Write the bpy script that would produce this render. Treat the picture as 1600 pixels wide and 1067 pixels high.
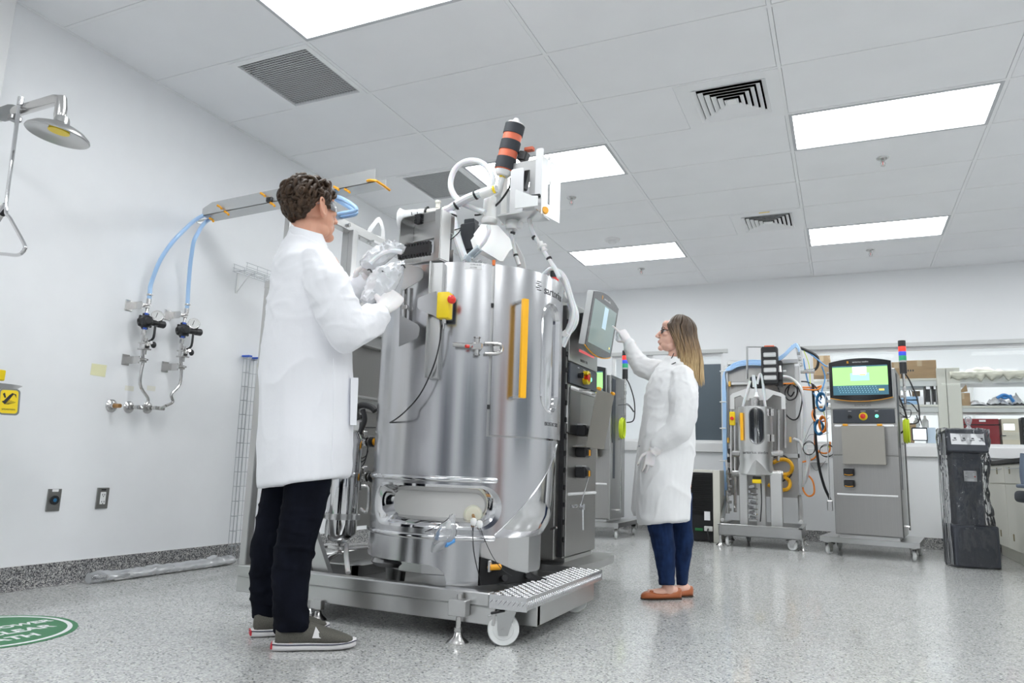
import bpy, bmesh, math, random
from mathutils import Vector as V, Matrix, noise
PI = math.pi
random.seed(7)
for o in list(bpy.data.objects):
    bpy.data.objects.remove(o)
SC = bpy.context.scene
COL = SC.collection

# ------------------------------------------------------------------ camera
CAMP = V((3.9077, -3.5328, 0.7117))
YAW, PIT, ROL, FPX = 0.431098826, 0.170637895, -0.0341967782, 1131.59145
_rz = Matrix.Rotation(YAW, 3, 'Z'); _rx = Matrix.Rotation(PIT, 3, 'X'); _ry = Matrix.Rotation(ROL, 3, 'Y')
RM = _rz @ _rx @ _ry                      # columns: right, forward, up
cam = bpy.data.cameras.new('camera'); camo = bpy.data.objects.new('camera', cam); COL.objects.link(camo)
r_, f_, u_ = RM.col[0], RM.col[1], RM.col[2]
camo.matrix_world = Matrix(((r_[0], u_[0], -f_[0], CAMP[0]), (r_[1], u_[1], -f_[1], CAMP[1]), (r_[2], u_[2], -f_[2], CAMP[2]), (0, 0, 0, 1)))
cam.sensor_width = 36.0; cam.lens = 36.0 * FPX / 1600.0; cam.clip_start = 0.02; cam.clip_end = 60
SC.camera = camo
# ------------------------------------------------------------------ light and exposure
w = bpy.data.worlds.new('world'); SC.world = w; w.use_nodes = True
w.node_tree.nodes['Background'].inputs[0].default_value = (0.8, 0.85, 0.9, 1)
w.node_tree.nodes['Background'].inputs[1].default_value = 0.5
SC.view_settings.view_transform = 'Standard'; SC.view_settings.look = 'None'
SC.view_settings.exposure = 0.0; SC.view_settings.gamma = 1.0; SC.view_settings.use_curve_mapping = False
SC.cycles.max_bounces = 14; SC.cycles.diffuse_bounces = 10; SC.cycles.glossy_bounces = 6; SC.cycles.transparent_max_bounces = 24
PANEL_POWER = 13.0                          # emission of the ceiling light diffusers

# ------------------------------------------------------------------ measuring helpers: a sight line met with a real plane
def ray(x, y):
    return RM @ V(((x - 800) / FPX, 1.0, (533.5 - y) / FPX))
def on(ax, val, x, y):
    d = ray(x, y); t = (val - CAMP[ax]) / d[ax]
    return CAMP + d * t
def AX(X, x, y): return on(0, X, x, y)
def AY(Y, x, y): return on(1, Y, x, y)
def AZ(Z, x, y): return on(2, Z, x, y)

# ------------------------------------------------------------------ materials
MATS = {}
def mat(name, col=(.8, .8, .8), rough=.5, metal=0.0, **k):
    if name in MATS: return MATS[name]
    m = bpy.data.materials.new(name); m.use_nodes = True; nt = m.node_tree
    b = nt.nodes['Principled BSDF']
    b.inputs['Base Color'].default_value = (*col, 1); b.inputs['Roughness'].default_value = rough; b.inputs['Metallic'].default_value = metal
    if 'trans' in k: b.inputs['Transmission Weight'].default_value = k['trans']
    if 'ior' in k: b.inputs['IOR'].default_value = k['ior']
    if 'alpha' in k: b.inputs['Alpha'].default_value = k['alpha']
    if 'sss' in k:
        b.inputs['Subsurface Weight'].default_value = k['sss']; b.inputs['Subsurface Radius'].default_value = k.get('rad', (1, .35, .2)); b.inputs['Subsurface Scale'].default_value = k.get('sc', .01)
    if 'emit' in k:
        b.inputs['Emission Color'].default_value = (*k.get('ecol', col), 1); b.inputs['Emission Strength'].default_value = k['emit']
    if 'coat' in k: b.inputs['Coat Weight'].default_value = k['coat']; b.inputs['Coat Roughness'].default_value = k.get('crough', .1)
    if 'sheen' in k: b.inputs['Sheen Weight'].default_value = k['sheen']
    if 'spec' in k: b.inputs['Specular IOR Level'].default_value = k['spec']
    if 'aniso' in k: b.inputs['Anisotropic'].default_value = k['aniso']
    MATS[name] = m
    def N(t, **kw):
        n = nt.nodes.new(t)
        for a, v in kw.items():
            if hasattr(n, a): setattr(n, a, v)
            else: n.inputs[a.replace('_', ' ')].default_value = v
        return n
    if 'noise' in k:       # (scale xyz, amount on colour, amount on roughness, bump)
        sc, ca, ra, bu = k['noise']
        tc = N('ShaderNodeTexCoord'); mp = N('ShaderNodeMapping'); mp.inputs['Scale'].default_value = sc
        nt.links.new(tc.outputs['Object'], mp.inputs['Vector'])
        nz = N('ShaderNodeTexNoise'); nz.inputs['Scale'].default_value = 1.0; nz.inputs['Detail'].default_value = k.get('det', 4)
        nt.links.new(mp.outputs[0], nz.inputs['Vector'])
        if ca:
            rp = N('ShaderNodeValToRGB'); lo = tuple(max(0, c * (1 - ca)) for c in col); hi = tuple(min(1, c * (1 + ca)) for c in col)
            rp.color_ramp.elements[0].position = .3; rp.color_ramp.elements[1].position = .7
            rp.color_ramp.elements[0].color = (*lo, 1); rp.color_ramp.elements[1].color = (*hi, 1)
            nt.links.new(nz.outputs['Fac'], rp.inputs[0]); nt.links.new(rp.outputs[0], b.inputs['Base Color'])
        if ra:
            mr = N('ShaderNodeMapRange'); mr.inputs['To Min'].default_value = max(0.02, rough - ra); mr.inputs['To Max'].default_value = rough + ra
            nt.links.new(nz.outputs['Fac'], mr.inputs[0]); nt.links.new(mr.outputs[0], b.inputs['Roughness'])
        if bu:
            bp = N('ShaderNodeBump'); bp.inputs['Strength'].default_value = bu; bp.inputs['Distance'].default_value = k.get('bdist', .01)
            nt.links.new(nz.outputs['Fac'], bp.inputs['Height']); nt.links.new(bp.outputs[0], b.inputs['Normal'])
    return m

WALL = mat('wall paint', (.86, .87, .885), .55, noise=((6, 6, 6), .012, 0, .02))
WALLFAR = mat('far wall paint', (.84, .85, .86), .6)
CEIL = mat('ceiling tile', (.88, .885, .90), .7, noise=((3, 3, 3), .015, 0, 0))
TBAR = mat('ceiling grid paint', (.88, .885, .895), .5)
GAP = mat('dark gap', (.33, .335, .34), .8)
WHITE = mat('white enamel', (.82, .82, .82), .35)
STEEL = mat('brushed stainless', (.56, .56, .555), .29, 1.0, noise=((5, 5, 5), .03, .03, .0))
STEELD = mat('satin stainless sheet', (.42, .412, .40), .34, 1.0, noise=((160, 160, 3), .03, .03, .0))
TANK = mat('tank jacket stainless', (.56, .56, .57), .22, 1.0, noise=((140, 140, 2), .02, .03, .0))
POLISH = mat('polished stainless', (.68, .68, .69), .09, 1.0)
PIPE = mat('pipe stainless', (.62, .61, .60), .2, 1.0)
ALU = mat('galvanised tray metal', (.62, .63, .63), .42, .9)
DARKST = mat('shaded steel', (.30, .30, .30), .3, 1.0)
WIRE = mat('galvanised wire', (.45, .47, .49), .35, .9)
BLACK = mat('black plastic', (.018, .018, .02), .4)
BLACKM = mat('matt black', (.012, .012, .013), .8)
RUBBER = mat('black cable rubber', (.02, .02, .022), .5)
GREYD = mat('charcoal panel', (.050, .058, .072), .45)
UNIT = mat('dark unit shell', (.046, .051, .064), .4)
CABM = mat('cabinet stainless', (.45, .45, .44), .34, 1.0, noise=((5, 5, 5), .03, .03, 0))
SATIN = mat('pale satin stainless', (.70, .70, .69), .40, 1.0)
BAR = mat('bright white bar', (.85, .85, .85), .3)
FLAPM = mat('worn satin sheet', (.42, .40, .36), .45, .85)
ORANGE = mat('orange plastic', (.93, .42, .02), .4)
YELLOW = mat('signal yellow plastic', (.90, .66, .01), .4)
HANDLE = mat('amber handle', (1.0, .50, .01), .35)
RED = mat('red plastic', (.75, .035, .02), .35)
BRICK = mat('orange heater sleeve', (.72, .16, .08), .5, noise=((9, 9, 9), .12, 0, .1))
WPLAST = mat('white plastic', (.84, .84, .83), .35, sss=.1)
TUBE = mat('milky silicone tube', (.86, .88, .90), .25, sss=.25, sc=.02, trans=.15)
BLUET = mat('pale blue hose', (.42, .62, .90), .3, sss=.2, sc=.02, rad=(.4, .7, 1))
BLUEC = mat('blue cable', (.03, .18, .38), .45)
ORANGEC = mat('orange cable', (.9, .27, .03), .45)
LIME = mat('lime hose', (.62, .75, .03), .4)
NYLON = mat('white nylon wheel', (.80, .81, .80), .4)
COATC = mat('white lab coat cloth', (.83, .835, .865), .85, sheen=.2, noise=((22, 22, 14), 0, 0, .22), bdist=.01, det=5)
COATW = mat('white disposable coat', (.84, .845, .85), .8, sheen=.2, noise=((26, 26, 15), 0, 0, .22), bdist=.01, det=5)
NAVY = mat('black navy trousers', (.005, .006, .011), .95, spec=.12, noise=((18, 18, 12), .3, 0, .35), bdist=.012)
JEANS = mat('dark blue denim', (.010, .026, .08), .85, spec=.2, noise=((30, 30, 10), .35, 0, .2), bdist=.006)
SKIN = mat('skin', (.66, .345, .235), .5, sss=.15, sc=.012)
SKINW = mat('fair skin', (.76, .46, .36), .5, sss=.15, sc=.012)
LIPS = mat('lips', (.58, .22, .20), .45)
EYE = mat('eye white', (.8, .78, .76), .2)
IRIS = mat('dark iris', (.03, .02, .015), .2)
BROW = mat('brow hair', (.05, .03, .02), .8)
HAIR = mat('dark brown hair', (.048, .028, .016), .5, spec=.3, noise=((60, 60, 25), .6, 0, .4), bdist=.004)
GLOVE = mat('thin latex glove', (.82, .80, .80), .45, sss=.2, sc=.01, noise=((60, 60, 60), 0, 0, .15), bdist=.004)
SHOEG = mat('grey olive canvas', (.105, .10, .085), .9, noise=((300, 300, 300), .25, 0, .2), bdist=.001)
SHOEW = mat('off white rubber', (.76, .74, .74), .5)
TAN = mat('tan leather', (.42, .12, .04), .35)
CARD = mat('cardboard', (.42, .29, .17), .85, noise=((8, 8, 40), .08, 0, 0))
CREAM = mat('cream laminate', (.66, .65, .58), .5)
GREYP = mat('grey laminate', (.60, .61, .60), .5)
BLIND = mat('dark blue grey blind', (.115, .145, .175), .3)
PAPER = mat('white paper', (.82, .82, .83), .7)
NOTE = mat('pale yellow note', (.80, .78, .50), .8)
MAROON = mat('dark red case', (.24, .022, .028), .4)
BLUESOFT = mat('light blue plastic', (.32, .50, .72), .5)
BLUETAPE = mat('blue tape', (.05, .14, .62), .5)
FILM = mat('black wrapping film', (.035, .038, .05), .16, coat=.6)
CHAIRB = mat('blue grey vinyl', (.10, .13, .18), .5)
GREEN = mat('sign green', (.03, .20, .075), .45)
BEIGE = mat('beige instrument case', (.66, .60, .48), .5)
BRASS = mat('worn brass', (.45, .25, .10), .4, .8)
GAUGE = mat('gauge face', (.85, .85, .84), .4)

def clear_film(name, col, fac, rough, edge=.55):
    m = bpy.data.materials.new(name); m.use_nodes = True; nt = m.node_tree; nt.nodes.clear()
    out = nt.nodes.new('ShaderNodeOutputMaterial'); mx = nt.nodes.new('ShaderNodeMixShader'); tr = nt.nodes.new('ShaderNodeBsdfTransparent')
    pr = nt.nodes.new('ShaderNodeBsdfPrincipled'); pr.inputs['Base Color'].default_value = (*col, 1); pr.inputs['Roughness'].default_value = rough
    lw = nt.nodes.new('ShaderNodeLayerWeight'); lw.inputs['Blend'].default_value = .35
    mr = nt.nodes.new('ShaderNodeMapRange'); mr.inputs['To Min'].default_value = fac; mr.inputs['To Max'].default_value = min(1, fac + edge)
    nt.links.new(lw.outputs['Facing'], mr.inputs[0]); nt.links.new(mr.outputs[0], mx.inputs[0])
    nt.links.new(tr.outputs[0], mx.inputs[1]); nt.links.new(pr.outputs[0], mx.inputs[2])
    gl = nt.nodes.new('ShaderNodeBsdfGlossy'); gl.inputs['Roughness'].default_value = rough * .7; fr = nt.nodes.new('ShaderNodeFresnel'); fr.inputs[0].default_value = 1.5; m2 = nt.nodes.new('ShaderNodeMixShader')
    nt.links.new(fr.outputs[0], m2.inputs[0]); nt.links.new(mx.outputs[0], m2.inputs[1]); nt.links.new(gl.outputs[0], m2.inputs[2]); nt.links.new(m2.outputs[0], out.inputs[0])
    MATS[name] = m; return m
CLEAR = clear_film('clear plastic film', (.85, .87, .90), .22, .12)
MILKY = clear_film('milky plastic film', (.88, .90, .93), .62, .18)
GOGGLE = clear_film('clear goggle plastic', (.80, .82, .86), .18, .08)
def glass_mat(name, tint, refl):
    m = bpy.data.materials.new(name); m.use_nodes = True; nt = m.node_tree; nt.nodes.clear()
    out = nt.nodes.new('ShaderNodeOutputMaterial'); mx = nt.nodes.new('ShaderNodeMixShader'); tr = nt.nodes.new('ShaderNodeBsdfTransparent')
    tr.inputs[0].default_value = (*tint, 1); gl = nt.nodes.new('ShaderNodeBsdfGlossy'); gl.inputs['Roughness'].default_value = .02
    fr = nt.nodes.new('ShaderNodeFresnel'); fr.inputs[0].default_value = refl
    nt.links.new(fr.outputs[0], mx.inputs[0]); nt.links.new(tr.outputs[0], mx.inputs[1]); nt.links.new(gl.outputs[0], mx.inputs[2]); nt.links.new(mx.outputs[0], out.inputs[0])
    MATS[name] = m; return m
GLASS = glass_mat('window glass', (.97, .98, .98), 1.17)
SIGHT = glass_mat('sight glass', (.55, .57, .60), 1.3)

def flake_mat(name, ramp, rough, sc=160, spec=.5, bump=0.0, coat=0.0):
    m = bpy.data.materials.new(name); m.use_nodes = True; nt = m.node_tree; b = nt.nodes['Principled BSDF']
    tc = nt.nodes.new('ShaderNodeTexCoord'); vo = nt.nodes.new('ShaderNodeTexVoronoi'); vo.inputs['Scale'].default_value = sc; vo.inputs['Randomness'].default_value = 1
    nt.links.new(tc.outputs['Object'], vo.inputs['Vector'])
    sp = nt.nodes.new('ShaderNodeSeparateColor'); nt.links.new(vo.outputs['Color'], sp.inputs[0])
    rp = nt.nodes.new('ShaderNodeValToRGB'); cr = rp.color_ramp; cr.interpolation = 'CONSTANT'
    while len(cr.elements) < len(ramp): cr.elements.new(.5)
    for e, (p, c) in zip(cr.elements, ramp): e.position = p; e.color = (*c, 1)
    nt.links.new(sp.outputs[0], rp.inputs[0])
    nz = nt.nodes.new('ShaderNodeTexNoise'); nz.inputs['Scale'].default_value = 1.3; nz.inputs['Detail'].default_value = 3; nt.links.new(tc.outputs['Object'], nz.inputs['Vector'])
    mr = nt.nodes.new('ShaderNodeMapRange'); mr.inputs['To Min'].default_value = .9; mr.inputs['To Max'].default_value = 1.08; nt.links.new(nz.outputs['Fac'], mr.inputs[0])
    mu = nt.nodes.new('ShaderNodeVectorMath'); mu.operation = 'SCALE'; nt.links.new(rp.outputs[0], mu.inputs[0]); nt.links.new(mr.outputs[0], mu.inputs['Scale'])
    nt.links.new(mu.outputs[0], b.inputs['Base Color']); b.inputs['Roughness'].default_value = rough; b.inputs['Specular IOR Level'].default_value = spec
    b.inputs['Coat Weight'].default_value = coat; b.inputs['Coat Roughness'].default_value = .06
    n2 = nt.nodes.new('ShaderNodeTexNoise'); n2.inputs['Scale'].default_value = 9; n2.inputs['Detail'].default_value = 6; nt.links.new(tc.outputs['Object'], n2.inputs['Vector'])
    bp = nt.nodes.new('ShaderNodeBump'); bp.inputs['Strength'].default_value = bump; bp.inputs['Distance'].default_value = .02; nt.links.new(n2.outputs['Fac'], bp.inputs['Height']); nt.links.new(bp.outputs[0], b.inputs['Normal'])
    MATS[name] = m; return m
FLOORM = flake_mat('epoxy flake floor', [(0, (.50, .505, .50)), (.30, (.43, .435, .43)), (.52, (.59, .59, .575)), (.74, (.33, .335, .33)), (.84, (.68, .68, .66)), (.94, (.15, .155, .17)), (.97, (.52, .51, .45))], .24, 150, .5, .10, .45)
BASEM = flake_mat('epoxy flake cove base', [(0, (.30, .30, .30)), (.25, (.07, .07, .075)), (.5, (.42, .41, .39)), (.66, (.17, .17, .18)), (.8, (.60, .59, .57)), (.92, (.05, .05, .06))], .4, 190, .5, 0)

# ------------------------------------------------------------------ mesh building
def cat_rom(pts, n=6, closed=False):
    P = [V(p) for p in pts]
    if len(P) < 3: return P
    out = []; m = len(P); rng = m if closed else m - 1
    for i in range(rng):
        if closed: a, b, c, d = P[(i - 1) % m], P[i], P[(i + 1) % m], P[(i + 2) % m]
        else: a, b, c, d = P[max(i - 1, 0)], P[i], P[i + 1], P[min(i + 2, m - 1)]
        for k in range(n):
            t = k / n
            out.append(.5 * ((2 * b) + (c - a) * t + (2 * a - 5 * b + 4 * c - d) * t * t + (3 * b - a - 3 * c + d) * t ** 3))
    if not closed: out.append(P[-1])
    return out
def basis(d):
    d = V(d).normalized(); a = V((0, 0, 1)) if abs(d.z) < .95 else V((1, 0, 0))
    x = d.cross(a).normalized(); return x, x.cross(d).normalized() * -1, d
class B:
    def __init__(s): s.bm = bmesh.new(); s.mats = []; s.cur = 0
    def use(s, m):
        if m not in s.mats: s.mats.append(m)
        s.cur = s.mats.index(m); return s
    def f(s, vs):
        try: q = s.bm.faces.new(vs); q.material_index = s.cur; q.smooth = True; return q
        except ValueError: return None
    def v(s, p): return s.bm.verts.new(p)
    def box(s, c, size, bev=0.0, R=None, seg=1):
        c = V(c); h = V(size) / 2; vs = []
        for dx in (-1, 1):
            for dy in (-1, 1):
                for dz in (-1, 1):
                    p = V((dx * h.x, dy * h.y, dz * h.z)); vs.append(s.v(c + (R @ p if R else p)))
        fs = [s.f([vs[i] for i in q]) for q in ((0, 1, 3, 2), (4, 6, 7, 5), (0, 4, 5, 1), (2, 3, 7, 6), (0, 2, 6, 4), (1, 5, 7, 3))]
        if bev > 0:
            es = {e for q in fs for e in q.edges}
            r = bmesh.ops.bevel(s.bm, geom=list(es), offset=bev, segments=seg, affect='EDGES', profile=.5)
            for q in r['faces']: q.material_index = s.cur; q.smooth = True
        return s
    def bx(s, a, b, bev=0.0):   # by two corners
        a, b = V(a), V(b); return s.box((a + b) / 2, [abs(b[i] - a[i]) for i in range(3)], bev)
    def ring(s, c, x, y, rx, ry, n): return [s.v(c + x * (rx * math.cos(2 * PI * i / n)) + y * (ry * math.sin(2 * PI * i / n))) for i in range(n)]
    def bridge(s, A, Bq):
        n = len(A)
        for i in range(n): s.f([A[i], A[(i + 1) % n], Bq[(i + 1) % n], Bq[i]])
    def cyl(s, p0, p1, r0, r1=None, n=16, caps=True):
        p0, p1 = V(p0), V(p1); r1 = r0 if r1 is None else r1; x, y, d = basis(p1 - p0)
        A = s.ring(p0, x, y, r0, r0, n); Q = s.ring(p1, x, y, r1, r1, n); s.bridge(A, Q)
        if caps: s.f(A[::-1]); s.f(Q)
        return s
    def tube(s, pts, r, n=8, sm=6, closed=False, taper=None, flat=1.0):
        P = cat_rom(pts, sm, closed) if sm > 1 else [V(p) for p in pts]
        m = len(P); prev = None; rings = []
        for i in range(m):
            a = P[(i - 1) % m] if (closed or i > 0) else P[0]; b = P[(i + 1) % m] if (closed or i < m - 1) else P[-1]
            d = (b - a)
            if d.length < 1e-9: d = V((0, 0, 1))
            d.normalize()
            if prev is None: x, y, _ = basis(d)
            else:
                x = prev - d * prev.dot(d)
                if x.length < 1e-6: x, y, _ = basis(d)
                x.normalize(); y = d.cross(x)
            prev = x.copy(); rr = r if taper is None else r * taper(i / max(1, m - 1))
            rings.append(s.ring(P[i], x, y, rr, rr * flat, n))
        for i in range(m - 1): s.bridge(rings[i], rings[i + 1])
        if closed: s.bridge(rings[-1], rings[0])
        else: s.f(rings[0][::-1]); s.f(rings[-1])
        return s
    def lathe(s, prof, o=(0, 0, 0), axis=(0, 0, 1), n=32, a0=0, a1=2 * PI, caps=True):
        o = V(o); x, y, d = basis(axis); rings = []; full = abs(a1 - a0 - 2 * PI) < 1e-6
        for r, z in prof:
            k = n if full else n + 1
            rings.append([s.v(o + d * z + x * (max(r, 1e-5) * math.cos(a0 + (a1 - a0) * i / n)) + y * (max(r, 1e-5) * math.sin(a0 + (a1 - a0) * i / n))) for i in range(k)])
        for A, Q in zip(rings, rings[1:]):
            m = len(A)
            for i in range(m if full else m - 1): s.f([A[i], A[(i + 1) % m], Q[(i + 1) % m], Q[i]])
        if caps and full:
            if prof[0][0] > 1e-4: s.f(rings[0][::-1])
            if prof[-1][0] > 1e-4: s.f(rings[-1])
        return s
    def ell(s, c, rad, R=None, n=16, m=10):
        c = V(c); rings = []
        for j in range(m + 1):
            t = PI * j / m; z = math.cos(t); q = max(math.sin(t), 1e-4); rg = []
            for i in range(n):
                p = V((rad[0] * q * math.cos(2 * PI * i / n), rad[1] * q * math.sin(2 * PI * i / n), rad[2] * z)); rg.append(s.v(c + (R @ p if R else p)))
            rings.append(rg)
        for A, Q in zip(rings, rings[1:]): s.bridge(A, Q)
        s.f(rings[0]); s.f(rings[-1][::-1]); return s
    def prism(s, poly, o, x, y, th):   # polygon (u, v) in plane x, y extruded by th along x cross y
        o, x, y = V(o), V(x).normalized(), V(y).normalized(); d = x.cross(y)
        A = [s.v(o + x * u + y * v) for u, v in poly]; Q = [s.v(o + x * u + y * v + d * th) for u, v in poly]
        s.f(A[::-1]); s.f(Q); n = len(A)
        for i in range(n): s.f([A[i], A[(i + 1) % n], Q[(i + 1) % n], Q[i]])
        return s
    def frame(s, o, x, y, w, h, b, th):   # rectangular picture-frame of border b
        o, x, y = V(o), V(x).normalized(), V(y).normalized()
        s.prism([(0, 0), (w, 0), (w, b), (0, b)], o, x, y, th); s.prism([(0, h - b), (w, h - b), (w, h), (0, h)], o, x, y, th)
        s.prism([(0, b), (b, b), (b, h - b), (0, h - b)], o, x, y, th); s.prism([(w - b, b), (w, b), (w, h - b), (w - b, h - b)], o, x, y, th); return s
    def loft(s, rings, caps=True):
        R = [[s.v(p) for p in rg] for rg in rings]
        for A, Q in zip(R, R[1:]): s.bridge(A, Q)
        if caps: s.f(R[0][::-1]); s.f(R[-1])
        return s
    def mesh(s, name):
        bmesh.ops.recalc_face_normals(s.bm, faces=s.bm.faces[:])
        me = bpy.data.meshes.new(name); s.bm.to_mesh(me); s.bm.free(); return me
    def done(s, name, m=None, parent=None, label=None, sharp=35, cat=None, group=None, kind=None):
        me = s.mesh(name)
        for q in ([m] if m is not None else s.mats): me.materials.append(q)
        return place(me, name, parent, label, sharp, cat, group, kind)
def place(me, name, parent=None, label=None, sharp=35, cat=None, group=None, kind=None):
    if sharp: me.set_sharp_from_angle(angle=math.radians(sharp))
    o = bpy.data.objects.new(name, me); COL.objects.link(o)
    if parent is not None:
        o.parent = parent
        o.matrix_parent_inverse = parent.matrix_basis.inverted() if parent.parent is None else Matrix.Identity(4)
    elif kind != 'structure' and len(me.vertices):
        xs = [v.co for v in me.vertices]; lo = V([min(c[i] for c in xs) for i in range(3)]); hi = V([max(c[i] for c in xs) for i in range(3)])
        c = V(((lo.x + hi.x) / 2, (lo.y + hi.y) / 2, lo.z)); me.transform(Matrix.Translation(-c)); o.location = c
    tag(o, label, cat, group, kind); return o
def tag(o, label=None, cat=None, group=None, kind=None):
    if label: o['label'] = label
    if cat: o['category'] = cat
    if group: o['group'] = group
    if kind: o['kind'] = kind
    return o
def thing(name, label, cat, loc=(0, 0, 0), rz=0, group=None):
    o = bpy.data.objects.new(name, None); COL.objects.link(o); o.location = loc; o.rotation_euler = (0, 0, rz); o.empty_display_size = .1
    return tag(o, label, cat, group)
def dup(root, loc=None, rz=None, label=None, group=None):
    r = root.copy(); COL.objects.link(r)
    if loc is not None: r.location = loc
    if rz is not None: r.rotation_euler = (0, 0, rz)
    if label: r['label'] = label
    if group: r['group'] = group
    for ch in list(root.children):
        c = ch.copy(); COL.objects.link(c); c.parent = r
        for g in list(ch.children):
            d = g.copy(); COL.objects.link(d); d.parent = c
    return r
def struct(b, name, m): return b.done(name, m, kind='structure')
def sculpt(b, vox, it=6, fac=.5):
    """fuse overlapping closed solids into one continuous smooth surface"""
    me = b.mesh('tmp'); o = bpy.data.objects.new('tmp', me); COL.objects.link(o)
    r = o.modifiers.new('r', 'REMESH'); r.mode = 'VOXEL'; r.voxel_size = vox
    if it:
        sm = o.modifiers.new('s', 'SMOOTH'); sm.iterations = it; sm.factor = fac
    bpy.context.view_layer.update()
    dg = bpy.context.evaluated_depsgraph_get(); out = bpy.data.meshes.new_from_object(o.evaluated_get(dg))
    bpy.data.objects.remove(o); bpy.data.meshes.remove(me)
    for p in out.polygons: p.use_smooth = True
    out.materials.clear(); return out
def text(s, size, o, x, y, m, name, parent, depth=.0006, align='CENTER', label=None, bold=0.0):
    """raised lettering in the plane x (reading direction), y (up)"""
    cu = bpy.data.curves.new('lettering', 'FONT'); cu.body = s; cu.size = size; cu.align_x = align; cu.align_y = 'CENTER'; cu.extrude = depth; cu.offset = bold
    t = bpy.data.objects.new('tmp', cu); COL.objects.link(t); bpy.context.view_layer.update()
    me = bpy.data.meshes.new_from_object(t.evaluated_get(bpy.context.evaluated_depsgraph_get())); bpy.data.objects.remove(t)
    x, y = V(x).normalized(), V(y).normalized(); z = x.cross(y)
    me.transform(Matrix(((x[0], y[0], z[0], o[0]), (x[1], y[1], z[1], o[1]), (x[2], y[2], z[2], o[2]), (0, 0, 0, 1))))
    me.materials.clear(); me.materials.append(m); return place(me, name, parent, label, 0)
def rbox2(w, h, r, n=5, cx=0, cy=0):   # rounded rectangle outline
    out = []
    for qx, qy, a in ((1, -1, -PI / 2), (1, 1, 0), (-1, 1, PI / 2), (-1, -1, PI)):
        for i in range(n + 1):
            t = a + (PI / 2) * i / n; out.append((cx + qx * (w / 2 - r) + r * math.cos(t), cy + qy * (h / 2 - r) + r * math.sin(t)))
    return out
X_, Y_, Z_ = V((1, 0, 0)), V((0, 1, 0)), V((0, 0, 1))
# ================================================================== THE ROOM
T = 0.6096; X0 = 1.2117; H = 3.05; XR = 8.53; YF = 5.49; YN = -7.31
b = B(); b.bx((-.2, YN - .1, -.12), (XR + .2, YF + 4.2, 0)); struct(b, 'floor', FLOORM)
b = B(); b.bx((-.14, YN - .1, 0), (0, YF + 4.2, H + .15)); struct(b, 'wall_left', WALL)
b = B(); b.bx((XR, YN - .1, 0), (XR + .14, YF + 4.2, H + .15)); struct(b, 'wall_right', WALL)
b = B(); b.bx((0, YN - .14, 0), (XR, YN, H + .15)); struct(b, 'wall_near', WALL)
b = B(); b.bx((0, -2.8, 0), (.07, -1.525, H)); struct(b, 'trim_1', WALL)         # wall return at the near end of the left wall
b = B(); b.bx((.045, -2.8, 0), (.075, -1.515, H), .004); struct(b, 'trim_2', WHITE)
# far wall with its three openings
SILL, HEAD = 1.075, 2.165
WIN = [(1.20, 1.74), (1.92, 2.60), (3.585, 7.6)]
b = B(); y0, y1 = YF, YF + .12
b.bx((0, y0, 0), (XR, y1, SILL)); b.bx((0, y0, HEAD), (XR, y1, H + .15))
xs = [0] + [q for a in WIN for q in a] + [XR]
for i in range(0, len(xs), 2): b.bx((xs[i], y0, SILL), (xs[i + 1], y1, HEAD))
struct(b, 'wall_far', WALLFAR)
b = B(); b.bx((0, YF + 4.0, 0), (XR, YF + 4.1, H + .15)); struct(b, 'wall_back_room', WALLFAR)
b = B()
for a, c in ((1.10, 2.66), (3.50, 7.7)):
    b.bx((a, YF - .035, SILL - .115), (c, YF + .02, SILL), .006)
struct(b, 'trim_3', WHITE)                                                        # the deep white sills
b = B(); b.bx((1.1, YF - .012, HEAD + .002), (2.66, YF + .01, HEAD + .05), .003); b.bx((3.5, YF - .012, HEAD + .002), (7.7, YF + .01, HEAD + .05), .003)
struct(b, 'trim_4', GREYP)
for i, (a, c) in enumerate(WIN):
    r = thing('window_%d' % (i + 1), None, None, ((a + c) / 2, YF + .06, SILL)); r['kind'] = 'structure'
    b = B(); b.frame((a, YF + .085, SILL), X_, Z_, c - a, HEAD - SILL, .03, .05); b.done('window_frame', WHITE, r)
    b = B(); b.bx((a + .03, YF + .055, SILL + .03), (c - .03, YF + .061, HEAD - .03)); b.done('glass_pane', GLASS, r)
b = B(); b.bx((1.95, YF + .10, SILL + .03), (2.57, YF + .106, HEAD - .12)); o = b.done('window_blind', BLIND, None, 'dark blue grey blind drawn in the window behind the trolley', cat='blind')
# the unseen end of the room: dark panels added so the steel mirrors streaks
SLATE = mat('slate blue streak panel', (.07, .08, .11), .4)
for nm, p, q, m in (('added_dark_panel_1', (1.5, YN, 0), (3.4, YN + .05, 2.35), SLATE), ('window_4', (4.6, YN, .3), (7.4, YN + .04, 2.3), BLIND), ('window_5', (XR - .04, -1.2, .9), (XR, 1.6, 2.3), BLIND)):
    b = B(); b.bx(p, q, .004); struct(b, nm, m)
b = B(); b.bx((XR - .05, -3.6, 0), (XR, -2.6, 2.2), .004); struct(b, 'added_dark_panel_2', mat('red brown streak panel', (.22, .05, .035), .4))
b = B(); b.bx((XR - .05, -6.4, 0), (XR, -4.6, 2.2), .004); struct(b, 'added_dark_panel_3', SLATE)
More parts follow.
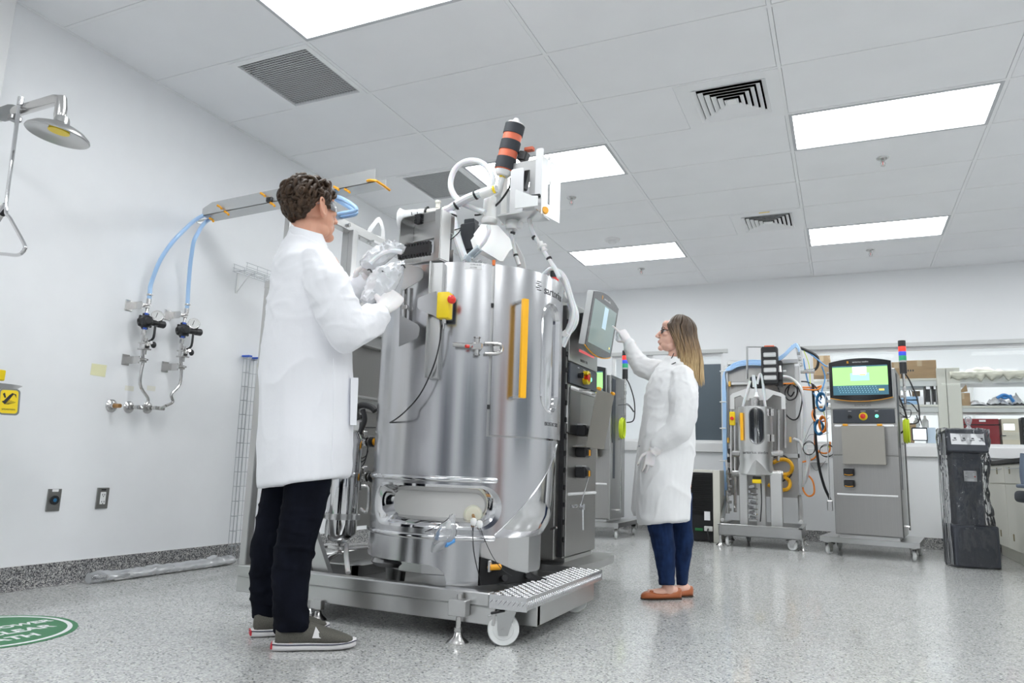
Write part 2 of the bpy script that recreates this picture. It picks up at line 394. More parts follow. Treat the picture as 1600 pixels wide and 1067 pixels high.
# coved flake base
def cove(name, p, q, nrm):
    b = B(); p, q, nrm = V(p), V(q), V(nrm); prof = [(.002, .118), (.006, .118), (.006, .03), (.012, .012), (.03, .003), (.04, .0005), (.002, .0005)]
    b.loft([[e + nrm * u + Z_ * h for u, h in prof] for e in (p, q)]); struct(b, name, BASEM)
cove('baseboard_left', (0, -1.515, 0), (0, YF, 0), (1, 0, 0)); cove('baseboard_far', (0, YF, 0), (XR, YF, 0), (0, -1, 0))
b = B(); b.bx((.001, -1.515, .118), (.006, YF, .122)); b.bx((0, YF - .006, .118), (XR, YF - .001, .122)); struct(b, 'trim_5', WHITE)
# ceiling: lay-in tiles over a dark plenum, T bars between
LIGHTS = {(k, r) for k in (0, 2, 4) for r in (-10, -6, -2, 2, 6)}
BACKL = {(2, 12), (3, 11), (1, 10), (4, 12), (2, 10), (0, 10)}
GRILL = {(-.5, -1), (-.5, 2)}; DIFF = {(1.5, 1), (1.5, 5)}
b = B(); b.bx((0, YN, H + .03), (XR, YF + 4.1, H + .05)); struct(b, 'ceiling_void', GAP)
b = B(); g = .0025; br = .011
def tile(x0, x1, r):
    q0, q1 = r * T, (r + 1) * T
    b.bx((x0 + br + g, q0 + br + g, H + .001), (x1 - br - g, q1 - br - g, H + .012))
for k in range(-1, 6):
    for r in range(-12, 16):
        x0 = X0 + k * 2 * T; x1 = x0 + 2 * T; x0c = max(x0, .0)
        if (k, r) in LIGHTS or (r >= 9 and (k, r) in BACKL): continue
        if any(abs(gx - (k + .5)) < .01 and gr == r for gx, gr in GRILL | DIFF):
            tile(x0c, x0 + T, r); continue
        tile(x0c, min(x1, XR), r)
struct(b, 'ceiling', CEIL)
b = B()
for k in range(0, 7):
    x = X0 + k * 2 * T
    if x < XR: b.bx((x - br, YN, H - .001), (x + br, YF, H + .02))
for r in range(-12, 10): b.bx((0, r * T - br, H - .0006), (XR, r * T + br, H + .02))
for gx, gr in GRILL | DIFF:
    x = X0 + gx * 2 * T
    b.bx((x - br, gr * T, H - .0008), (x + br, (gr + 1) * T, H + .02))
b.bx((0, YN, H - .002), (.02, YF, H + .02)); b.bx((0, YF - .02, H - .002), (XR, YF, H + .02))
struct(b, 'trim_6', TBAR)

EM = bpy.data.materials.new('lit diffuser'); EM.use_nodes = True
_e = EM.node_tree.nodes['Principled BSDF']; _e.inputs['Base Color'].default_value = (.9, .9, .9, 1); _e.inputs['Emission Color'].default_value = (.955, .985, 1, 1); _e.inputs['Emission Strength'].default_value = PANEL_POWER
def ceiling_light(k, r, label):
    x0 = X0 + k * 2 * T; yy = r * T
    t = thing('ceiling_light', label, 'ceiling light', (x0 + T, yy + T / 2, H), group='recessed ceiling light panels')
    b = B(); b.frame((x0 + br, yy + br, H - .004), X_, Y_, 2 * T - 2 * br, T - 2 * br, .022, .03); b.done('frame', mat('light trim paint', (.55, .56, .58), .5), t)
    b = B(); b.bx((x0 + .03, yy + .03, H + .006), (x0 + 2 * T - .03, yy + T - .03, H + .012)); b.done('diffuser', EM, t)
LL = {(0, -2): 'large lit ceiling panel cut by the top edge, beside the dark return grille', (0, 2): 'lit ceiling panel partly hidden behind the orange and black heater on the vessel',
      (0, 6): 'lit ceiling panel in the far row beside the smoke detector', (2, 2): 'widest fully seen lit ceiling panel, above the right bench side', (2, 6): 'lit ceiling panel in the far row above the control tower with the green screen'}
for k, r in sorted(LIGHTS): ceiling_light(k, r, LL.get((k, r), 'lit ceiling panel out of view in the grid, column %s row %s' % ('abcde'[k], 'abcdefghijklmnopq'[r + 10])))
for k, r in sorted(BACKL): ceiling_light(k, r, 'lit ceiling panel of the room behind the far window, column %s row %s' % ('abcdef'[k], 'nopqrst'[r - 10]))
# perforated return grilles
def grille(gx, gr, label):
    x0 = X0 + gx * 2 * T; yy = gr * T; t = thing('return_air_grille', label, 'air grille', (x0 + T / 2, yy + T / 2, H), group='return air grilles in the ceiling')
    b = B(); b.frame((x0 + .008, yy + .008, H - .006), X_, Y_, T - .016, T - .016, .035, .02); b.done('frame', TBAR, t)
    b = B(); b.bx((x0 + .03, yy + .03, H + .022), (x0 + T - .03, yy + T - .03, H + .026)); b.done('backing', GAP if gr < 0 else mat('angle lightened backing', (.60, .61, .60), .9), t)  # far backing coloured paler, imitating how light the slats look at this angle
    b = B(); n = 26
    for i in range(n):
        y = yy + .045 + (T - .09) * (i + .5) / n
        b.box((x0 + T / 2, y, H + .006), (T - .08, .0095, .004), R=Matrix.Rotation(.5, 3, 'X'))
    for i in range(1, 24):
        x = x0 + .04 + (T - .08) * i / 24; b.bx((x - .001, yy + .04, H + .006), (x + .001, yy + T - .04, H + .009))
    b.done('slats', mat('grille paint', (.60, .61, .62), .5), t)
grille(-.5, -1, 'square slatted return grille in the ceiling nearest to the cut-off light panel')
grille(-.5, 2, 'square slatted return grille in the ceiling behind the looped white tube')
def diffuser(gx, gr, label):
    x0 = X0 + gx * 2 * T; yy = gr * T; cx, cy = x0 + T / 2, yy + T / 2
    t = thing('supply_air_diffuser', label, 'air diffuser', (cx, cy, H), group='square supply diffusers')
    b = B(); b.frame((x0 + .006, yy + .006, H - .004), X_, Y_, T - .012, T - .012, .085, .012); b.done('frame', TBAR, t)
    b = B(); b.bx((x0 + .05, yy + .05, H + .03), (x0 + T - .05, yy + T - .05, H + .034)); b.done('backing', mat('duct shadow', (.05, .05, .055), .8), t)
    b = B()
    for i in range(6):
        o1 = .222 - i * .036; i1 = o1 - .026
        for sx, sy in ((1, 0), (-1, 0), (0, 1), (0, -1)):
            u = V((sx, sy, 0)); w_ = V((-sy, sx, 0)); c = V((cx, cy, 0))
            q = [c + u * o1 + w_ * o1 + Z_ * (H - .013), c + u * o1 - w_ * o1 + Z_ * (H - .013), c + u * i1 - w_ * i1 + Z_ * (H + .003), c + u * i1 + w_ * i1 + Z_ * (H + .003)]
            b.loft([[p for p in q], [p + Z_ * .003 - u * .001 for p in q]])
    b.bx((cx - .03, cy - .03, H - .012), (cx + .03, cy + .03, H - .006)); b.done('louvre_blades', TBAR, t)
diffuser(1.5, 1, 'larger looking square louvred diffuser in the ceiling, nearer of the two')
diffuser(1.5, 5, 'smaller looking square louvred diffuser in the ceiling, with a yellow mark on its edge')
b = B(); q = AZ(H - .005, 1194, 332); b.box(q, (.09, .012, .003)); b.done('yellow_tape', YELLOW, None, 'short piece of yellow tape on the edge of the farther ceiling diffuser', cat='tape')
# sprinklers and detector
def sprinkler(px, py, label):
    q = AZ(H, px, py); t = thing('fire_sprinkler', label, 'sprinkler', q, group='ceiling sprinklers')
    b = B(); b.lathe([(.0, -.012), (.03, -.012), (.042, -.004), (.044, 0)], q, n=20); b.done('escutcheon', mat('chrome rose', (.62, .62, .62), .25, 1), t)
    b = B(); b.cyl(q + Z_ * -.012, q + Z_ * -.03, .011, n=10); b.tube([q + V((.010, 0, -.03)), q + V((.016, 0, -.045)), q + V((.004, 0, -.06))], .003, 6); b.tube([q + V((-.010, 0, -.03)), q + V((-.016, 0, -.045)), q + V((-.004, 0, -.06))], .003, 6)
    b.cyl(q + Z_ * -.06, q + Z_ * -.063, .017, n=14); b.done('sprinkler_head', PIPE, t)
    b = B(); b.cyl(q + Z_ * -.03, q + Z_ * -.058, .0022, n=8); b.done('glass_bulb', RED, t)
sprinkler(893, 309, 'ceiling sprinkler just right of the vessel top bracket'); sprinkler(1379, 247, 'ceiling sprinkler in front of the widest lit panel')
sprinkler(1360, 391, 'ceiling sprinkler below the far right lit panel'); sprinkler(1002, 420, 'ceiling sprinkler near the far wall, above the screen')
q = AZ(H, 957, 374); t = thing('smoke_detector', 'round white smoke detector on the ceiling by the far lit panel', 'smoke detector', q)
b = B(); b.lathe([(.0, -.02), (.07, -.02), (.078, -.008), (.08, 0)], q, n=28); b.done('mounting_plate', WHITE, t)
b = B(); b.lathe([(.0, -.052), (.03, -.050), (.042, -.04), (.045, -.02)], q, n=24); b.done('sensor_cap', WHITE, t)

# ================================================================== ON THE LEFT WALL
def outlet(p0, p1, label, kind):
    a, c = AX(0, *p0), AX(0, *p1); cy_, cz = (a.y + c.y) / 2, (a.z + c.z) / 2
    t = thing('power_outlet', label, 'outlet', (0, cy_, cz)); b = B(); b.box((.004, cy_, cz), (.008, .075, .118), .002); b.done('cover_plate', mat('outlet steel', (.30, .30, .29), .4, .9), t)
    b = B()
    if kind:
        b.cyl((.008, cy_, cz), (.016, cy_, cz), .024, n=24); b.done('socket', BLACK, t); b = B(); b.cyl((.016, cy_, cz), (.0165, cy_, cz), .010, n=16); b.done('contact', BLUEC, t)
        b = B(); b.box((.0085, cy_, cz + .051), (.002, .034, .014)); b.done('label_strip', PAPER, t)
    else:
        b.box((.009, cy_, cz), (.006, .034, .068), .002); b.done('socket', WHITE, t); b = B()
        for dz in (.02, -.02):
            for dy in (-.007, .007): b.box((.0122, cy_ + dy, cz + dz), (.001, .003, .010))
            b.cyl((.0118, cy_, cz + dz - .010), (.0126, cy_, cz + dz - .010), .003, n=8)
        b.done('slots', BLACK, t); b = B(); b.box((.0085, cy_, cz + .048), (.002, .028, .008)); b.done('label_strip', BLACK, t)
outlet((73, 765), (93, 797), 'steel wall plate with one round black socket', 1); outlet((150, 763), (168, 793), 'steel wall plate with a white double socket', 0)
q = AX(0, 154, 578); b = B(); b.prism([(-.048, -.034), (.045, -.036), (.047, .034), (-.047, .032)], q + X_ * .001, Y_, Z_, .0006); b.done('sticky_note', NOTE, None, 'pale yellow paper note stuck on the left wall beside the gas pipes', cat='note')
b = B()
for px, py in ((202, 607), (236, 607)): q = AX(0, px, py); b.prism([(-.03, -.014), (.03, -.014), (.03, .016), (-.03, .016)], q + X_ * .0008, Y_, Z_, .0004)
b.done('tape_marks', mat('faded tape', (.80, .79, .71), .7), None, 'faded tape marks on the left wall below the gas regulators', cat='tape')
def gas_regulator(pts, label):
    """pts: pixel anchors fitting, bracket, body, gauge, knob end, valve, bracket 2, pipe bends, flange"""
    D = .10
    fit, br1, body, gau, kn, val, br2 = [AX(D, *p) for p in pts[:7]]; bends = [AX(D, *p) for p in pts[7]]; fl = AX(0, *pts[8])
    t = thing('gas_regulator', label, 'gas regulator', (0, fl.y, fl.z), group='gas regulators on the left wall')
    yy = body.y
    b = B(); b.tube([fit, V((D, yy, body.z + .03)), V((D, yy, val.z)), br2 + Z_ * -.01] , .010, 10, 1); b.tube([br2] + bends, .009, 10, 5); b.tube([bends[-1], V((.07, fl.y + .03, fl.z)), V((0, fl.y, fl.z))], .009, 10, 4); b.done('pipe', PIPE, t)
    for q in (br1, br2):
        b = B(); b.box((.003, q.y - .045, q.z + .0), (.006, .05, .065), .001); b.box((D * .5, q.y - .03, q.z - .0), (D, .006, .045)); b.box((D, q.y - .012, q.z), (.03, .05, .026), .002); b.cyl((D + .012, q.y - .012, q.z), (D + .05, q.y - .012, q.z), .006, n=8); b.done('wall_bracket', PIPE, t)
    b = B(); b.lathe([(.03, -.042), (.036, -.03), (.040, -.012), (.040, .012), (.034, .03), (.02, .04)], body, (1, -.25, 0), 20)
    for i in range(10):
        a = 2 * PI * i / 10; x, y, d = basis((1, -.25, 0)); b.box(body + d * .0 + x * (.04 * math.cos(a)) + y * (.04 * math.sin(a)), (.014, .014, .02), .003)
    b.cyl(body + V((.03, -.012, 0)), body + V((.055, -.018, 0)), .022, .018, 16); b.done('regulator_body', BLACK, t)
    b = B(); b.cyl(body + Z_ * .038, body + Z_ * .05, .014, n=12); b.cyl(body + Z_ * -.05, body + Z_ * -.038, .014, n=12); b.done('seal_ring', BLUETAPE, t)
    gd = V((.75, -.62, .1)).normalized(); g0 = gau - gd * .02
    b = B(); b.lathe([(.0, -.0), (.034, 0), (.037, .006), (.037, .024), (.034, .03), (.030, .03)], g0, gd, 24, caps=False); b.tube([g0, body], .007, 8, 1); pg = b.done('pressure_gauge', PIPE, t)
    b = B(); b.cyl(g0 + gd * .026, g0 + gd * .0265, .031, n=24); b.done('gauge_face', GAUGE, pg); x, y, d = basis(gd)
    b = B(); b.tube([g0 + gd * .0275 - y * .02, g0 + gd * .0275 + y * .012 + x * .008], .0016, 5, 1); b.done('needle', BLACK, pg)
    b = B(); b.lathe([(.012, 0), (.018, .012), (.018, .05), (.022, .055), (.023, .095), (.019, .1)], body + (kn - body) * .25, kn - body, 18); b.done('filter_bowl', BLACK, t)
    b = B(); b.tube([val + V((.03, .0, .03)), val + V((.06, .005, .05)), val + V((.06, .008, .125))], .010, 8, 3, flat=.45); b.done('valve_lever', BLACK, t, 'black lever handle')
    b = B(); b.box(val, (.045, .045, .042), .006); b.box(val + Z_ * .018, (.056, .056, .009), .002); b.box(val - Z_ * .018, (.056, .056, .009), .002); b.cyl(val, val + V((.06, -.005, .02)), .010, n=10); b.cyl(val + Z_ * .02, val + Z_ * .05, .014, n=8); b.cyl(val - Z_ * .05, val - Z_ * .02, .014, n=8)
    b.done('ball_valve', PIPE, t); b = B(); b.cyl(fit - Z_ * .03, fit + Z_ * .0, .014, n=8); b.cyl(fit, fit + Z_ * .02, .011, n=10); b.done('hose_fitting', PIPE, t); b = B(); b.cyl(V((D, yy, body.z - .085)), V((D, yy, body.z - .06)), .014, n=8); b.done('union_nut', PIPE, t)
    b = B(); b.ell(val + V((.05, .02, .01)), (.016, .016, .02), n=12, m=8); b.done('valve_cap', BLACK, t)
    b = B(); b.lathe([(.036, 0), (.036, .004), (.026, .012), (.015, .016), (.015, .03)], (0, fl.y, fl.z), X_, 24); b.box((.06, fl.y + .035, fl.z), (.03, .07, .024), .004); b.done('wall_flange', PIPE, t)
    return fit
FITA = gas_regulator([(233, 467), (229, 478), (227, 502), (246, 494), (258, 508), (226, 541), (224, 563), [(219, 600), (231, 622), (229, 631), (222, 635)], (201, 636)], 'gas regulator with gauge and blue hose nearer to the yellow note')
FITB = gas_regulator([(292, 482), (288, 493), (286, 516), (303, 506), (318, 520), (286, 553), (284, 574), [(281, 600), (268, 616), (270, 628), (259, 634)], (230, 637)], 'gas regulator with gauge and blue hose farther from the yellow note')
q = AX(0, 174, 634); t = thing('capped_pipe_stub', 'chrome wall flange with a brown capped pipe stub', 'pipe stub', q)
b = B(); b.lathe([(.038, 0), (.038, .004), (.028, .012), (.018, .016), (.016, .03)], q, X_, 24); b.done('wall_flange', PIPE, t); b = B(); b.cyl(q + X_ * .02, q + X_ * .075, .014, .012, 12); b.done('cap', BRASS, t)

# tray arm carrying the hoses
TY, TZ = -.2, 2.262; xa, xb = .13, 1.49
t = thing('hose_tray', 'long galvanised channel arm with orange clips reaching out from the left wall', 'hose tray', (xa, TY, TZ))
sl = V((1, 0, .035)).normalized(); up = V((-.035, 0, 1)).normalized(); o0 = V((xa, TY, TZ)); L = xb - xa
b = B(); b.prism([(0, 0), (L, 0), (L, .004), (0, .004)], o0 + Y_ * -.055, sl, up, -.11); b.prism([(0, 0), (L, 0), (L, .082), (.08, .082), (.0, .05)], o0 + Y_ * -.055, sl, up, -.003); b.prism([(0, 0), (L, 0), (L, .06), (0, .06)], o0 + Y_ * .055, sl, up, -.003)
b.prism([(.0, .0), (.05, .0), (.1, -.035), (.07, -.035)], o0 + Y_ * -.03, sl, up, -.003); b.done('channel', ALU, t)
for i, (u, vv, yy) in enumerate(((.07, -.03, -.03), (.17, .03, -.065), (.22, -.014, -.05), (.53, .055, -.065), (.60, -.016, -.05), (1.1, .0, -.065), (1.16, -.016, -.04))):
    b = B(); p = o0 + sl * u + up * vv + Y_ * yy; b.tube([p + V((-.02, -.01, .012)), p, p + V((.022, -.012, -.016))], .0075, 6, 3); b.done('clip', ORANGE, t)
b = B(); e = o0 + sl * L; b.tube([e + V((-.05, -.06, .012)), e + V((.012, -.06, .004)), e + V((.02, .07, -.006))], .008, 6, 2); b.done('edge_strip', ORANGE, t)
b = B(); p = o0 + sl * .575 + V((0, -.06, .018)); b.box(p, (.05, .02, .03), .006); b.done('clamp', BLACK, t)
b = B(); b.bx((.001, TY + .02, 2.255), (.006, TY + .05, 2.30)); b.bx((.004, TY + .03, 2.270), (xa + .05, TY + .045, 2.277)); b.done('wall_bracket', ALU, t)
def hose(f, yo, pts, label):
    a = o0 + V((.02, yo, .02)); P = [f, f + Z_ * .04] + [AX(.1 + (.05 * i), *p) for i, p in enumerate(pts)] + [a, a + sl * .5, a + sl * .95 + Z_ * .004]
    loop = AY(TY + yo, 512, 303); P += [loop]
    P += [AY(TY + yo - .02, 535, 314 + yo * 120), AY(TY + yo - .02, 557, 330 + yo * 90), AY(TY + yo, 530, 337 + yo * 90), AY(TY + yo + .1, 500, 345), AY(TY + yo + .2, 492, 420)]
    b = B(); b.tube(P, .0125, 10, 7); t = thing('gas_hose', label, 'hose', f, group='blue gas hoses'); b.done('hose', BLUET, t)
    b = B(); b.lathe([(.014, -.006), (.0155, -.003), (.0155, .003), (.014, .006)], f + Z_ * .025, Z_, 14, caps=False); b.box(f + V((.02, 0, .025)), (.016, .01, .01), .002); b.done('hose_clamp', PIPE, t)
hose(FITA, -.03, [(237, 440), (254, 400), (285, 362)], 'pale blue hose rising from the regulator nearer the yellow note, longer arc')
hose(FITB, .03, [(295, 440), (299, 400), (307, 368)], 'pale blue hose rising from the farther regulator, steeper arc')

# wire basket trays
def wire_tray(o, u, v, n_, L, W, D, nl, step, label, tape=False):
    """length along u, width along v, depth along n_"""
    o, u, v, n_ = V(o), V(u), V(v), V(n_); t = thing('wire_cable_tray', label, 'wire tray', o, group='wire cable trays'); b = B(); R_ = .0017
    longs = [v * (W * i / nl) for i in range(nl + 1)] + [n_ * (D * .5), n_ * D, v * W + n_ * (D * .5), v * W + n_ * D]
    for q in longs: b.tube([o + q, o + q + u * L], R_, 5, 1)
    k = 0
    while k * step <= L: 
        c = o + u * (k * step + .01); b.tube([c + n_ * D, c, c + v * W, c + v * W + n_ * D], R_, 5, 1); k += 1
    b.done('wire_mesh', WIRE, t)
    if tape:
        b = B()
        for q in (V(), v * W): b.box(o + u * (L - .004) + q + n_ * (D * .5), (D + .01, .035, .012), .002)
        b.done('end_tape', BLUETAPE, t)
        b = B(); b.box(o + u * (L - .06) + v * W * .8 + n_ * (D + .002), (.001, .016, .03)); b.done('tag', NOTE, t)
wire_tray((.05, .335, .0), V((-.03, .01, 1)).normalized(), (0, 1, 0), (1, 0, 0), 1.43, .1, .06, 3, .1, 'tall wire basket tray with blue taped top leaning on the left wall', True)
q = AX(0, 362, 424); wire_tray((.01, q.y + .0, q.z), (0, 1, 0), (1, 0, 0), (0, 0, 1), 1.35, .12, .055, 3, .1, 'wire basket tray lying level on the left wall behind the man')
b = B(); q0, q1 = V((.005, q.y + .06, q.z - .14)), V((.125, q.y + .06, q.z - .003)); b.tube([q0, q1], .003, 6, 1); b.box((.004, q.y + .06, q.z - .07), (.004, .02, .15)); b.done('tray_bracket', WHITE, None, 'white bracket under the level wire tray', cat='bracket')

# plastic wrapped bundle along the base
t = thing('wrapped_bundle', 'long clear plastic wrapped bundle lying along the base of the left wall', 'wrapped bundle', (.12, -.1, 0))
b = B(); rings = []
for i in range(40):
    u = i / 39; y = -.72 + 1.02 * u; w_ = .055 + .02 * noise.noise(V((u * 9, 1, 0))); h_ = .028 + .012 * noise.noise(V((u * 11, 5, 0))); w_ *= min(1, .45 + u * 6); 
    rings.append([V((.11 + w_ * math.cos(a) + .006 * noise.noise(V((u * 30, k, 2))), y, max(.001, .03 + h_ * math.sin(a) + .012 * noise.noise(V((u * 25, k * .9, 7)))))) for k, a in enumerate([2 * PI * j / 14 for j in range(14)])])
b.loft(rings); b.done('film', CLEAR, t)
b = B()
for dx in (-.025, .0, .025): b.bx((.10 + dx, -.58, .004), (.12 + dx, .28, .026), .003)
b.done('strip_bundle', WHITE, t); b = B(); b.bx((.1, -.54, .024), (.15, -.49, .034), .002); b.done('end_label', mat('dark label', (.2, .2, .2), .6), t)

# emergency shower (arm along x)
SY = -1.62
P = lambda x, y: AY(SY, x, y)
t = thing('emergency_shower', 'steel emergency shower head on an arm with pull rod, high on the left wall', 'emergency shower', (0, SY, P(60, 172).z))
el = P(98, 153); hd = P(100, 175); az = el.z
b = B(); b.tube([V((.076, SY, az - .01)), V((el.x - .05, SY, az)), V((el.x - .008, SY, az - .008)), V((el.x, SY, az - .05)), V((el.x, SY, az - .085))], .025, 16, 1); b.cyl((el.x, SY, az - .08), (el.x, SY, az - .105), .026, .024, 16)
b.cyl((.076, SY, az), (.088, SY, az), .05, n=24); b.done('supply_arm', PIPE, t)
b = B(); c = P(18, 180).x; b.lathe([(.024, -.1), (.034, -.075), (.036, -.01), (.030, .02), (.023, .03)], (c, SY, az), X_, 12); b.done('coupling', mat('dull cast steel', (.33, .34, .34), .5, .8), t)
cc = V((el.x + .01, SY, P(102, 200).z)); tilt = Matrix.Rotation(math.radians(6), 3, 'Y') @ Matrix.Rotation(math.radians(-4), 3, 'X'); ax = tilt @ V((0, 0, 1))
b = B(); b.lathe([(.126, -.034), (.130, -.03), (.128, -.022), (.105, -.002), (.075, .012), (.045, .02), (.034, .03), (.030, .05), (.026, .06)], cc, ax, 40, caps=False)
b.lathe([(.02, .008), (.045, .004), (.075, -.002), (.104, -.014), (.126, -.034)], cc, ax, 40, caps=False); b.done('shower_head', STEEL, t)
b = B(); b.cyl(cc + ax * -.012, cc + ax * .01, .044, .04, 28); b.done('spray_plate', YELLOW, t)
b = B(); rp = [P(42, 163), P(38, 185), P(29, 255), P(20, 328), P(27, 345), P(48, 383), P(49, 393), P(40, 401), P(20, 400), P(-25, 394), P(-20, 370), P(18, 322)]
for q in rp: q.y = SY - .03
b.tube(rp[:3], .009, 8, 1); b.tube(rp[2:], .008, 10, 4); b.cyl(rp[0] + Z_ * -.02, rp[0] + Z_ * .02, .013, n=10); b.done('pull_rod', POLISH, t)
b = B(); q = P(30, 188); b.box((q.x, SY - .02, q.z), (.04, .05, .03), .006); b.cyl((q.x + .03, SY - .03, q.z + .01), (q.x + .03, SY - .03, q.z - .02), .01, n=8); b.done('ball_valve', DARKST, t)
b = B(); b.tube([P(-20, 372), P(3, 336)], .009, 8, 1); b.done('drain_arm', PIPE, t); b = B(); b.cyl(P(3, 336), P(9, 327), .0115, n=12); b.done('drain_cap', BLACK, t)
# eyewash
EX = .35
Q = lambda x, y: AX(EX, x, y)
t = thing('eyewash_station', 'steel eyewash bowl with yellow symbol plate at the left edge', 'eyewash', (.2, -1.45, .85)); c = Q(-17, 600)
b = B(); b.lathe([(.02, -.10), (.04, -.09), (.075, -.045), (.120, -.005), (.128, 0), (.121, 0), (.07, -.04), (.03, -.085)], c, Z_, 32, caps=False); b.tube([c + Z_ * -.09, c + Z_ * -.2, V((.12, c.y, c.z - .22)), V((0, c.y, c.z - .22))], .02, 10, 4); b.done('bowl', STEEL, t)
b = B(); q = AX(.52, 15, 628); b.prism(rbox2(.080, .118, .016), q, V((.75, .66, 0)), V((-.12, 0, 1)), .006); pl = b.done('sign_plate', mat('grey sign backing', (.22, .23, .23), .5), t)
b = B(); e1, e2 = V((.75, .66, 0)).normalized(), V((-.12, 0, 1)).normalized(); e3 = e1.cross(e2); oq = q + e3 * .006
b.prism(rbox2(.069, .104, .012), oq, e1, e2, .002); b.done('yellow_face', YELLOW, pl)
b = B(); oq = oq + e3 * .0022
for poly in ([(-.026, .034), (-.018, .040), (-.012, .018), (-.018, .016)], [(-.028, .0), (-.02, .004), (.0, .03), (.012, .04), (.018, .036), (.004, .014), (-.016, -.012)], [(.010, .04), (.026, .034), (.028, .018), (.022, .03)]): b.prism(poly, oq, e1, e2, .0006)
for i in range(4): b.tube([oq + e1 * (-.016 + .004 * i) + e2 * -.012, oq + e1 * (.004 + .007 * i) + e2 * (.008 - .003 * i)], .001, 4, 1)
b.done('eye_symbol', BLACK, pl); b = B(); b.tube([q - e3 * .004, q - e3 * .05, V((.36, q.y + .02, q.z - .02)), V((.25, q.y + .05, q.z - .02))], .006, 6, 3); b.done('plate_bracket', PIPE, t); text('SPEAKMAN', .0105, oq + e2 * -.035, e1, e2, BLACK, 'lettering', pl)
b = B(); q = Q(-6, 586); b.box(q, (.06, .05, .05), .004); b.done('push_flag', YELLOW, t)

SX, SYY, SR = .804, -1.644, .315
t = thing('floor_sign', 'round green floor sign with white words, on the floor at the left edge', 'floor sign', (SX, SYY, 0))
b = B(); b.cyl((SX, SYY, .0003), (SX, SYY, .0016), SR, n=72); b.done('green_disc', GREEN, t)
b = B(); b.lathe([(SR - .038, .0016), (SR - .038, .0020), (SR - .020, .0020), (SR - .020, .0016)], (SX, SYY, 0), Z_, 72, caps=False); b.done('white_ring', PAPER, t)
ty = V((.11, .99, 0)).normalized(); tu = V((-.99, .11, 0)).normalized()
text('SHOWER', .066, V((.805, -1.385, .0017)), ty, tu, PAPER, 'lettering', t, .0003, 'RIGHT', bold=.002)
text('CLEAR', .083, V((.905, -1.442, .0017)), ty, tu, PAPER, 'lettering', t, .0003, 'RIGHT', bold=.0025)
text('PATH', .083, V((1.0, -1.560, .0017)), ty, tu, PAPER, 'lettering', t, .0003, 'RIGHT', bold=.0025)
# ================================================================== THE LARGE VESSEL SKID
TC = V((2.18, -.27, 0)); TR = .46
def pol(a, r, z):
    a = math.radians(a); return V((TC.x + r * math.cos(a), TC.y + r * math.sin(a), z))
def AC(r, x, y, c=TC):
    d = ray(x, y); o = V((CAMP.x - c.x, CAMP.y - c.y)); a = d.x ** 2 + d.y ** 2; k = o.x * d.x + o.y * d.y; D = k * k - a * (o.dot(o) - r * r)
    t = (-k - math.sqrt(max(D, 0))) / a; return CAMP + d * t
def AP(p, n, x, y):
    d = ray(x, y); n = V(n); return CAMP + d * ((V(p) - CAMP).dot(n) / d.dot(n))
def dense(loop, step):
    out = []
    for i, p in enumerate(loop):
        q = loop[(i + 1) % len(loop)]; n = max(1, int(math.hypot((q[0] - p[0]) * .5, (q[1] - p[1]) * 60) / step))
        out += [(p[0] + (q[0] - p[0]) * k / n, p[1] + (q[1] - p[1]) * k / n) for k in range(n)]
    return out
def stadium(a0, a1, z0, z1, r, n=10):
    """rounded slot in (degrees, height) on a drum of radius r"""
    k = math.pi * r / 180; w_, h_ = (a1 - a0) * k, z1 - z0; rad = min(w_, h_) / 2 - 1e-4
    P = [((a0 + a1) / 2 + u / k, (z0 + z1) / 2 + v) for u, v in rbox2(w_, h_, rad, n)]; out = []
    for i, p in enumerate(P):     # points along the long sides too, so that the slot follows the drum
        q = P[(i + 1) % len(P)]; m = 24 if abs(q[0] - p[0]) > 12 else 1; out += [(p[0] + (q[0] - p[0]) * j / m, p[1] + (q[1] - p[1]) * j / m) for j in range(m)]
    return out
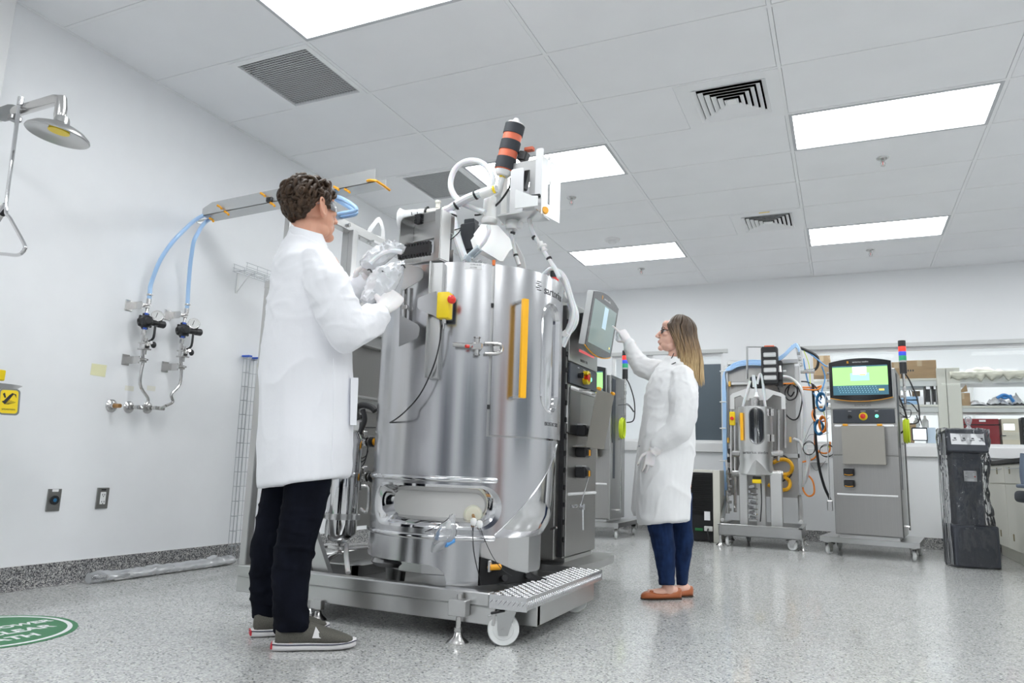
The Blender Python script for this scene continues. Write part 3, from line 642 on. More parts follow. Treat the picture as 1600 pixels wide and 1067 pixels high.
def sheet(name, loop, holes, r, th, m, parent, c=TC, step=3.0, label=None):
    """a sheet of metal cut to an outline given in (degrees, height) and rolled to radius r about the axis c"""
    bm = bmesh.new(); es = []
    for lp in [loop] + holes:
        vs = [bm.verts.new((p[0], p[1] * 100, 0)) for p in lp]
        es += [bm.edges.new((vs[i], vs[(i + 1) % len(vs)])) for i in range(len(vs))]
    bmesh.ops.triangle_fill(bm, use_beauty=True, use_dissolve=False, edges=es)
    a0, a1 = min(p[0] for p in loop), max(p[0] for p in loop); a = math.ceil(a0 / step) * step + .01
    while a < a1:
        bmesh.ops.bisect_plane(bm, geom=bm.verts[:] + bm.edges[:] + bm.faces[:], dist=1e-4, plane_co=(a, 0, 0), plane_no=(1, 0, 0)); a += step
    bm.verts.ensure_lookup_table(); P = [(v.co.x, v.co.y / 100) for v in bm.verts]; n = len(P); faces = []; rim = []
    for i, v in enumerate(bm.verts): v.index = i
    for f in bm.faces:
        ids = [v.index for v in f.verts]; ar = sum(P[ids[i]][0] * P[ids[(i + 1) % len(ids)]][1] - P[ids[(i + 1) % len(ids)]][0] * P[ids[i]][1] for i in range(len(ids)))
        faces.append(ids if ar > 0 else ids[::-1])
    for e in bm.edges:
        if len(e.link_faces) == 1: rim.append((e.verts[0].index, e.verts[1].index))
    bm.free(); rad = [math.radians(p[0]) for p in P]
    co = [(c.x + r * math.cos(q), c.y + r * math.sin(q), p[1]) for q, p in zip(rad, P)] + [(c.x + (r - th) * math.cos(q), c.y + (r - th) * math.sin(q), p[1]) for q, p in zip(rad, P)]
    F = faces + [[i + n for i in f[::-1]] for f in faces]; nf = len(F); F += [[i, j, j + n, i + n] for i, j in rim]
    me = bpy.data.meshes.new(name); me.from_pydata(co, [], F); me.update(); me.materials.append(m)
    nrm = []
    for k, p in enumerate(me.polygons):
        p.use_smooth = True
        for vi in p.vertices:
            if k < nf: q = rad[vi % n]; s = 1 if vi < n else -1; nrm.append((s * math.cos(q), s * math.sin(q), 0))
            else: nrm.append(tuple(p.normal))
    me.normals_split_custom_set(nrm)
    return place(me, name, parent, label, 0)
VES = thing('large_bioreactor', 'tall stainless bioreactor vessel on a wheeled skid in the middle of the room', 'bioreactor', (2.0, 0, 0))
# --- skid base
BZ = .2; FX0, FX1, FY0, FY1 = 1.22, 2.74, -.77, .28
b = B()
b.bx((FX0, FY0 + .004, .077), (2.60, FY0 + .05, .146), .003); b.bx((FX0, FY0, .146), (2.575, FY0 + .055, BZ + .002), .006)
b.bx((2.69, -.63, .066), (2.73, .12, .150), .003); b.bx((2.55, -.635, .066), (2.73, -.60, .150), .002)
b.bx((FX0 + .003, FY0 + .012, .080), (FX0 + .05, 1.0, BZ - .001), .003); b.bx((FX0, .95, .077), (1.55, 1.0, BZ), .003); b.bx((1.5, .40, .077), (1.55, 1.0, BZ), .003); b.bx((1.5, .37, .077), (2.3, .42, BZ), .003); b.bx((2.56, FY0 + .05, .09), (2.60, .3, .17), .002)
b.done('base_frame', STEEL, VES)
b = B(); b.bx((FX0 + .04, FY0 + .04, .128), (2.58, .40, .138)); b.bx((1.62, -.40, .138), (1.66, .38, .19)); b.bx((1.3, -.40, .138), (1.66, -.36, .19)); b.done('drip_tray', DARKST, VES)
# tread plate with raised lozenges
b = B(); b.bx((2.575, FY0, .192), (FX1, FY1 - .06, BZ)); b.bx((2.575, FY0 - .0006, .145), (FX1, FY0 + .006, BZ - .001)); b.bx((FX1 - .006, FY0, .150), (FX1 + .0006, FY1 - .06, BZ - .001)); b.bx((2.28, -.79 + .28, .192), (2.58, -.2, BZ - .001))
for i in range(8):
    for j in range(42):
        x = 2.585 + .0205 * i + .008; y = FY0 + .012 + .0232 * j
        if y < FY1 - .075: b.ell((x, y, BZ), (.0125, .0038, .0032), Matrix.Rotation(PI / 4 if (i + j) % 2 else -PI / 4, 3, 'Z'), 8, 4)
for i in range(8): b.ell((2.587 + .0205 * i, FY0 - .0003, .172), (.017, .0032, .0038), Matrix.Rotation(-PI / 4, 3, 'Y'), 8, 4)
for j in range(42):
    if FY0 + .02 + .0232 * j < FY1 - .07: b.ell((FX1 + .0003, FY0 + .015 + .0232 * j, .174), (.0032, .017, .0038), Matrix.Rotation(PI / 4, 3, 'X'), 8, 4)
b.cyl((2.60, FY0 - .003, .17), (2.60, FY0, .17), .007, n=12); b.done('tread_plate', mat('tread plate metal', (.66, .66, .67), .24, 1), VES)
# castors and levelling feet
def castor(parent, x, y, rot, R_=.062, wd=.03, top=.15, name='castor'):
    b = B(); M = Matrix.Rotation(rot, 3, 'Z'); f = lambda p: V((x, y, 0)) + M @ V(p); ax = M @ X_
    off = -.035
    w1 = B(); w1.lathe([(.012, -wd / 2), (R_ * .62, -wd / 2), (R_ * .66, -wd / 2 + .004), (R_ * .86, -wd / 2 + .002), (R_ - .004, -wd / 2), (R_, -wd / 2 + .006), (R_, wd / 2 - .006), (R_ - .004, wd / 2), (R_ * .86, wd / 2 - .002), (R_ * .66, wd / 2 - .004), (R_ * .62, wd / 2), (.012, wd / 2)], f((0, off, R_)), ax, 36)
    wh = w1.done(name, NYLON, parent, 'white nylon wheel')
    for s in (-1, 1):
        q = B(); pts = [(-.020, R_ - .022 - 0), (.018, R_ - .022), (.024, R_ + .004), (.05, top - .012), (-.03, top - .012), (-.024, R_)]
        q.prism([(u + off * 0 + off, v) for u, v in pts], f((s * (wd / 2 + .005) + (.0015), 0, 0)), M @ Y_, Z_, -.003); 
        q.cyl(f((s * (wd / 2 + .004), off, R_)), f((s * (wd / 2 + .012), off, R_)), .008, n=8); q.done('castor_fork', STEEL, wh)
    q = B(); q.cyl(f((0, 0, top - .014)), f((0, 0, top)), .036, n=20); q.box(f((0, 0, top + .003)), (.085, .085, .006)); q.box(f((0, -.075, top - .03)), (.03, .05, .006), .002, M @ Matrix.Rotation(.25, 3, 'X')); q.done('castor_plate', STEEL, wh)
    q = B(); q.box(f((0, -.06, top - .018)), (.05, .06, .009), .003, M @ Matrix.Rotation(.2, 3, 'X')); q.done('brake_pedal', BLACK, wh)
castor(VES, 2.655, -.715, math.radians(-62), .064); castor(VES, 2.67, .10, math.radians(-58), .064); castor(VES, 1.33, -.6, math.radians(20)); castor(VES, 1.4, .85, math.radians(100))
def foot(parent, x, y, top, m=PIPE):
    b = B(); b.lathe([(.0, 0), (.044, 0), (.046, .006), (.040, .012), (.022, .026), (.016, .04), (.011, .046), (.011, top)], (x, y, 0), Z_, 24); b.cyl((x, y, .045), (x, y, .06), .016, n=6); b.done('levelling_foot', m, parent)
foot(VES, 2.452, FY0 - .025, .19); b = B(); b.bx((2.41, FY0 - .045, .105), (2.49, FY0, .17), .003); b.done('foot_bracket', STEEL, VES)
foot(VES, 1.72, FY0 - .0, .08); b = B(); b.bx((1.69, FY0 - .02, .05), (1.75, FY0 + .01, .09), .003); b.cyl((1.70, FY0 - .02, .035), (1.68, FY0 - .04, .03), .02, n=10); b.done('foot_bracket', STEEL, VES)
# --- vessel
jacket = [(-165, 1.634), (-140, 1.634), (-115, 1.634), (-90, 1.633), (-52.3, 1.628), (-52.0, .838), (-20, .838), (9, .838), (9.0, .825), (5.5, .80), (3.0, .775), (-.5, .745), (-6, .702), (-13, .645), (-20, .592), (-27, .543), (-34, .492), (-40, .447), (-45.1, .412), (-45.9, .388), (-49.5, .386), (-52.6, .378), (-53.3, .36), (-53.3, .202), (-70.3, .202), (-70.6, .225), (-72.0, .250), (-75, .270), (-80, .280), (-101, .286), (-130, .283), (-165, .283)]
port = stadium(-123.5, -43.5, .438, .619, TR)
sheet('jacket', dense(jacket, 3), [port], TR, .006, TANK, VES)
# pressed oval port
inn = stadium(-113.5, -50, .482, .588, TR - .05)
b = B(); R0 = [pol(a, TR, z) for a, z in port]; R1 = [pol(a, TR + .010, z) for a, z in stadium(-125, -42, .434, .623, TR)]; R2 = [pol(a, TR + .008, z) for a, z in stadium(-122, -45, .445, .612, TR)]; R3 = [pol(a, TR - .045, z) for a, z in inn]
b.loft([R0, R1, R2, [p * .5 + q * .5 + V(pol(-80, .008, 0) - TC) for p, q in zip(R2, R3)], R3], caps=False); b.done('port_surround', POLISH, VES)
b = B(); cols = []
for i in range(60):     # flat-backed oval panel rolled to the drum
    u = -1 + 2 * i / 59; a = -81.75 + 32.6 * u; k = math.pi * (TR - .05) / 180; d_ = max(0, 32.6 * abs(u) * k - (32.6 * k - .0545)); hz = math.sqrt(max(1e-6, .0545 ** 2 - d_ * d_)); cols.append([pol(a, TR - .043, .535 + hz * (-1 + 2 * j / 6)) for j in range(7)])
for A, Q in zip(cols, cols[1:]):
    if A is cols[0]: A = [b.v(p) for p in A]; 
    else: A = last
    Q = [b.v(p) for p in Q]; last = Q
    for j in range(6): b.f([A[j], Q[j], Q[j + 1], A[j + 1]])
b.done('port_window', mat('frosted steel', (.66, .65, .63), .5, .2), VES, sharp=0)
c = AC(TR - .04, 739, 804); n_ = (c - TC).normalized(); n_.z = 0; n_.normalize()
b = B(); b.lathe([(.0, .012), (.034, .010), (.040, .004), (.042, 0)], c, n_, 28); po = b.done('port_disc', mat('ivory silicone', (.72, .70, .58), .4, sss=.2), VES)
b = B(); b.tube([c, c + n_ * .02 + Z_ * -.004, c + n_ * .05 + Z_ * -.012], .007, 8, 3); b.done('probe_stem', BRASS, po)
for px, py in ((740, 815), (749.5, 819)):
    q = AC(TR + .02, px, py); b = B(); b.lathe([(.006, -.016), (.012, -.012), (.014, .0), (.011, .012), (.006, .018)], q, n_ * .3 + Z_ * -1, 12); b.done('white_connector', WPLAST, po)
for p in ([(740, 820), (739, 840), (742, 870), (750, 905), (752, 914)], [(750, 824), (758, 845), (770, 870), (785, 890), (800, 900)]):
    b = B(); b.tube([AC(TR + .03 - .01 * i, *q) for i, q in enumerate(p)], .0016, 5, 4); b.done('sensor_wire', RUBBER, po)
b = B(); b.tube([pol(a, TR + .001, z) for a, z in [(9.0, .825), (5.5, .80), (3.0, .775), (-.5, .745), (-6, .702), (-13, .645), (-20, .592), (-27, .543), (-34, .492), (-40, .447), (-45.1, .414)]], .0026, 8, 3); b.done('rolled_edge', POLISH, VES)
# raised bands with rounded ends
for z0, z1, e in ((.634, .660, -45.8), (.386, .412, -46.0)):
    b = B(); zm_ = (z0 + z1) / 2; hz = (z1 - z0) / 2; prof = [(TR - .002, z0), (TR + .008, z0 + .002), (TR + .0125, z0 + .007), (TR + .0135, zm_), (TR + .0125, z1 - .007), (TR + .008, z1 - .002), (TR - .002, z1)]
    b.lathe(prof, TC, Z_, 60, math.radians(-165) - PI / 2, math.radians(e) - PI / 2); q = pol(e, TR, zm_); b.ell(q, (.0135, .013, hz), Matrix.Rotation(math.radians(e), 3, 'Z'), 14, 8); b.done('stiffening_band', POLISH, VES)
# inner cone and drum seen through the cut-away
b = B(); b.lathe([(.30, 1.60), (.448, 1.60), (.450, .84), (.447, .80), (.444, .72), (.440, .64), (.436, .56), (.431, .49), (.418, .445), (.40, .41), (.388, .394), (.36, .388), (.30, .385)], TC, Z_, 90, math.radians(-49) - PI / 2, math.radians(190) - PI / 2); b.done('vessel_shell', POLISH, VES)
b = B(); b.lathe([(.30, .40), (.385, .40), (.385, .232), (.30, .232)], TC, Z_, 18, caps=False); b.done('drum', STEEL, VES, sharp=10)
b = B(); b.lathe([(.10, .235), (.36, .235), (.36, .225), (.10, .225)], TC, Z_, 48, caps=False); b.lathe([(.0, .29), (.11, .28), (.12, .26), (.10, .24), (.05, .235), (.04, .15)], V((1.98, -.55, 0)), Z_, 24); b.bx((1.96, -.56, .14), (2.0, -.54, .22)); b.done('bottom_flange', DARKST, VES)
for a in (-35, -12): 
    q = pol(a, .36, .2); b = B(); b.box(q + Z_ * .02, (.09, .05, .035), .008, Matrix.Rotation(math.radians(a + 90), 3, 'Z')); b.cyl(q + V((.02, -.02, .02)), q + V((.06, -.06, .03)), .014, n=10); b.done('support_foot', BLACK, VES)
gd_ = V((.45, .893, 0)); gp = pol(-52, TR - .02, BZ)
b = B(); b.prism([(.0, 0), (.40, 0), (.30, .030), (.20, .05), (.06, .105), (.0, .118)], gp, gd_, Z_, -.012); br = b.done('corner_gusset', BLACKM, VES)
b = B(); q = gp + gd_ * .07 + Z_ * .075 + V((.012, -.008, 0)); b.cyl(q - gd_ * .03, q + gd_ * .03, .013, n=12); b.done('gusset_toggle', ORANGE, br)
b = B(); q = gp + gd_ * .045 + Z_ * .08 + V((.01, -.008, 0)); b.box(q, (.012, .02, .05), .002); b.done('toggle_bracket', PIPE, br)
# --- door
slot = stadium(-17.2, 4.8, .965, 1.502, TR + .004)
door = [(-50.7, 1.628), (-37, 1.629), (-16, 1.629), (45, 1.622), (45, .846), (8, .846), (-50.2, .846)]
sheet('door', dense(door, 3), [slot], TR + .004, .010, TANK, VES)
for z in (1.435, .97):
    b = B(); b.box(pol(-51.4, TR - .002, z), (.012, .008, .02), .001, Matrix.Rotation(math.radians(-51.4 + 90), 3, 'Z')); b.done('seam_latch', BLACK, VES)
b = B(); b.box(pol(-3, TR - .0, .842), (.03, .008, .006), R=Matrix.Rotation(math.radians(87), 3, 'Z')); b.done('seam_latch', BLACK, VES)
sheet('door_rebate', dense([(-53.5, 1.62), (12, 1.62), (12, .835), (-53.5, .835)], 3), [stadium(-17.2, 4.8, .965, 1.502, TR - .004)], TR - .008, .004, STEEL, VES)
b = B(); R0 = [pol(a, TR + .0045, z) for a, z in slot]; R1 = [pol(a, TR + .009, z) for a, z in stadium(-16.6, 4.2, .972, 1.495, TR)]; R2 = [pol(a, TR - .035, z) for a, z in stadium(-15.6, 3.2, .985, 1.482, TR)]
b.loft([R0, R1, R2], caps=False); b.done('window_rim', POLISH, VES)
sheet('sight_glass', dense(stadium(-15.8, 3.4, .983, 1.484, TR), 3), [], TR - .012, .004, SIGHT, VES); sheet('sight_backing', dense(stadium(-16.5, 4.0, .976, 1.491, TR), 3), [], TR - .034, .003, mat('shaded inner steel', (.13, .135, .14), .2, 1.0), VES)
b = B(); b.tube([pol(-4, TR - .022, 1.47), pol(-4, TR - .022, .99)], .004, 6, 1)
for z in (1.44, 1.22, 1.0): b.tube([pol(-9, TR - .026, z), pol(-4, TR - .02, z)], .005, 6, 1)
b.done('sight_rod', PIPE, VES)
hb, ht = AC(TR + .06, 814.5, 622), AC(TR + .06, 819, 467.5); hn = V((hb.x - TC.x, hb.y - TC.y, 0)).normalized(); tg = V((-hn.y, hn.x, 0))
b = B(); b.prism(rbox2(.030, ht.z - hb.z, .003, 2, 0, (ht.z - hb.z) / 2), hb, tg, Z_, .016); h = b.done('door_handle', HANDLE, VES, 'amber grab handle')
b = B()
for q in (hb + Z_ * .006, ht - Z_ * .006): b.box(q - hn * .032, (.026, .078, .010), .002, Matrix.Rotation(math.atan2(hn.y, hn.x) - PI / 2, 3, 'Z'))
b.done('standoff', ALU, h)
# latch
b = B(); a0, a1 = AC(TR + .035, 708, 538), AC(TR + .035, 748, 541); b.tube([a0, a0 * .5 + a1 * .5, a1], .0105, 10, 3); q = AC(TR + .025, 745, 541)
b.cyl(q - Z_ * .035, q + Z_ * .035, .012, n=10); b.box(q, (.05, .04, .03), .006, Matrix.Rotation(math.radians(30), 3, 'Z')); b.cyl(q + Z_ * .036, q + Z_ * .042, .016, n=6); b.cyl(q - Z_ * .042, q - Z_ * .036, .016, n=6)
l0, l1 = [AC(TR + .025, x, y) for x, y in ((757, 536), (757, 552))]; r0, r1 = [AC(TR + .02, x, y) for x, y in ((782, 538), (782, 551))]; b.tube([l0, r0, r1, l1], .006, 8, 4, closed=False); q = AC(TR + .012, 776, 545); b.box(q, (.035, .03, .035), .008, Matrix.Rotation(math.radians(42), 3, 'Z')); b.done('toggle_latch', PIPE, VES)
b = B(); q = AC(TR + .05, 730, 541); b.cyl(q - tg * .008, q + tg * .008, .008, n=8); b.done('latch_mark', RED, VES)
# lettering
def on_drum(s, size, px, py, m, r=TR + .0045, name='lettering', al='CENTER', bold=0.0):
    q = AC(r, px, py); n_ = V((q.x - TC.x, q.y - TC.y, 0)).normalized(); x = V((-n_.y, n_.x, 0)); o = text(s, size, V((0, 0, 0)), X_, Y_, m, name, VES, .0004, al, bold=bold)
    a0 = math.atan2(n_.y, n_.x)
    for v in o.data.vertices:
        a = a0 + v.co.x / r; v.co = V((TC.x + (r + v.co.z) * math.cos(a), TC.y + (r + v.co.z) * math.sin(a), q.z + v.co.y))
    return o
INK = mat('dark print', (.06, .06, .065), .5)
on_drum('sartorius', .056, 850.5, 453, INK, al='LEFT', bold=.0006); on_drum('BIOSTAT STR', .025, 851, 662, INK, al='LEFT')
b = B(); q = AC(TR + .0046, 842, 447)
for i, (w0, w1) in enumerate(((-.012, .014), (-.018, .004), (-.006, .018), (-.018, .008), (-.01, .018))):
    a = math.atan2(q.y - TC.y, q.x - TC.x); z = q.z + .02 - .01 * i
    b.loft([[pol(math.degrees(a + w / TR), TR + .005, z + d) for d in (0, .004)] + [pol(math.degrees(a + w / TR), TR + .0045, z + d) for d in (.004, 0)] for w in (w0, (w0 + w1) / 2, w1)])
b.done('logo', INK, VES)
b = B(); q = AC(TR + .001, 740, 415.5); b.box(q, (.078, .0016, .03), R=Matrix.Rotation(math.radians(28), 3, 'Z')); lb = b.done('asset_label', PAPER, VES)
on_drum('0000-12 PPE 00 006', .0095, 740, 413.5, INK, TR + .002); on_drum('BA1173B', .0095, 739, 418, INK, TR + .002)
# --- emergency stop box on its bracket channel
es0, es1 = AC(TR + .03, 691, 410), AC(TR + .03, 681, 591); nb = V((es1.x - TC.x, es1.y - TC.y, 0)).normalized(); tb = V((-nb.y, nb.x, 0)); RB = Matrix.Rotation(math.atan2(nb.y, nb.x) + PI / 2, 3, 'Z')
b = B(); hgt = es0.z - es1.z; cm = pol(-82.6, TR + .018, (es0.z + es1.z) / 2)
b.box(cm, (.052, .036, hgt), .002, RB); b.box(cm + nb * .012 - tb * .026, (.006, .06, hgt), 0, RB); b.done('bracket_channel', STEEL, VES)
eb = AC(TR + .075, 695, 478); b = B(); b.box(eb, (.058, .056, .118), .006, RB, 2); eo = b.done('emergency_stop', YELLOW, VES, 'yellow box with red mushroom button')
b = B(); b.box(eb - nb * .034 - tb * .004, (.062, .014, .122), .003, RB); b.done('back_box', GREYD, eo)
ed = (nb + tb * .9).normalized(); b = B(); q = eb + tb * .026 + Z_ * .022 + nb * .012; b.cyl(q, q + ed * .02, .010, n=12); b.lathe([(.010, .016), (.019, .018), (.020, .026), (.014, .034), (.0, .037)], q, ed, 18); b.done('stop_button', RED, eo)
b = B(); q = eb - Z_ * .06; b.cyl(q, q - Z_ * .02, .010, n=10); b.cyl(q - Z_ * .02, q - Z_ * .045, .007, .004, n=8); b.done('cable_gland', PIPE, eo)
b = B(); b.tube([q - Z_ * .03] + [AC(TR + .065 - .004 * i, x, y) for i, (x, y) in enumerate(((690, 510), (687, 535), (678, 570), (660, 610), (640, 636), (615, 657)))] + [AY(-.3, 590, 667), AX(1.5, 570, 668)], .0035, 6, 6); b.done('stop_cable', RUBBER, eo)
# --- bottle holder plates with hexagonal tabs
hp = pol(-97, TR + .05, 1.4); hn2 = V((math.cos(math.radians(-97)), math.sin(math.radians(-97)), 0)); hx = V((-hn2.y, hn2.x, 0))
def pp(px, py):
    q = AP(hp, hn2, px, py) - hp; return (q.dot(hx), q.z)
Z5 = lambda L_: [(580 + x / 5.336, 400 + y / 5.336) for x, y in L_]
b = B(); b.prism([pp(*q) for q in Z5([(275, 60), (400, 95), (430, 115), (438, 135), (434, 180), (410, 208), (320, 262), (262, 290), (258, 500), (385, 568), (403, 590), (406, 610), (400, 662), (385, 688), (235, 755), (243, 480), (250, 290), (276, 180)])], hp, hx, Z_, .004)
b.prism([pp(*q) for q in Z5([(552, 292), (470, 320), (402, 348), (392, 362), (388, 425), (400, 446), (470, 478), (530, 500), (556, 520)])], hp, hx, Z_, .004)
b.done('bottle_holder', STEEL, VES, 'bent plate with hexagonal tabs')
b = B(); 
b.tube([AC(TR + .02, 634, 448), AC(TR + .02, 632, 505)], .010, 8, 1); b.box(AC(TR + .02, 633, 480), (.03, .02, .02), .003); b.done('holder_hinge', PIPE, VES)
# --- frame over the vessel
fp = pol(-97, TR - .03, 1.7)
def fq(px, py): q = AP(fp, hn2, px, py) - fp; return (q.dot(hx), q.z)
A0, A1 = fq(632, 411), fq(700, 340); zt = fq(650, 342)[1]
b = B(); x0, z0 = A0; x1 = A1[0]; rr = .03
def strap(pts, th, dep):
    rings = []
    for i, p in enumerate(pts):
        a = pts[max(i - 1, 0)]; c = pts[min(i + 1, len(pts) - 1)]; d = V((c[0] - a[0], c[1] - a[1])).normalized(); nn = V((-d.y, d.x)) * th
        P0 = fp + hx * p[0] + Z_ * p[1]; P1 = fp + hx * (p[0] + nn.x) + Z_ * (p[1] + nn.y); rings.append([P0 + hn2 * dep / 2, P1 + hn2 * dep / 2, P1 - hn2 * dep / 2, P0 - hn2 * dep / 2])
    b.loft(rings)
strap([(x0, z0 - .02), (x0, zt - rr)] + [(x0 + rr - rr * math.cos(a), zt - rr + rr * math.sin(a)) for a in (.3, .6, .9, 1.2)] + [(x0 + rr, zt), (x1, zt)], -.005, .10)
b.prism([(x1 - .032, z0 - .02), (x1, z0 - .02), (x1, zt + .004), (x1 - .032, zt + .004)], fp + hn2 * .05, hx, Z_, .005); b.prism([(x1, z0 - .02), (x1 + .004, z0 - .02), (x1 + .004, zt), (x1, zt)], fp + hn2 * .05, hx, Z_, -.07)
b.prism([(x0, z0 - .02), (x1, z0 - .02), (x1, z0 + .05), (x0, z0 + .05)], fp - hn2 * .06, hx, Z_, .004); b.prism([(x0, zt - .09), (x1, zt - .09), (x1, zt), (x0, zt)], fp - hn2 * .055, hx, Z_, .004); b.prism([(x0, z0), (x0 + .06, z0), (x0 + .06, zt), (x0, zt)], fp - hn2 * .056, hx, Z_, .004); b.prism([(x0 + .02, z0 + .11), (x1, z0 + .12), (x1, z0 + .125), (x0 + .02, z0 + .115)], fp - hn2 * .05, hx, Z_, .02)
b.prism([(x0, z0 - .025), (x1, z0 - .025), (x1, z0 - .02), (x0, z0 - .02)], fp + hn2 * .05, hx, Z_, -.1); b.done('top_frame', STEEL, VES)
def comb(u0, u1, z, h, vert, name='cable_comb'):
    b = B(); n = 11 if not vert else 5; o = fp + hn2 * .056
    if not vert:
        b.prism([(u0, z), (u1, z), (u1, z + h * .6), (u0, z + h * .6)], o, hx, Z_, .02)
        for i in range(n):
            u = u0 + (u1 - u0) * (i + .5) / n; wd = (u1 - u0) / n * .3
            for zz in (z + h * .6, z - h * .2): b.prism([(u - wd, zz), (u + wd, zz), (u + wd, zz + h * .22), (u - wd, zz + h * .22)], o, hx, Z_, .02)
    else:
        b.prism([(u0, z), (u1, z), (u1, z + h), (u0, z + h)], o, hx, Z_, .02)
        for i in range(n):
            zz = z + h * (i + .3) / n
            for s, u in ((-1, u0), (1, u1)): b.prism([(u - .006, zz), (u + .006, zz), (u + .006, zz + h / n * .5), (u - .006, zz + h / n * .5)], o, hx, Z_, .022)
    b.done(name, BLACK, VES)
u0, v0 = fq(637, 409); u1 = fq(686, 400)[0]; comb(u0, u1, v0 + .006, fq(637, 389)[1] - v0, 0); u0, v0 = fq(664.5, 357); u1, v1 = fq(672.5, 341); comb(u0, u1, v0, v1 - v0, 1)
# --- heater and filter rig
def band(b, p, d, r, h, n=20): b.lathe([(r, 0), (r + .002, .003), (r + .002, h - .003), (r, h)], p, d, n)
RY = -.33
h0, h1 = AY(RY, 786, 272), AY(RY, 806, 192); hd = (h1 - h0); HL = hd.length; hd.normalize()
b = B(); b.lathe([(.045, HL * .06), (.049, HL * .08), (.049, HL * .95), (.045, HL * .96)], h0, hd, 24); he = b.done('filter_heater', BRICK, VES, 'orange sleeve with black bands')
for u, l in ((.08, .22), (.44, .19), (.76, .19)):
    b = B(); n = 14; x, y, d = basis(hd); r = .0525
    rings = []
    for s in (u * HL, (u + l) * HL): rings.append([h0 + hd * s + x * (r * math.cos(2 * PI * i / 24) * (1.14 if i in (0, 23) else 1)) + y * (r * math.sin(2 * PI * i / 24) * (1.14 if i in (1, 23) else 1)) for i in range(24)])
    b.loft(rings); b.done('strap', mat('charcoal strap', (.03, .034, .042), .7), he)
b = B(); b.lathe([(.045, HL * .96), (.042, HL * .99), (.024, HL * 1.01), (.018, HL * 1.04), (.012, HL * 1.08), (.0, HL * 1.1)], h0, hd, 16); b.lathe([(.0, -.012), (.034, -.010), (.044, .004), (.046, HL * .1)], h0, hd, 20); b.done('filter_cap', WPLAST, he)
b = B(); b.lathe([(.017, -.022), (.017, -.012), (.012, -.01)], h0, hd, 14); b.done('clamp_ring', YELLOW, he)
b = B(); b.tube([h0 - hd * .01, h0 - hd * .05, AY(RY, 779, 300), AY(RY, 770, 303)], .017, 12, 5); b.done('filter_neck', WPLAST, he)
b = B(); b.tube([AY(RY - .02, x, y) for x, y in ((798, 278), (797, 290), (790, 303), (778, 318), (764, 329), (750, 335), (742, 336))], .0055, 8, 5); b.done('heater_cable', RUBBER, he)
# vertical filter capsule
f0, f1 = AY(RY - .02, 764, 349), AY(RY - .02, 767, 296)
b = B(); b.lathe([(.010, -.01), (.036, -.004), (.042, .006), (.042, .02), (.036, .026), (.034, .05), (.034, .125), (.026, .14), (.014, .15)], f0, f1 - f0, 24); fc = b.done('filter_capsule', WPLAST, VES, 'white filter capsule')
b = B(); b.lathe([(.011, -.02), (.013, -.016), (.013, -.008), (.011, -.004)], f0, f1 - f0, 14); b.done('hose_clip', BLACK, fc)
# rig plates (brushed / clear) and tray
TZ2 = 1.955; q4 = [AZ(TZ2, *p) for p in ((777, 338), (838, 328), (859, 345), (787, 351))]
b = B(); b.loft([[p for p in q4], [p + Z_ * .008 for p in q4]]); rig = b.done('rig_tray', ALU, VES)
def vplate(name, pa, pb, z0, z1, m, th=.004, hole=None, parent=None):
    pa, pb = V(pa), V(pb); d = V((pb.x - pa.x, pb.y - pa.y, 0)); L = d.length; d.normalize(); b = B(); o = V((pa.x, pa.y, 0))
    if hole:
        a, c_, e, g_ = hole; b.prism([(0, z0), (a, z0), (a, z1), (0, z1)], o, d, Z_, th); b.prism([(c_, z0), (L, z0), (L, z1), (c_, z1)], o, d, Z_, th); b.prism([(a, z0), (c_, z0), (c_, e), (a, e)], o, d, Z_, th); b.prism([(a, g_), (c_, g_), (c_, z1), (a, z1)], o, d, Z_, th)
    else: b.prism(rbox2(L, z1 - z0, min(.012, L * .3), 3, L / 2, (z0 + z1) / 2), o, d, Z_, th)
    return b.done(name, m, parent or VES)
TL, TRt, TRb, TLb = q4
vplate('rig_back_plate', TL * .75 + TRt * .25 + V((0, .06, 0)), TRt + V((0, .06, 0)), TZ2, 2.25, STEEL, hole=(.03, .10, 2.03, 2.2))
vplate('rig_fork_plate', TL + V((-.045, .13, 0)), TL + V((-.015, .14, 0)), TZ2 - .0, 2.37, WPLAST)
vplate('rig_fork_plate', TRt * .9 + TL * .1 + V((.0, .03, 0)), TRt + V((.02, .03, 0)), TZ2, 2.29, mat('pale plate', (.74, .74, .75), .3, .5))
vplate('rig_side_plate', TRt + V((.022, .0, 0)), TRb + V((.05, .0, 0)), TZ2 - .02, 2.235, ALU, hole=(.055, .075, 2.0, 2.25))
vplate('rig_front_plate', TL * .72 + TRt * .28 + V((0, .02, 0)), TL * .38 + TRt * .62 + V((0, .02, 0)), TZ2, 2.20, mat('satin plate', (.70, .70, .71), .35, .8))
b = B(); q = AY(RY, 806, 243); b.box(q + V((.03, .03, 0)), (.05, .05, .05), .006, Matrix.Rotation(.3, 3, 'Y')); b.box(q + V((.025, .05, -.11)), (.06, .05, .12), .006, Matrix.Rotation(.25, 3, 'Y')); b.done('rig_clamp', BLACK, VES)
b = B(); q = AY(RY, 812, 238); b.box(q + V((.035, .045, .03)), (.05, .03, .02), .003); b.box(q + V((.01, .03, -.07)), (.05, .03, .02), .003); b.done('rig_clamp_sleeve', BRICK, VES)
b = B(); q = AZ(TZ2 + .02, 824, 322); b.prism([(-.06, 0), (.06, 0), (.06, .05), (.03, .055), (-.06, .1)], q + V((-.0, -.01, -.01)), X_, Z_, .006); b.done('rig_gusset', ALU, VES)
b = B(); b.box(q + V((.02, .05, .06)), (.07, .06, .012), .002); b.done('rig_black_bar', BLACK, VES)
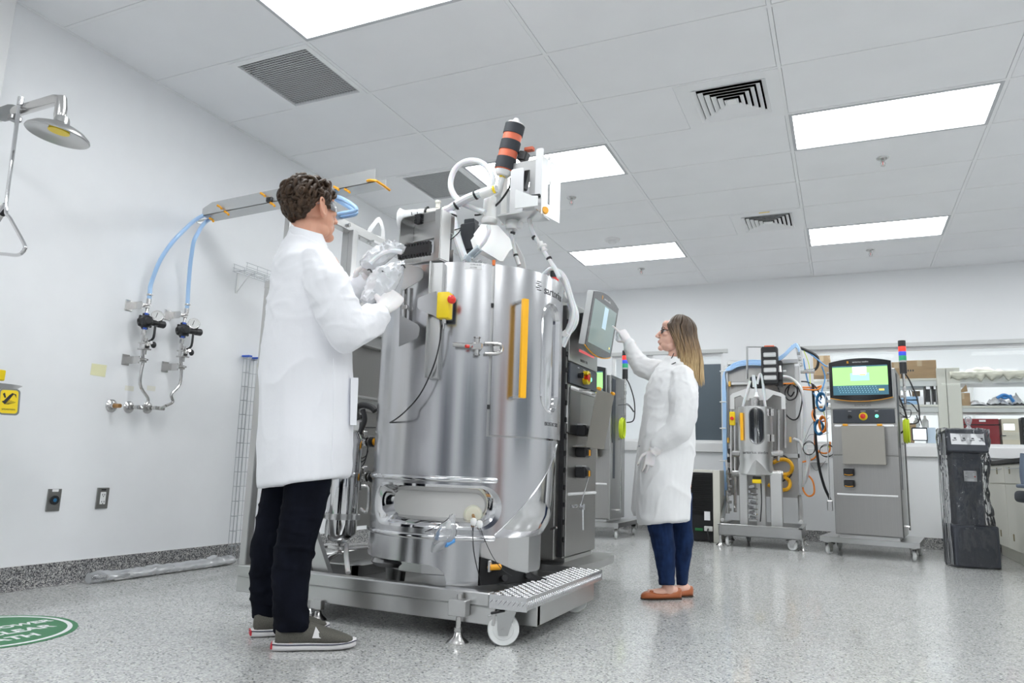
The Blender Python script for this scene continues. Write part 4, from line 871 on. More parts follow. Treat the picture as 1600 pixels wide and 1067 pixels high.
b = B(); q = AP(TRb + V((.045, 0, 0)), V((1, -.3, 0)), 847, 331); kd = V((.8, -.6, 0)).normalized(); b.lathe([(.0, .035), (.017, .035), (.019, .03), (.019, .012), (.015, .008), (.012, 0)], q, kd, 12); b.done('rig_knob', ORANGE, VES)
# main Y of milky tubes
def tb(pts, r, name='process_tube', m=TUBE, n=10, parent=VES): b = B(); b.tube(pts, r, n, 6); return b.done(name, m, parent)
YY = -.42
tb([AY(YY, x, y) for x, y in ((690, 330), (701, 327), (712, 320), (728, 311), (745, 304), (760, 299), (776, 295))], .0215)
tb([AY(YY, x, y) for x, y in ((706, 332), (709, 350), (716, 377), (724, 400), (731, 416))], .0215); tb([AY(YY + .05, x, y) for x, y in ((700, 340), (697, 352), (695, 380), (696, 412))], .017)
tb([AY(YY + .03, x, y) for x, y in ((766, 294), (770, 280), (762, 262), (746, 252), (726, 253), (710, 266), (704, 287), (709, 304), (722, 317), (740, 325), (758, 332))], .0155)
b = B(); q0, q1 = AY(YY, 664, 333), AY(YY, 690, 331); b.cyl(q0, q1, .022, n=14); q = AY(YY, 684, 325); b.cyl(q, q + Z_ * .03, .012, n=10); b.cyl(q + Z_ * .028, q + Z_ * .04, .016, n=10); b.done('tube_valve', mat('ivory plastic', (.80, .79, .72), .4, sss=.1), VES)
b = B(); rings = []
for i in range(14):     # filter wrapped in white film, flaring at its open end
    u = i / 13; px = 627 + 38 * u; py = 340 - 7 * u; r = .036 - .010 * u + (.014 if i == 0 else .006 if i == 1 else 0); q = AY(YY, px, py); rings.append([q + V((.004 * noise.noise(V((k, i, 1))), (r * .9 + .006 * noise.noise(V((i * .8, k * .9, 3)))) * math.sin(a), (r + .006 * noise.noise(V((i * .8, k * .9, 8)))) * math.cos(a) - (.02 if i == 0 and math.cos(a) < 0 else 0))) for k, a in enumerate([2 * PI * j / 18 for j in range(18)])])
b.loft(rings); b.done('wrapped_filter', mat('white wrapping film', (.84, .85, .86), .25, trans=.1), VES, sharp=45)
for px in (643, 652): b = B(); b.tube([AY(YY - .034, px, 331), AY(YY - .036, px + 1, 337), AY(YY - .03, px + 4, 345)], .0022, 5, 3); b.done('film_tie', BLACK, VES)
for x, y, dx, dy, r in ((668, 332, 1, 0, .028), (692, 331, 1, -.1, .026), (696, 341, .2, -1, .020), (713, 321, 1, -.5, .0245), (707, 337, .2, -1, .0245), (743, 305, 1, -.4, .0245)):
    b = B(); q = AY(YY, x, y); d = V((dx, 0, -dy)); b.lathe([(r - .003, -.006), (r, -.005), (r, .005), (r - .003, .006)], q, d, 14); b.box(q + Z_ * r, (.012, .008, .008)); b.done('tube_clamp', BLACK, VES)
b = B(); q = AY(YY - .01, 772, 296); b.lathe([(.014, -.006), (.020, -.004), (.020, .004), (.014, .006)], q, V((1, 0, .2)), 14); b.done('clamp_ring', YELLOW, VES)
b = B(); b.lathe([(.018, -.04), (.026, -.036), (.026, .01), (.020, .03), (.016, .05)], AY(YY, 762, 300), V((1, 0, .25)), 16); b.cyl(AY(YY + .0, 771, 311), AY(YY - .04, 771, 311), .016, n=14); b.done('tube_coupling', WPLAST, VES)
b = B(); b.tube([AY(YY - .02, x, y) for x, y in ((690, 374), (700, 363), (718, 357), (722, 355))], .003, 5, 4); b.tube([AY(YY - .02, x, y) for x, y in ((689, 372), (702, 375), (715, 365), (720, 358))], .003, 5, 4); b.done('cable_tie', BLACK, VES)
# motor block and white chute
b = B(); q0, q1 = AY(-.30, 728, 391), AY(-.30, 743, 354); c = (q0 + q1) / 2; b.box(c, (.085, .08, .15), .006, Matrix.Rotation(-.06, 3, 'Y')); b.box(c + V((.0, 0, .085)), (.06, .06, .03), .004); b.done('agitator_motor', mat('graphite motor', (.045, .05, .058), .5), VES)
b = B(); b.box(AY(-.28, 698, 378), (.03, .06, .16), .004); b.done('motor_shield', GREYD, VES)
cp = AY(-.40, 770, 380); cn = V((.35, -1, .25)).normalized(); cx = Z_.cross(cn).normalized() * 1; cy = cn.cross(cx)
poly = [((AP(cp, cn, x, y) - cp).dot(cx), (AP(cp, cn, x, y) - cp).dot(cy)) for x, y in ((752, 350), (778, 352), (797, 373), (801, 388), (796, 392), (786, 408), (781, 408), (752, 390), (744, 381), (740, 366))]
b = B(); b.prism(poly, cp, cx, cy, -.006); b.prism([(u * .9 - .03, v * .8 - .0) for u, v in poly], cp - cn * .04, cx, cy, -.004); b.done('white_shroud', WPLAST, VES)
tb([AY(-.45, x, y) for x, y in ((763, 352), (764, 362), (758, 376), (750, 386), (745, 394))], .010)
b = B(); b.cyl(AY(-.45, 733, 400), AY(-.45, 749, 387), .013, .018, 12); b.cyl(AY(-.45, 733, 400), AY(-.45, 729, 407), .02, n=10); b.tube([AY(-.45, 740, 402), AY(-.46, 752, 391)], .006, 6, 1); b.done('quick_connector', mat('clear blue plastic', (.72, .80, .86), .25, trans=.2), VES)
b = B()
for k in range(26):
    u = k / 25; a = -62 + u * 8; q = pol(random.uniform(-70, -54), random.uniform(.36, .44), 1.60 + random.uniform(0, .06)); b.ell(q, (random.uniform(.006, .016),) * 3, n=6, m=4)
b.done('crumpled_bag_port', CLEAR, VES)
b = B(); q = pol(-51.4, TR - .004, 1.637); b.cyl(q - Z_ * .012, q + Z_ * .012, .008, n=8); b.done('red_stud', mat('orange red stud', (.8, .2, .05), .5), VES)
# vent lines to the right
RXY = -.30
tb([AY(RXY, x, y) for x, y in ((797, 345), (798, 360), (801, 378), (805, 396), (811, 414))], .011); tb([AY(RXY, x, y) for x, y in ((827, 342), (831, 358), (838, 373), (848, 390), (858, 406), (868, 421), (874, 434))], .0115)
for x, y, d, r in ((801, 364, (0.1, 0, 1), .014), (806, 399, (-.2, 0, 1), .013), (835, 371, (-.6, 0, 1), .0145), (858, 404, (-.6, 0, 1), .0145)):
    b = B(); q = AY(RXY, x, y); d = V(d); b.lathe([(r - .003, -.006), (r, -.005), (r, .005), (r - .003, .006)], q, d, 14); b.done('tube_clamp', BLACK, VES)
b = B(); q = AY(RXY, 847, 386); b.lathe([(.012, -.03), (.018, -.026), (.012, -.012), (.012, -.004), (.026, -.003), (.026, .003), (.012, .004), (.018, .026), (.012, .03)], q, V((-.6, 0, 1)), 14); b.done('aseptic_coupling', WPLAST, VES)
b = B(); q0 = AY(RXY + .05, 806, 378); 
b.prism([(0, 0), (.05, -.09), (.065, -.155), (.02, -.155), (.0, -.06)], q0, X_, Z_, .006); b.done('tube_shield', WPLAST, VES)
b = B(); b.lathe([(.03, 0), (.034, .01), (.034, .04), (.028, .05), (.026, .055)], AY(RXY, 800, 353) - Z_ * .02, Z_, 18); b.box(AY(RXY, 812, 352), (.03, .02, .04), .006); b.done('filter_cap', WPLAST, VES)
b = B(); q = AC(TR - .06, 866, 433); b.cyl(q - Z_ * .02, q + Z_ * .03, .022, n=14); b.done('vent_motor', BLACK, VES); b = B(); b.cyl(q - Z_ * .021, q - Z_ * .005, .0235, n=14); b.done('vent_band', RED, VES)
for i, (dx, dy) in enumerate(((0, 0), (4, 2), (-3, 3))):
    tb([AY(-.05 + .02 * i, x + dx, y + dy) for x, y in ((851, 427), (860, 420), (872, 423), (882, 438), (889, 462), (895, 484), (893, 503), (884, 522), (876, 540))], .0105, 'vent_hose')
tb([AY(-.02, x, y) for x, y in ((868, 430), (880, 450), (898, 478), (902, 497), (897, 512), (887, 521), (870, 524))], .0095, 'vent_hose'); b = B(); b.cyl(AY(-.05, 880, 524), AY(-.05, 886, 519), .018, n=10); b.done('hose_tie', WPLAST, VES)
b = B(); q = AY(-.02, 882, 466); b.cyl(q, q + V((.03, -.02, .01)), .026, n=14); b.done('vent_filter', WPLAST, VES)
# --- side frame and supply panel at the left of the skid
b = B(); b.bx((1.222, FY0 + .002, BZ), (1.266, FY0 + .046, 1.60), .004); b.bx((1.16, .0 - .10, 1.0), (1.21, -.05, 2.09), .004); b.bx((1.225, -.12, 1.62), (1.26, -.07, 2.09), .003); b.bx((1.17, -.60, 2.085), (1.23, 1.02, 2.145), .004); b.bx((1.19, .97, BZ), (1.24, 1.02, 2.09), .004)
b.bx((1.16, -.60, 1.6), (1.2, -.56, 2.09), .003); b.bx((1.222, FY0, 1.57), (1.262, .0, 1.61), .003); b.done('side_frame', STEEL, VES)
b = B(); q = AX(1.2, 487, 300); b.bx((1.0, TY - .02, 2.14), (1.04, TY + .02, 2.29), .003); b.bx((1.0, TY - .02, 2.10), (1.22, TY + .02, 2.14), .003); b.done('tray_post', ALU, VES)
pts = [AX(1.2, x, y) for x, y in ((573, 366), (573, 358), (580, 349), (588, 340), (592, 339), (596, 345), (600, 360), (601, 383))]; ins = [AX(1.2, x, y) for x, y in ((579, 366), (580, 360), (585, 354), (589, 348), (591, 348), (593, 352), (595, 360), (594, 369))]
b = B(); b.loft([pts, ins, [p + X_ * .006 for p in ins], [p + X_ * .006 for p in pts], pts], caps=False); b.bx((1.205, pts[0].y, 2.075), (1.26, pts[-1].y, 2.09)); b.done('lifting_lug', mat('pale lug', (.74, .74, .74), .3, .6), VES)
for px, py in ((545, 352), (552, 361), (562, 372), (578, 381), (586, 388)): b = B(); q = AX(1.235, px, py); b.cyl(q, q + X_ * .008, .012 if px == 545 else .008, n=10); b.done('frame_bolt', PIPE, VES)
b = B(); b.bx((1.24, -.10, .33), (1.25, .96, 1.72)); b.done('back_panel', STEELD, VES)
b = B()
for z0, z1, d in ((1.40, 1.475, .06), (1.47, 1.485, .09), (1.01, 1.085, .05), (1.08, 1.092, .08)): b.bx((1.25, -.10, z0), (1.25 + d, .8, z1), .003)
b.done('panel_ledge', STEEL, VES)
b = B(); q = AX(1.3, 593, 512); b.cyl(q - Z_ * .04, q + Z_ * .04, .010, n=10); b.done('panel_indicator', RED, VES)
# polished heat-exchange column with band, valves, hoses
c0, c1 = AY(-.5, 531, 846), AY(-.5, 534, 700)
b = B(); b.lathe([(.0, -.012), (.035, -.004), (.062, .012), (.077, .04), (.077, .50), (.06, .54), (.0, .55)], (c0.x, -.5, c0.z), Z_, 32); b.done('filter_housing', POLISH, VES)
b = B(); z = AY(-.5, 531, 806).z; b.lathe([(.0785, -.014), (.081, -.014), (.081, .014), (.0785, .014)], (c0.x, -.5, z), Z_, 32, caps=False); b.cyl((c0.x - .085, -.53, z), (c0.x - .085, -.55, z), .016, n=12); b.box((c0.x + .085, -.5, z), (.03, .04, .03), .004); b.done('band_clamp', STEEL, VES)
b = B(); x = c0.x; b.tube([V((x, -.5, c0.z)), V((x, -.5, c0.z - .05)), V((x - .04, -.52, c0.z - .08)), V((x - .05, -.53, .19))], .012, 8, 4); b.tube([V((x, -.5, c0.z - .03)), V((x - .1, -.45, c0.z - .03)), V((x - .2, -.4, c0.z - .05))], .011, 8, 3); b.tube([V((x, -.5, c0.z - .035)), V((x + .15, -.42, c0.z - .02)), V((x + .24, -.40, c0.z))], .011, 8, 3); b.box((x - .02, -.5, c0.z - .03), (.09, .03, .02), .004)
for dz in (0, .025): b.lathe([(.012, 0), (.022, .002), (.022, .008), (.012, .01)], (x, -.5, c0.z - .06 + dz), Z_, 14)
b.done('condensate_pipes', PIPE, VES); b = B(); b.tube([V((x + .095, -.48, .48)), V((x + .13, -.47, .47)), V((x + .13, -.47, .58)), V((x + .095, -.48, .59))], .009, 8, 4); b.done('side_loop_pipe', PIPE, VES)
b = B(); b.tube([AY(-.48, 542, 850), AY(-.5, 541, 868), AY(-.55, 544, 895)], .012, 8, 4); b.done('drain_tube', WPLAST, VES)
b = B(); b.prism([(0, 0), (.09, 0), (-.06, .28), (-.12, .28)], AY(-.66, 490, 893), X_, Z_, -.03); b.done('diagonal_brace', STEEL, VES)
for px, py in ((575, 690), (575, 745)):
    q = AY(-.35, px, py); b = B(); b.lathe([(.018, -.05), (.03, -.046), (.03, -.04), (.018, -.036), (.018, -.01), (.032, -.008), (.032, .004), (.018, .006), (.018, .04)], q, X_, 16); b.box(q + V((-.03, 0, .03)), (.03, .03, .05), .004); b.tube([q + V((-.05, 0, 0)), q + V((-.05, 0, -.07))], .015, 10, 1); b.box(q + V((-.06, -.02, .0)), (.03, .05, .035), .004)
    b.cyl(q + V((-.04, -.03, .03)), q + V((-.04, -.06, .05)), .02, n=12); vo = b.done('inlet_valve', PIPE, VES); b = B(); b.lathe([(.024, .015), (.028, .02), (.028, .035), (.024, .04)], q, X_, 16); b.done('clamp', BLACK, vo); b = B(); b.cyl(q + X_ * .04, q + X_ * .14, .02, n=14); b.done('orange_sleeve', ORANGE, vo)
b = B(); b.tube([AY(-.45, x, y) for x, y in ((560, 655), (556, 640), (565, 633), (580, 636), (586, 642))], .016, 10, 5); b.tube([AY(-.45, x, y) for x, y in ((567, 640), (570, 655), (566, 668), (560, 680))], .013, 10, 5)
for o_ in (0, 6, 14): b.tube([AY(-.42, 575, 690 + o_), AY(-.42, 572 - o_ * .3, 712 + o_), AY(-.42, 556, 718 + o_)], .003, 5, 5)
b.done('service_hoses', RUBBER, VES)
b = B(); b.box(AY(-.40, 561, 665), (.05, .05, .06), .006); b.box(AY(-.42, 563, 653), (.05, .03, .04), .004); b.done('hose_block', STEEL, VES)
# bag tied to the port
t = thing('small_plastic_bag', 'small clear plastic bag with a blue fitting tied to the front of the vessel', 'plastic bag', AC(TR + .03, 690, 862))
P0 = [(707, 804, .014), (705, 813, .018), (700, 820, .035), (696, 832, .050), (692, 845, .050), (686, 855, .036), (678, 863, .012)]
b = B(); rings = []
for i, (x, y, r) in enumerate(P0):
    c = AC(TR + .03 + (.012 if 1 < i < 5 else 0), x, y); rings.append([c + tg * (r * math.cos(a) * 1.0 + .006 * noise.noise(V((i * 1.7, k, 3)))) + hn * (r * .45 * math.sin(a) + .006 * noise.noise(V((i, k * 1.3, 9)))) + Z_ * .004 * noise.noise(V((k, i, 1))) for k, a in enumerate([2 * PI * j / 16 for j in range(16)])])
b.loft(rings); b.done('bag_film', CLEAR, t)
b = B(); q = AC(TR + .035, 699, 850); b.cyl(q, q + tg * .03 + Z_ * .015, .010, n=10); b.cyl(q - tg * .008, q + tg * .0, .013, n=10); b.done('fitting', mat('blue cap', (.1, .35, .75), .4), t)
b = B(); q = AC(TR + .032, 701, 818); b.cyl(q - Z_ * .02, q + Z_ * .012, .013, .009, 10); b.done('bag_neck_plug', WPLAST, t)
b = B(); b.tube([AC(TR + .02, 707, 803), AC(TR + .03, 692, 817), AC(TR + .016, 664, 831)], .0018, 5, 4); b.done('tie_string', RUBBER, t)
# ================================================================== CONTROL TOWERS (front faces -y before turning)
SCR_G = mat('screen lime', (.42, .80, .28), .3, emit=.62, ecol=(.42, .80, .30))
SCR_T = mat('screen teal', (.06, .16, .22), .3, emit=.5, ecol=(.06, .16, .22))
SCR_W = mat('screen white', (.85, .92, .95), .3, emit=.7, ecol=(.85, .92, .95))
SCR_B = mat('screen pale blue', (.45, .75, .85), .3, emit=.6, ecol=(.45, .75, .85))
SCR_Y = mat('screen yellow', (.9, .72, .15), .3, emit=.6, ecol=(.9, .72, .15))
SCR_D = mat('dim grey screen', (.20, .26, .25), .12, emit=.22, ecol=(.40, .50, .48))
SCR_DW = mat('dim white window', (.5, .65, .75), .12, emit=.35, ecol=(.55, .75, .88))
BEZEL = mat('black glass bezel', (.016, .016, .018), .12, coat=.5)
BEZELG = mat('grey glass bezel', (.10, .10, .105), .2, coat=.5)
LEDR = mat('lit red lens', (.8, .03, .02), .3, emit=1.1, ecol=(1, .035, .02)); LEDB = mat('blue lens', (.04, .08, .6), .3, emit=.25, ecol=(.05, .1, .8)); LEDG = mat('green lens', (.02, .30, .15), .3, emit=.15, ecol=(.02, .45, .2)); LEDK = mat('lit green lamp', (.1, .9, .45), .3, emit=2.0, ecol=(.15, 1, .55))
PRINTW = mat('white print', (.8, .8, .8), .5)
def bulge(w, h, k, n=10, s=1.0):
    """screen outline with bowed top and bottom edge"""
    top = [(w / 2 - w * i / n, h / 2 + k * (1 - (2 * i / n - 1) ** 2)) for i in range(n + 1)]
    return top + [(-u, -v) for u, v in top]
def tower(label, loc, rz, dim, stack, coil, flap_open, pumps, scr_tilt):
    t = thing('control_tower', label, 'control tower', (0, 0, 0), 0, 'stainless control towers')
    W = .57; h = W / 2
    b = B(); b.prism([(-.41, -.10), (-.30, -.135), (.0, -.15), (.30, -.135), (.41, -.10), (.41, .78), (-.41, .78)], (0, 0, .122), X_, Y_, .045); b.bx((-.25, .0, .165), (.25, .55, .19)); b.done('base_plate', STEEL, t)
    for x, y, r in ((-.36, -.02, 2.7), (.36, -.02, -2.9), (-.36, .70, .3), (.36, .70, .2)): castor(t, x, y, r, .046, .028, .122)
    b = B(); b.bx((-h, .0, .19), (h, .57, 1.74), .006); b.done('cabinet', CABM, t)
    b = B(); b.bx((-h + .004, -.014, .20), (h - .004, -.002, .92), .003); d = b.done('door', STEELD, t); b = B(); b.bx((-h + .004, -.014, .925), (h - .004, -.002, 1.20), .003); b.done('middle_panel', STEELD, t)
    b = B(); b.bx((-h + .004, -.014, 1.36), (h - .004, -.002, 1.735), .003); b.done('upper_panel', CABM, t)
    b = B(); b.tube([(-h + .03, -.02, .56), (h - .03, -.02, .56)], .009, 10, 1); b.done('grab_bar', BAR, d); b = B(); b.bx((-h + .03, -.03, 1.185), (h - .03, -.012, 1.21), .008); b.done('slot_bar', BAR, t)
    b = B(); b.bx((-h + .02, -.018, 1.225), (h - .02, -.002, 1.355), .003); cp_ = b.done('control_strip', GREYD, t)
    b = B(); b.cyl((-.115, -.018, 1.288), (-.115, -.04, 1.288), .016, n=14); b.box((-.115, -.044, 1.288), (.008, .016, .034)); b.done('main_switch', BLACK, cp_)
    b = B(); b.lathe([(.0, .004), (.036, .004), (.038, .0)], (0, -.018, 1.288), -Y_, 24)
    if flap_open: b.lathe([(.044, 0), (.044, .03), (.030, .034), (.028, 0)], (0, -.018, 1.288), -Y_, 24, PI * .15, PI * 1.85)
    e = b.done('stop_collar', YELLOW, cp_); b = B(); b.lathe([(.012, 0), (.014, .012), (.022, .018), (.023, .03), (.0, .036)], (0, -.02, 1.288), -Y_, 20); b.done('stop_button', RED, e)
    b = B(); b.lathe([(.0, .012), (.012, .010), (.015, 0)], (.115, -.018, 1.29), -Y_, 16); b.done('green_lamp', LEDK, cp_)
    for x in (-.115, 0, .115): b = B(); b.box((x, -.0184, 1.338), (.045 if x == 0 else .03, .0006, .004)); b.done('caption', PRINTW, cp_)
    text('BIOSTAT STR', .024, V((0, -.0145, 1.392)), X_, Z_, INK, 'lettering', t, .0003)
    # screen
    R = Matrix.Rotation(scr_tilt, 3, 'X'); c = V((0, -.135, 1.625)); sx = R @ X_; sz = R @ Z_; fr = R @ V((0, -1, 0))
    b = B(); n_ = bulge(.535, .335, .034); b.loft([[c + fr * d + sx * (u * k) + sz * (v * k) for u, v in n_] for d, k in ((-.045, .97), (-.04, 1.0), (-.002, 1.0))]); sh = b.done('screen_housing', ALU, t)
    b = B(); b.loft([[c + fr * d + sx * (u * k) + sz * (v * k) for u, v in n_] for d, k in ((-.002, .995), (.004, .99))]); b.done('screen_bezel', BEZELG if dim else BEZEL, sh)
    b = B(); bot = [p for p in n_ if p[1] < -.1]; b.tube([c + fr * .0 + sx * u + sz * (v - .003) for u, v in bot], .0035, 6, 1); b.done('amber_edge', ORANGE, sh)
    def face(name, u0, v0, u1, v1, d, m): 
        b = B(); o = c + fr * (.004 + d); b.loft([[o + sx * u0 + sz * v0, o + sx * u1 + sz * v0, o + sx * u1 + sz * v1, o + sx * u0 + sz * v1], [o + fr * .0006 + sx * u0 + sz * v0, o + fr * .0006 + sx * u1 + sz * v0, o + fr * .0006 + sx * u1 + sz * v1, o + fr * .0006 + sx * u0 + sz * v1]]); return b.done(name, m, sh)
    if dim:
        face('display', -.235, -.145, .235, .130, 0, SCR_D); face('display_window', -.02, -.02, .06, .12, .0007, SCR_DW); face('warning_mark', .19, -.125, .205, -.112, .0007, SCR_Y)
    else:
        face('display', -.235, -.145, .235, .130, 0, SCR_G); face('keyboard_area', -.235, -.145, .235, -.055, .0007, SCR_T); face('title_bar', -.235, .118, .235, .130, .0007, SCR_T)
        face('dialogue', -.08, -.01, .08, .06, .0007, SCR_B); face('notice', -.06, .045, .06, .12, .0014, SCR_W); face('enter_key', .155, -.108, .2, -.09, .0014, SCR_Y); face('button', .0, .038, .05, .048, .002, SCR_Y)
        b = B()
        for i in range(14):
            for j in range(4):
                o = c + fr * .0056 + sx * (-.19 + .0245 * i + .006 * j) + sz * (-.068 - .0175 * j); b.box(o, (.008, .0006, .004), R=R)
        b.done('key_legends', SCR_B, sh)
    text('sartorius stedim', .021, c + fr * .0046 + sx * .01 + sz * .165, sx, sz, PRINTW, 'lettering', sh, .0003); b = B(); o = c + fr * .0048 + sx * -.10 + sz * .165
    for i in range(4): b.box(o + sz * (.009 - .006 * i) + sx * (.003 * (i % 2)), (.016, .0006, .004), R=R)
    b.done('logo', ORANGE, sh)
    b = B(); b.bx((-.08, -.10, 1.55), (.08, .0, 1.70), .004); b.done('screen_mount', BLACK, t)
    # hanging tray flap
    ft, fb = (-.165, -.10) if flap_open else (-.13, -.115)
    b = B(); fw = .18; A_, Bb = V((-fw, ft, 1.195)), V((-fw, fb, .845)); dz = (Bb - A_); b.loft([[A_ + V((0, k, 0)), A_ + V((2 * fw, k, 0)), Bb + V((2 * fw, k, 0)), Bb + V((0, k, 0))] for k in (0, .004)]); b.bx((-fw, fb, .842), (fw, -.014, .848)); fl_ = b.done('document_flap', FLAPM, t)
    b = B()
    for x in (-.145, .145): b.box((x, ft, 1.20), (.045, .022, .02), .005)
    b.done('flap_hinge', ORANGE, fl_); b = B(); b.bx((-.13, -.10, 1.19), (-.12, -.01, 1.2)); b.bx((.12, -.10, 1.19), (.13, -.01, 1.2)); b.done('flap_arm', STEEL, fl_)
    for x, z in pumps:
        b = B(); b.box((x, -.045, z), (.092, .07, .068), .008); b.box((x, -.084, z - .004), (.075, .012, .044), .006); p = b.done('pump_head', BLACK, t); b = B(); b.box((x, -.03, z + .036), (.085, .055, .012), .003); b.done('pump_cover', ALU, p)
        b = B(); b.box((x - .005, -.091, z - .006), (.018, .010, .036), .003) if flap_open else b.tube([(x - .036, -.092, z - .022), (x, -.094, z - .027), (x + .036, -.092, z - .022)], .003, 6, 3); b.done('pump_lever', ORANGE, p)
    if stack:
        q = V((h + .045, .40, 0)); b = B(); b.tube([q + Z_ * 1.2, q + Z_ * 1.76], .012, 10, 1); b.bx((h, .38, 1.5), (h + .05, .42, 1.52)); b.bx((h, .38, 1.3), (h + .05, .42, 1.32)); b.done('stack_pole', PIPE, t)
        b = B(); b.cyl(q + Z_ * 1.735, q + Z_ * 1.845, .032, n=16); s = b.done('beacon_base', BLACK, t); z = 1.845
        for nm, m, hh in (('beacon_clear', mat('clear lens', (.6, .62, .63), .25, trans=.4), .018), ('beacon_green', LEDG, .048), ('beacon_blue', LEDB, .042), ('beacon_red', LEDR, .048), ('beacon_cap', BLACK, .06)):
            b = B(); b.lathe([(.0, 0), (.033, 0), (.034, .003), (.034, hh - .003), (.033, hh), (.0, hh)], q + Z_ * z, Z_, 24); b.done(nm, m, s); z += hh
        b = B(); b.tube([q + V((.01, .02, 1.74)), q + V((.05, .03, 1.66)), q + V((.10, .02, 1.5)), q + V((.115, 0, 1.35)), q + V((.10, -.02, 1.26)), q + V((.03, -.03, 1.24))], .007, 7, 6); b.tube([q + V((.0, .0, 1.46)), q + V((.05, .0, 1.44)), q + V((.11, 0, 1.36))], .004, 6, 5); b.tube([q + V((-.02, -.2, 1.42)), q + V((.06, -.1, 1.43)), q + V((.10, 0, 1.36))], .004, 6, 5); b.done('beacon_cable', RUBBER, t)
        b = B(); b.box(q + Z_ * 1.58, (.03, .04, .05), .005); b.done('pole_clamp', PIPE, t)
        b = B(); b.bx((h + .001, .05, 1.0), (h + .004, .17, 1.70)); b.bx((h + .001, .10, .62), (h + .003, .17, 1.0)); b.done('side_window', GREYD, t)
        b = B(); b.tube([(h + .03, .30, .25), (h + .03, .30, 1.15)], .008, 8, 1); b.cyl((h, .30, .28), (h + .03, .30, .28), .012, n=8); b.cyl((h, .30, 1.05), (h + .03, .30, 1.05), .012, n=8); b.done('side_rod', PIPE, t)
    if coil:
        b = B(); 
        for i in range(5):
            r = .088 + .006 * (i % 3); b.tube([(h + .03 + .010 * i, .28 + r * .62 * math.cos(a), 1.17 + r * 1.15 * math.sin(a)) for a in [2 * PI * k / 14 for k in range(14)]], .0068, 7, 3, closed=True)
        b.done('lime_hose_coil', LIME, t)
    t.location = loc; t.rotation_euler = (0, 0, rz); return t
tw1 = tower('control tower with the screen the woman is touching, joined to the large vessel', (2.385, .87, 0), PI / 2, True, False, False, True, [(-.085, .945), (-.085, .815), (-.085, .69)], math.radians(9))
tw2 = tower('control tower facing us beside the small trolley vessel', (4.085, 4.09, 0), math.radians(-7.5), False, True, True, False, [(-.14, .765), (-.14, .66)], math.radians(3))
tw3 = tower('control tower partly hidden behind the woman side of the large vessel tower, with lime hose coil', (1.335, 4.06, 0), 0, False, True, True, False, [(-.085, .70), (-.085, .58)], math.radians(3))
tw3['label'] = 'control tower farthest back, between the document flap and the woman, with lime hose coil'
# extras seen only on the tower at the large vessel
b = B(); b.box((2.385 + .0155, .92, 1.452), (.001, .30, .016)); b.done('red_reflection_strip', mat('red reflection glow', (.8, .1, .1), .4, emit=.55, ecol=(1, .18, .18)), tw1)  # glowing strip stands in for a red reflection on the steel, no lamp
b = B(); b.bx((2.385 + .015, .61, .92), (2.385 + .02, .80, 1.20)); b.done('recess_panel', DARKST, tw1)
b = B(); b.bx((1.98, .50, .19), (2.36, .575, 1.71), .003); b.done('side_column', STEELD, tw1)
b = B(); b.bx((2.345, .56, .20), (2.385, .586, 1.70)); 
for k in range(14): b.box((2.39, .578, .3 + .1 * k), (.014, .014, .03), .003)
b.done('hinge_strip', BLACK, tw1)
b = B(); q = V((2.40, .66, .487)); b.tube([q, q + V((.0, .10, .0))], .012, 10, 1); b.tube([q + V((.03, .10, .0)), q + V((.06, .16, .18))], .004, 6, 1); b.box(q + V((.035, .115, -.005)), (.03, .03, .035), .005); b.tube([q + V((.04, .11, -.02)), q + V((.05, .09, -.14))], .007, 8, 1); b.done('sample_valve', POLISH, tw1)
b = B(); 
for k in range(3): q = AY(.49, 863 + 3 * k, 826 - k); b.cyl(q, q - Y_ * .02, .008, n=8)
b.done('side_ports', POLISH, tw1)
b = B(); b.box((2.386, .60, 1.04), (.02, .03, .13), .004); b.done('door_pull', ALU, tw1)

# ================================================================== SMALL TROLLEY VESSEL
TF, TB = 4.15, 4.86
f = lambda x, y, Y=TF: AY(Y, x, y)
t = thing('small_bioreactor', 'small stainless vessel on a castor trolley with cables, against the far wall', 'bioreactor', (3.11, 4.5, 0))
b = B(); x0, x1 = 2.725, 3.505
b.prism([(x0, TF), (x1, TF), (x1, 4.92), (x0, 4.92)], (0, 0, .105), X_, Y_, .008)
for p, q in (((x0, TF), (x1, TF + .012)), ((x0, 4.908), (x1, 4.92)), ((x0, TF), (x0 + .012, 4.92)), ((x1 - .012, TF), (x1, 4.92))): b.bx((*p, .105), (*q, .215), .003)
for p, q in (((x0 - .008, TF - .008), (x1 + .008, TF + .03)), ((x0 - .008, TF - .008), (x0 + .03, 4.92)), ((x1 - .03, TF - .008), (x1 + .008, 4.92))): b.bx((*p, .205), (*q, .218), .003)
b.done('tray', STEEL, t)
for x, y, r in ((x0 + .075, TF + .05, 2.9), (x1 - .06, TF + .06, -2.0), (x0 + .2, 4.85, .3), (x1 - .1, 4.85, .3)): castor(t, x, y, r, .048, .026, .115)
for x, y in ((x0 + .015, TF + .02), (x1 - .0, TF + .08), (x0 + .03, 4.88), (x1 - .02, 4.88)): foot(t, x, y, .12)
b = B()
for px in (1137, 1247.5): a, c = f(px, 572, TB), f(px - (2 if px < 1200 else -2), 772, TB); b.box((a + c) / 2, (.045, .05, a.z - c.z), .004)
a, c = f(1137, 566, TB), f(1247, 566, TB); b.box((a + c) / 2, (c.x - a.x, .05, .045), .004); a, c = f(1137, 599, TB), f(1247, 599, TB); b.box((a + c) / 2 - Y_ * .03, (c.x - a.x, .03, .035), .004); a, c = f(1210, 712, TB), f(1250, 712, TB); b.box((a + c) / 2, (c.x - a.x, .05, .05), .004)
for pa, pc in (((1136, 772), (1129, 812)), ((1250, 776), (1252, 815))): b.tube([f(*pa, TB), f(*pc, TF + .15)], .024, 6, 1)
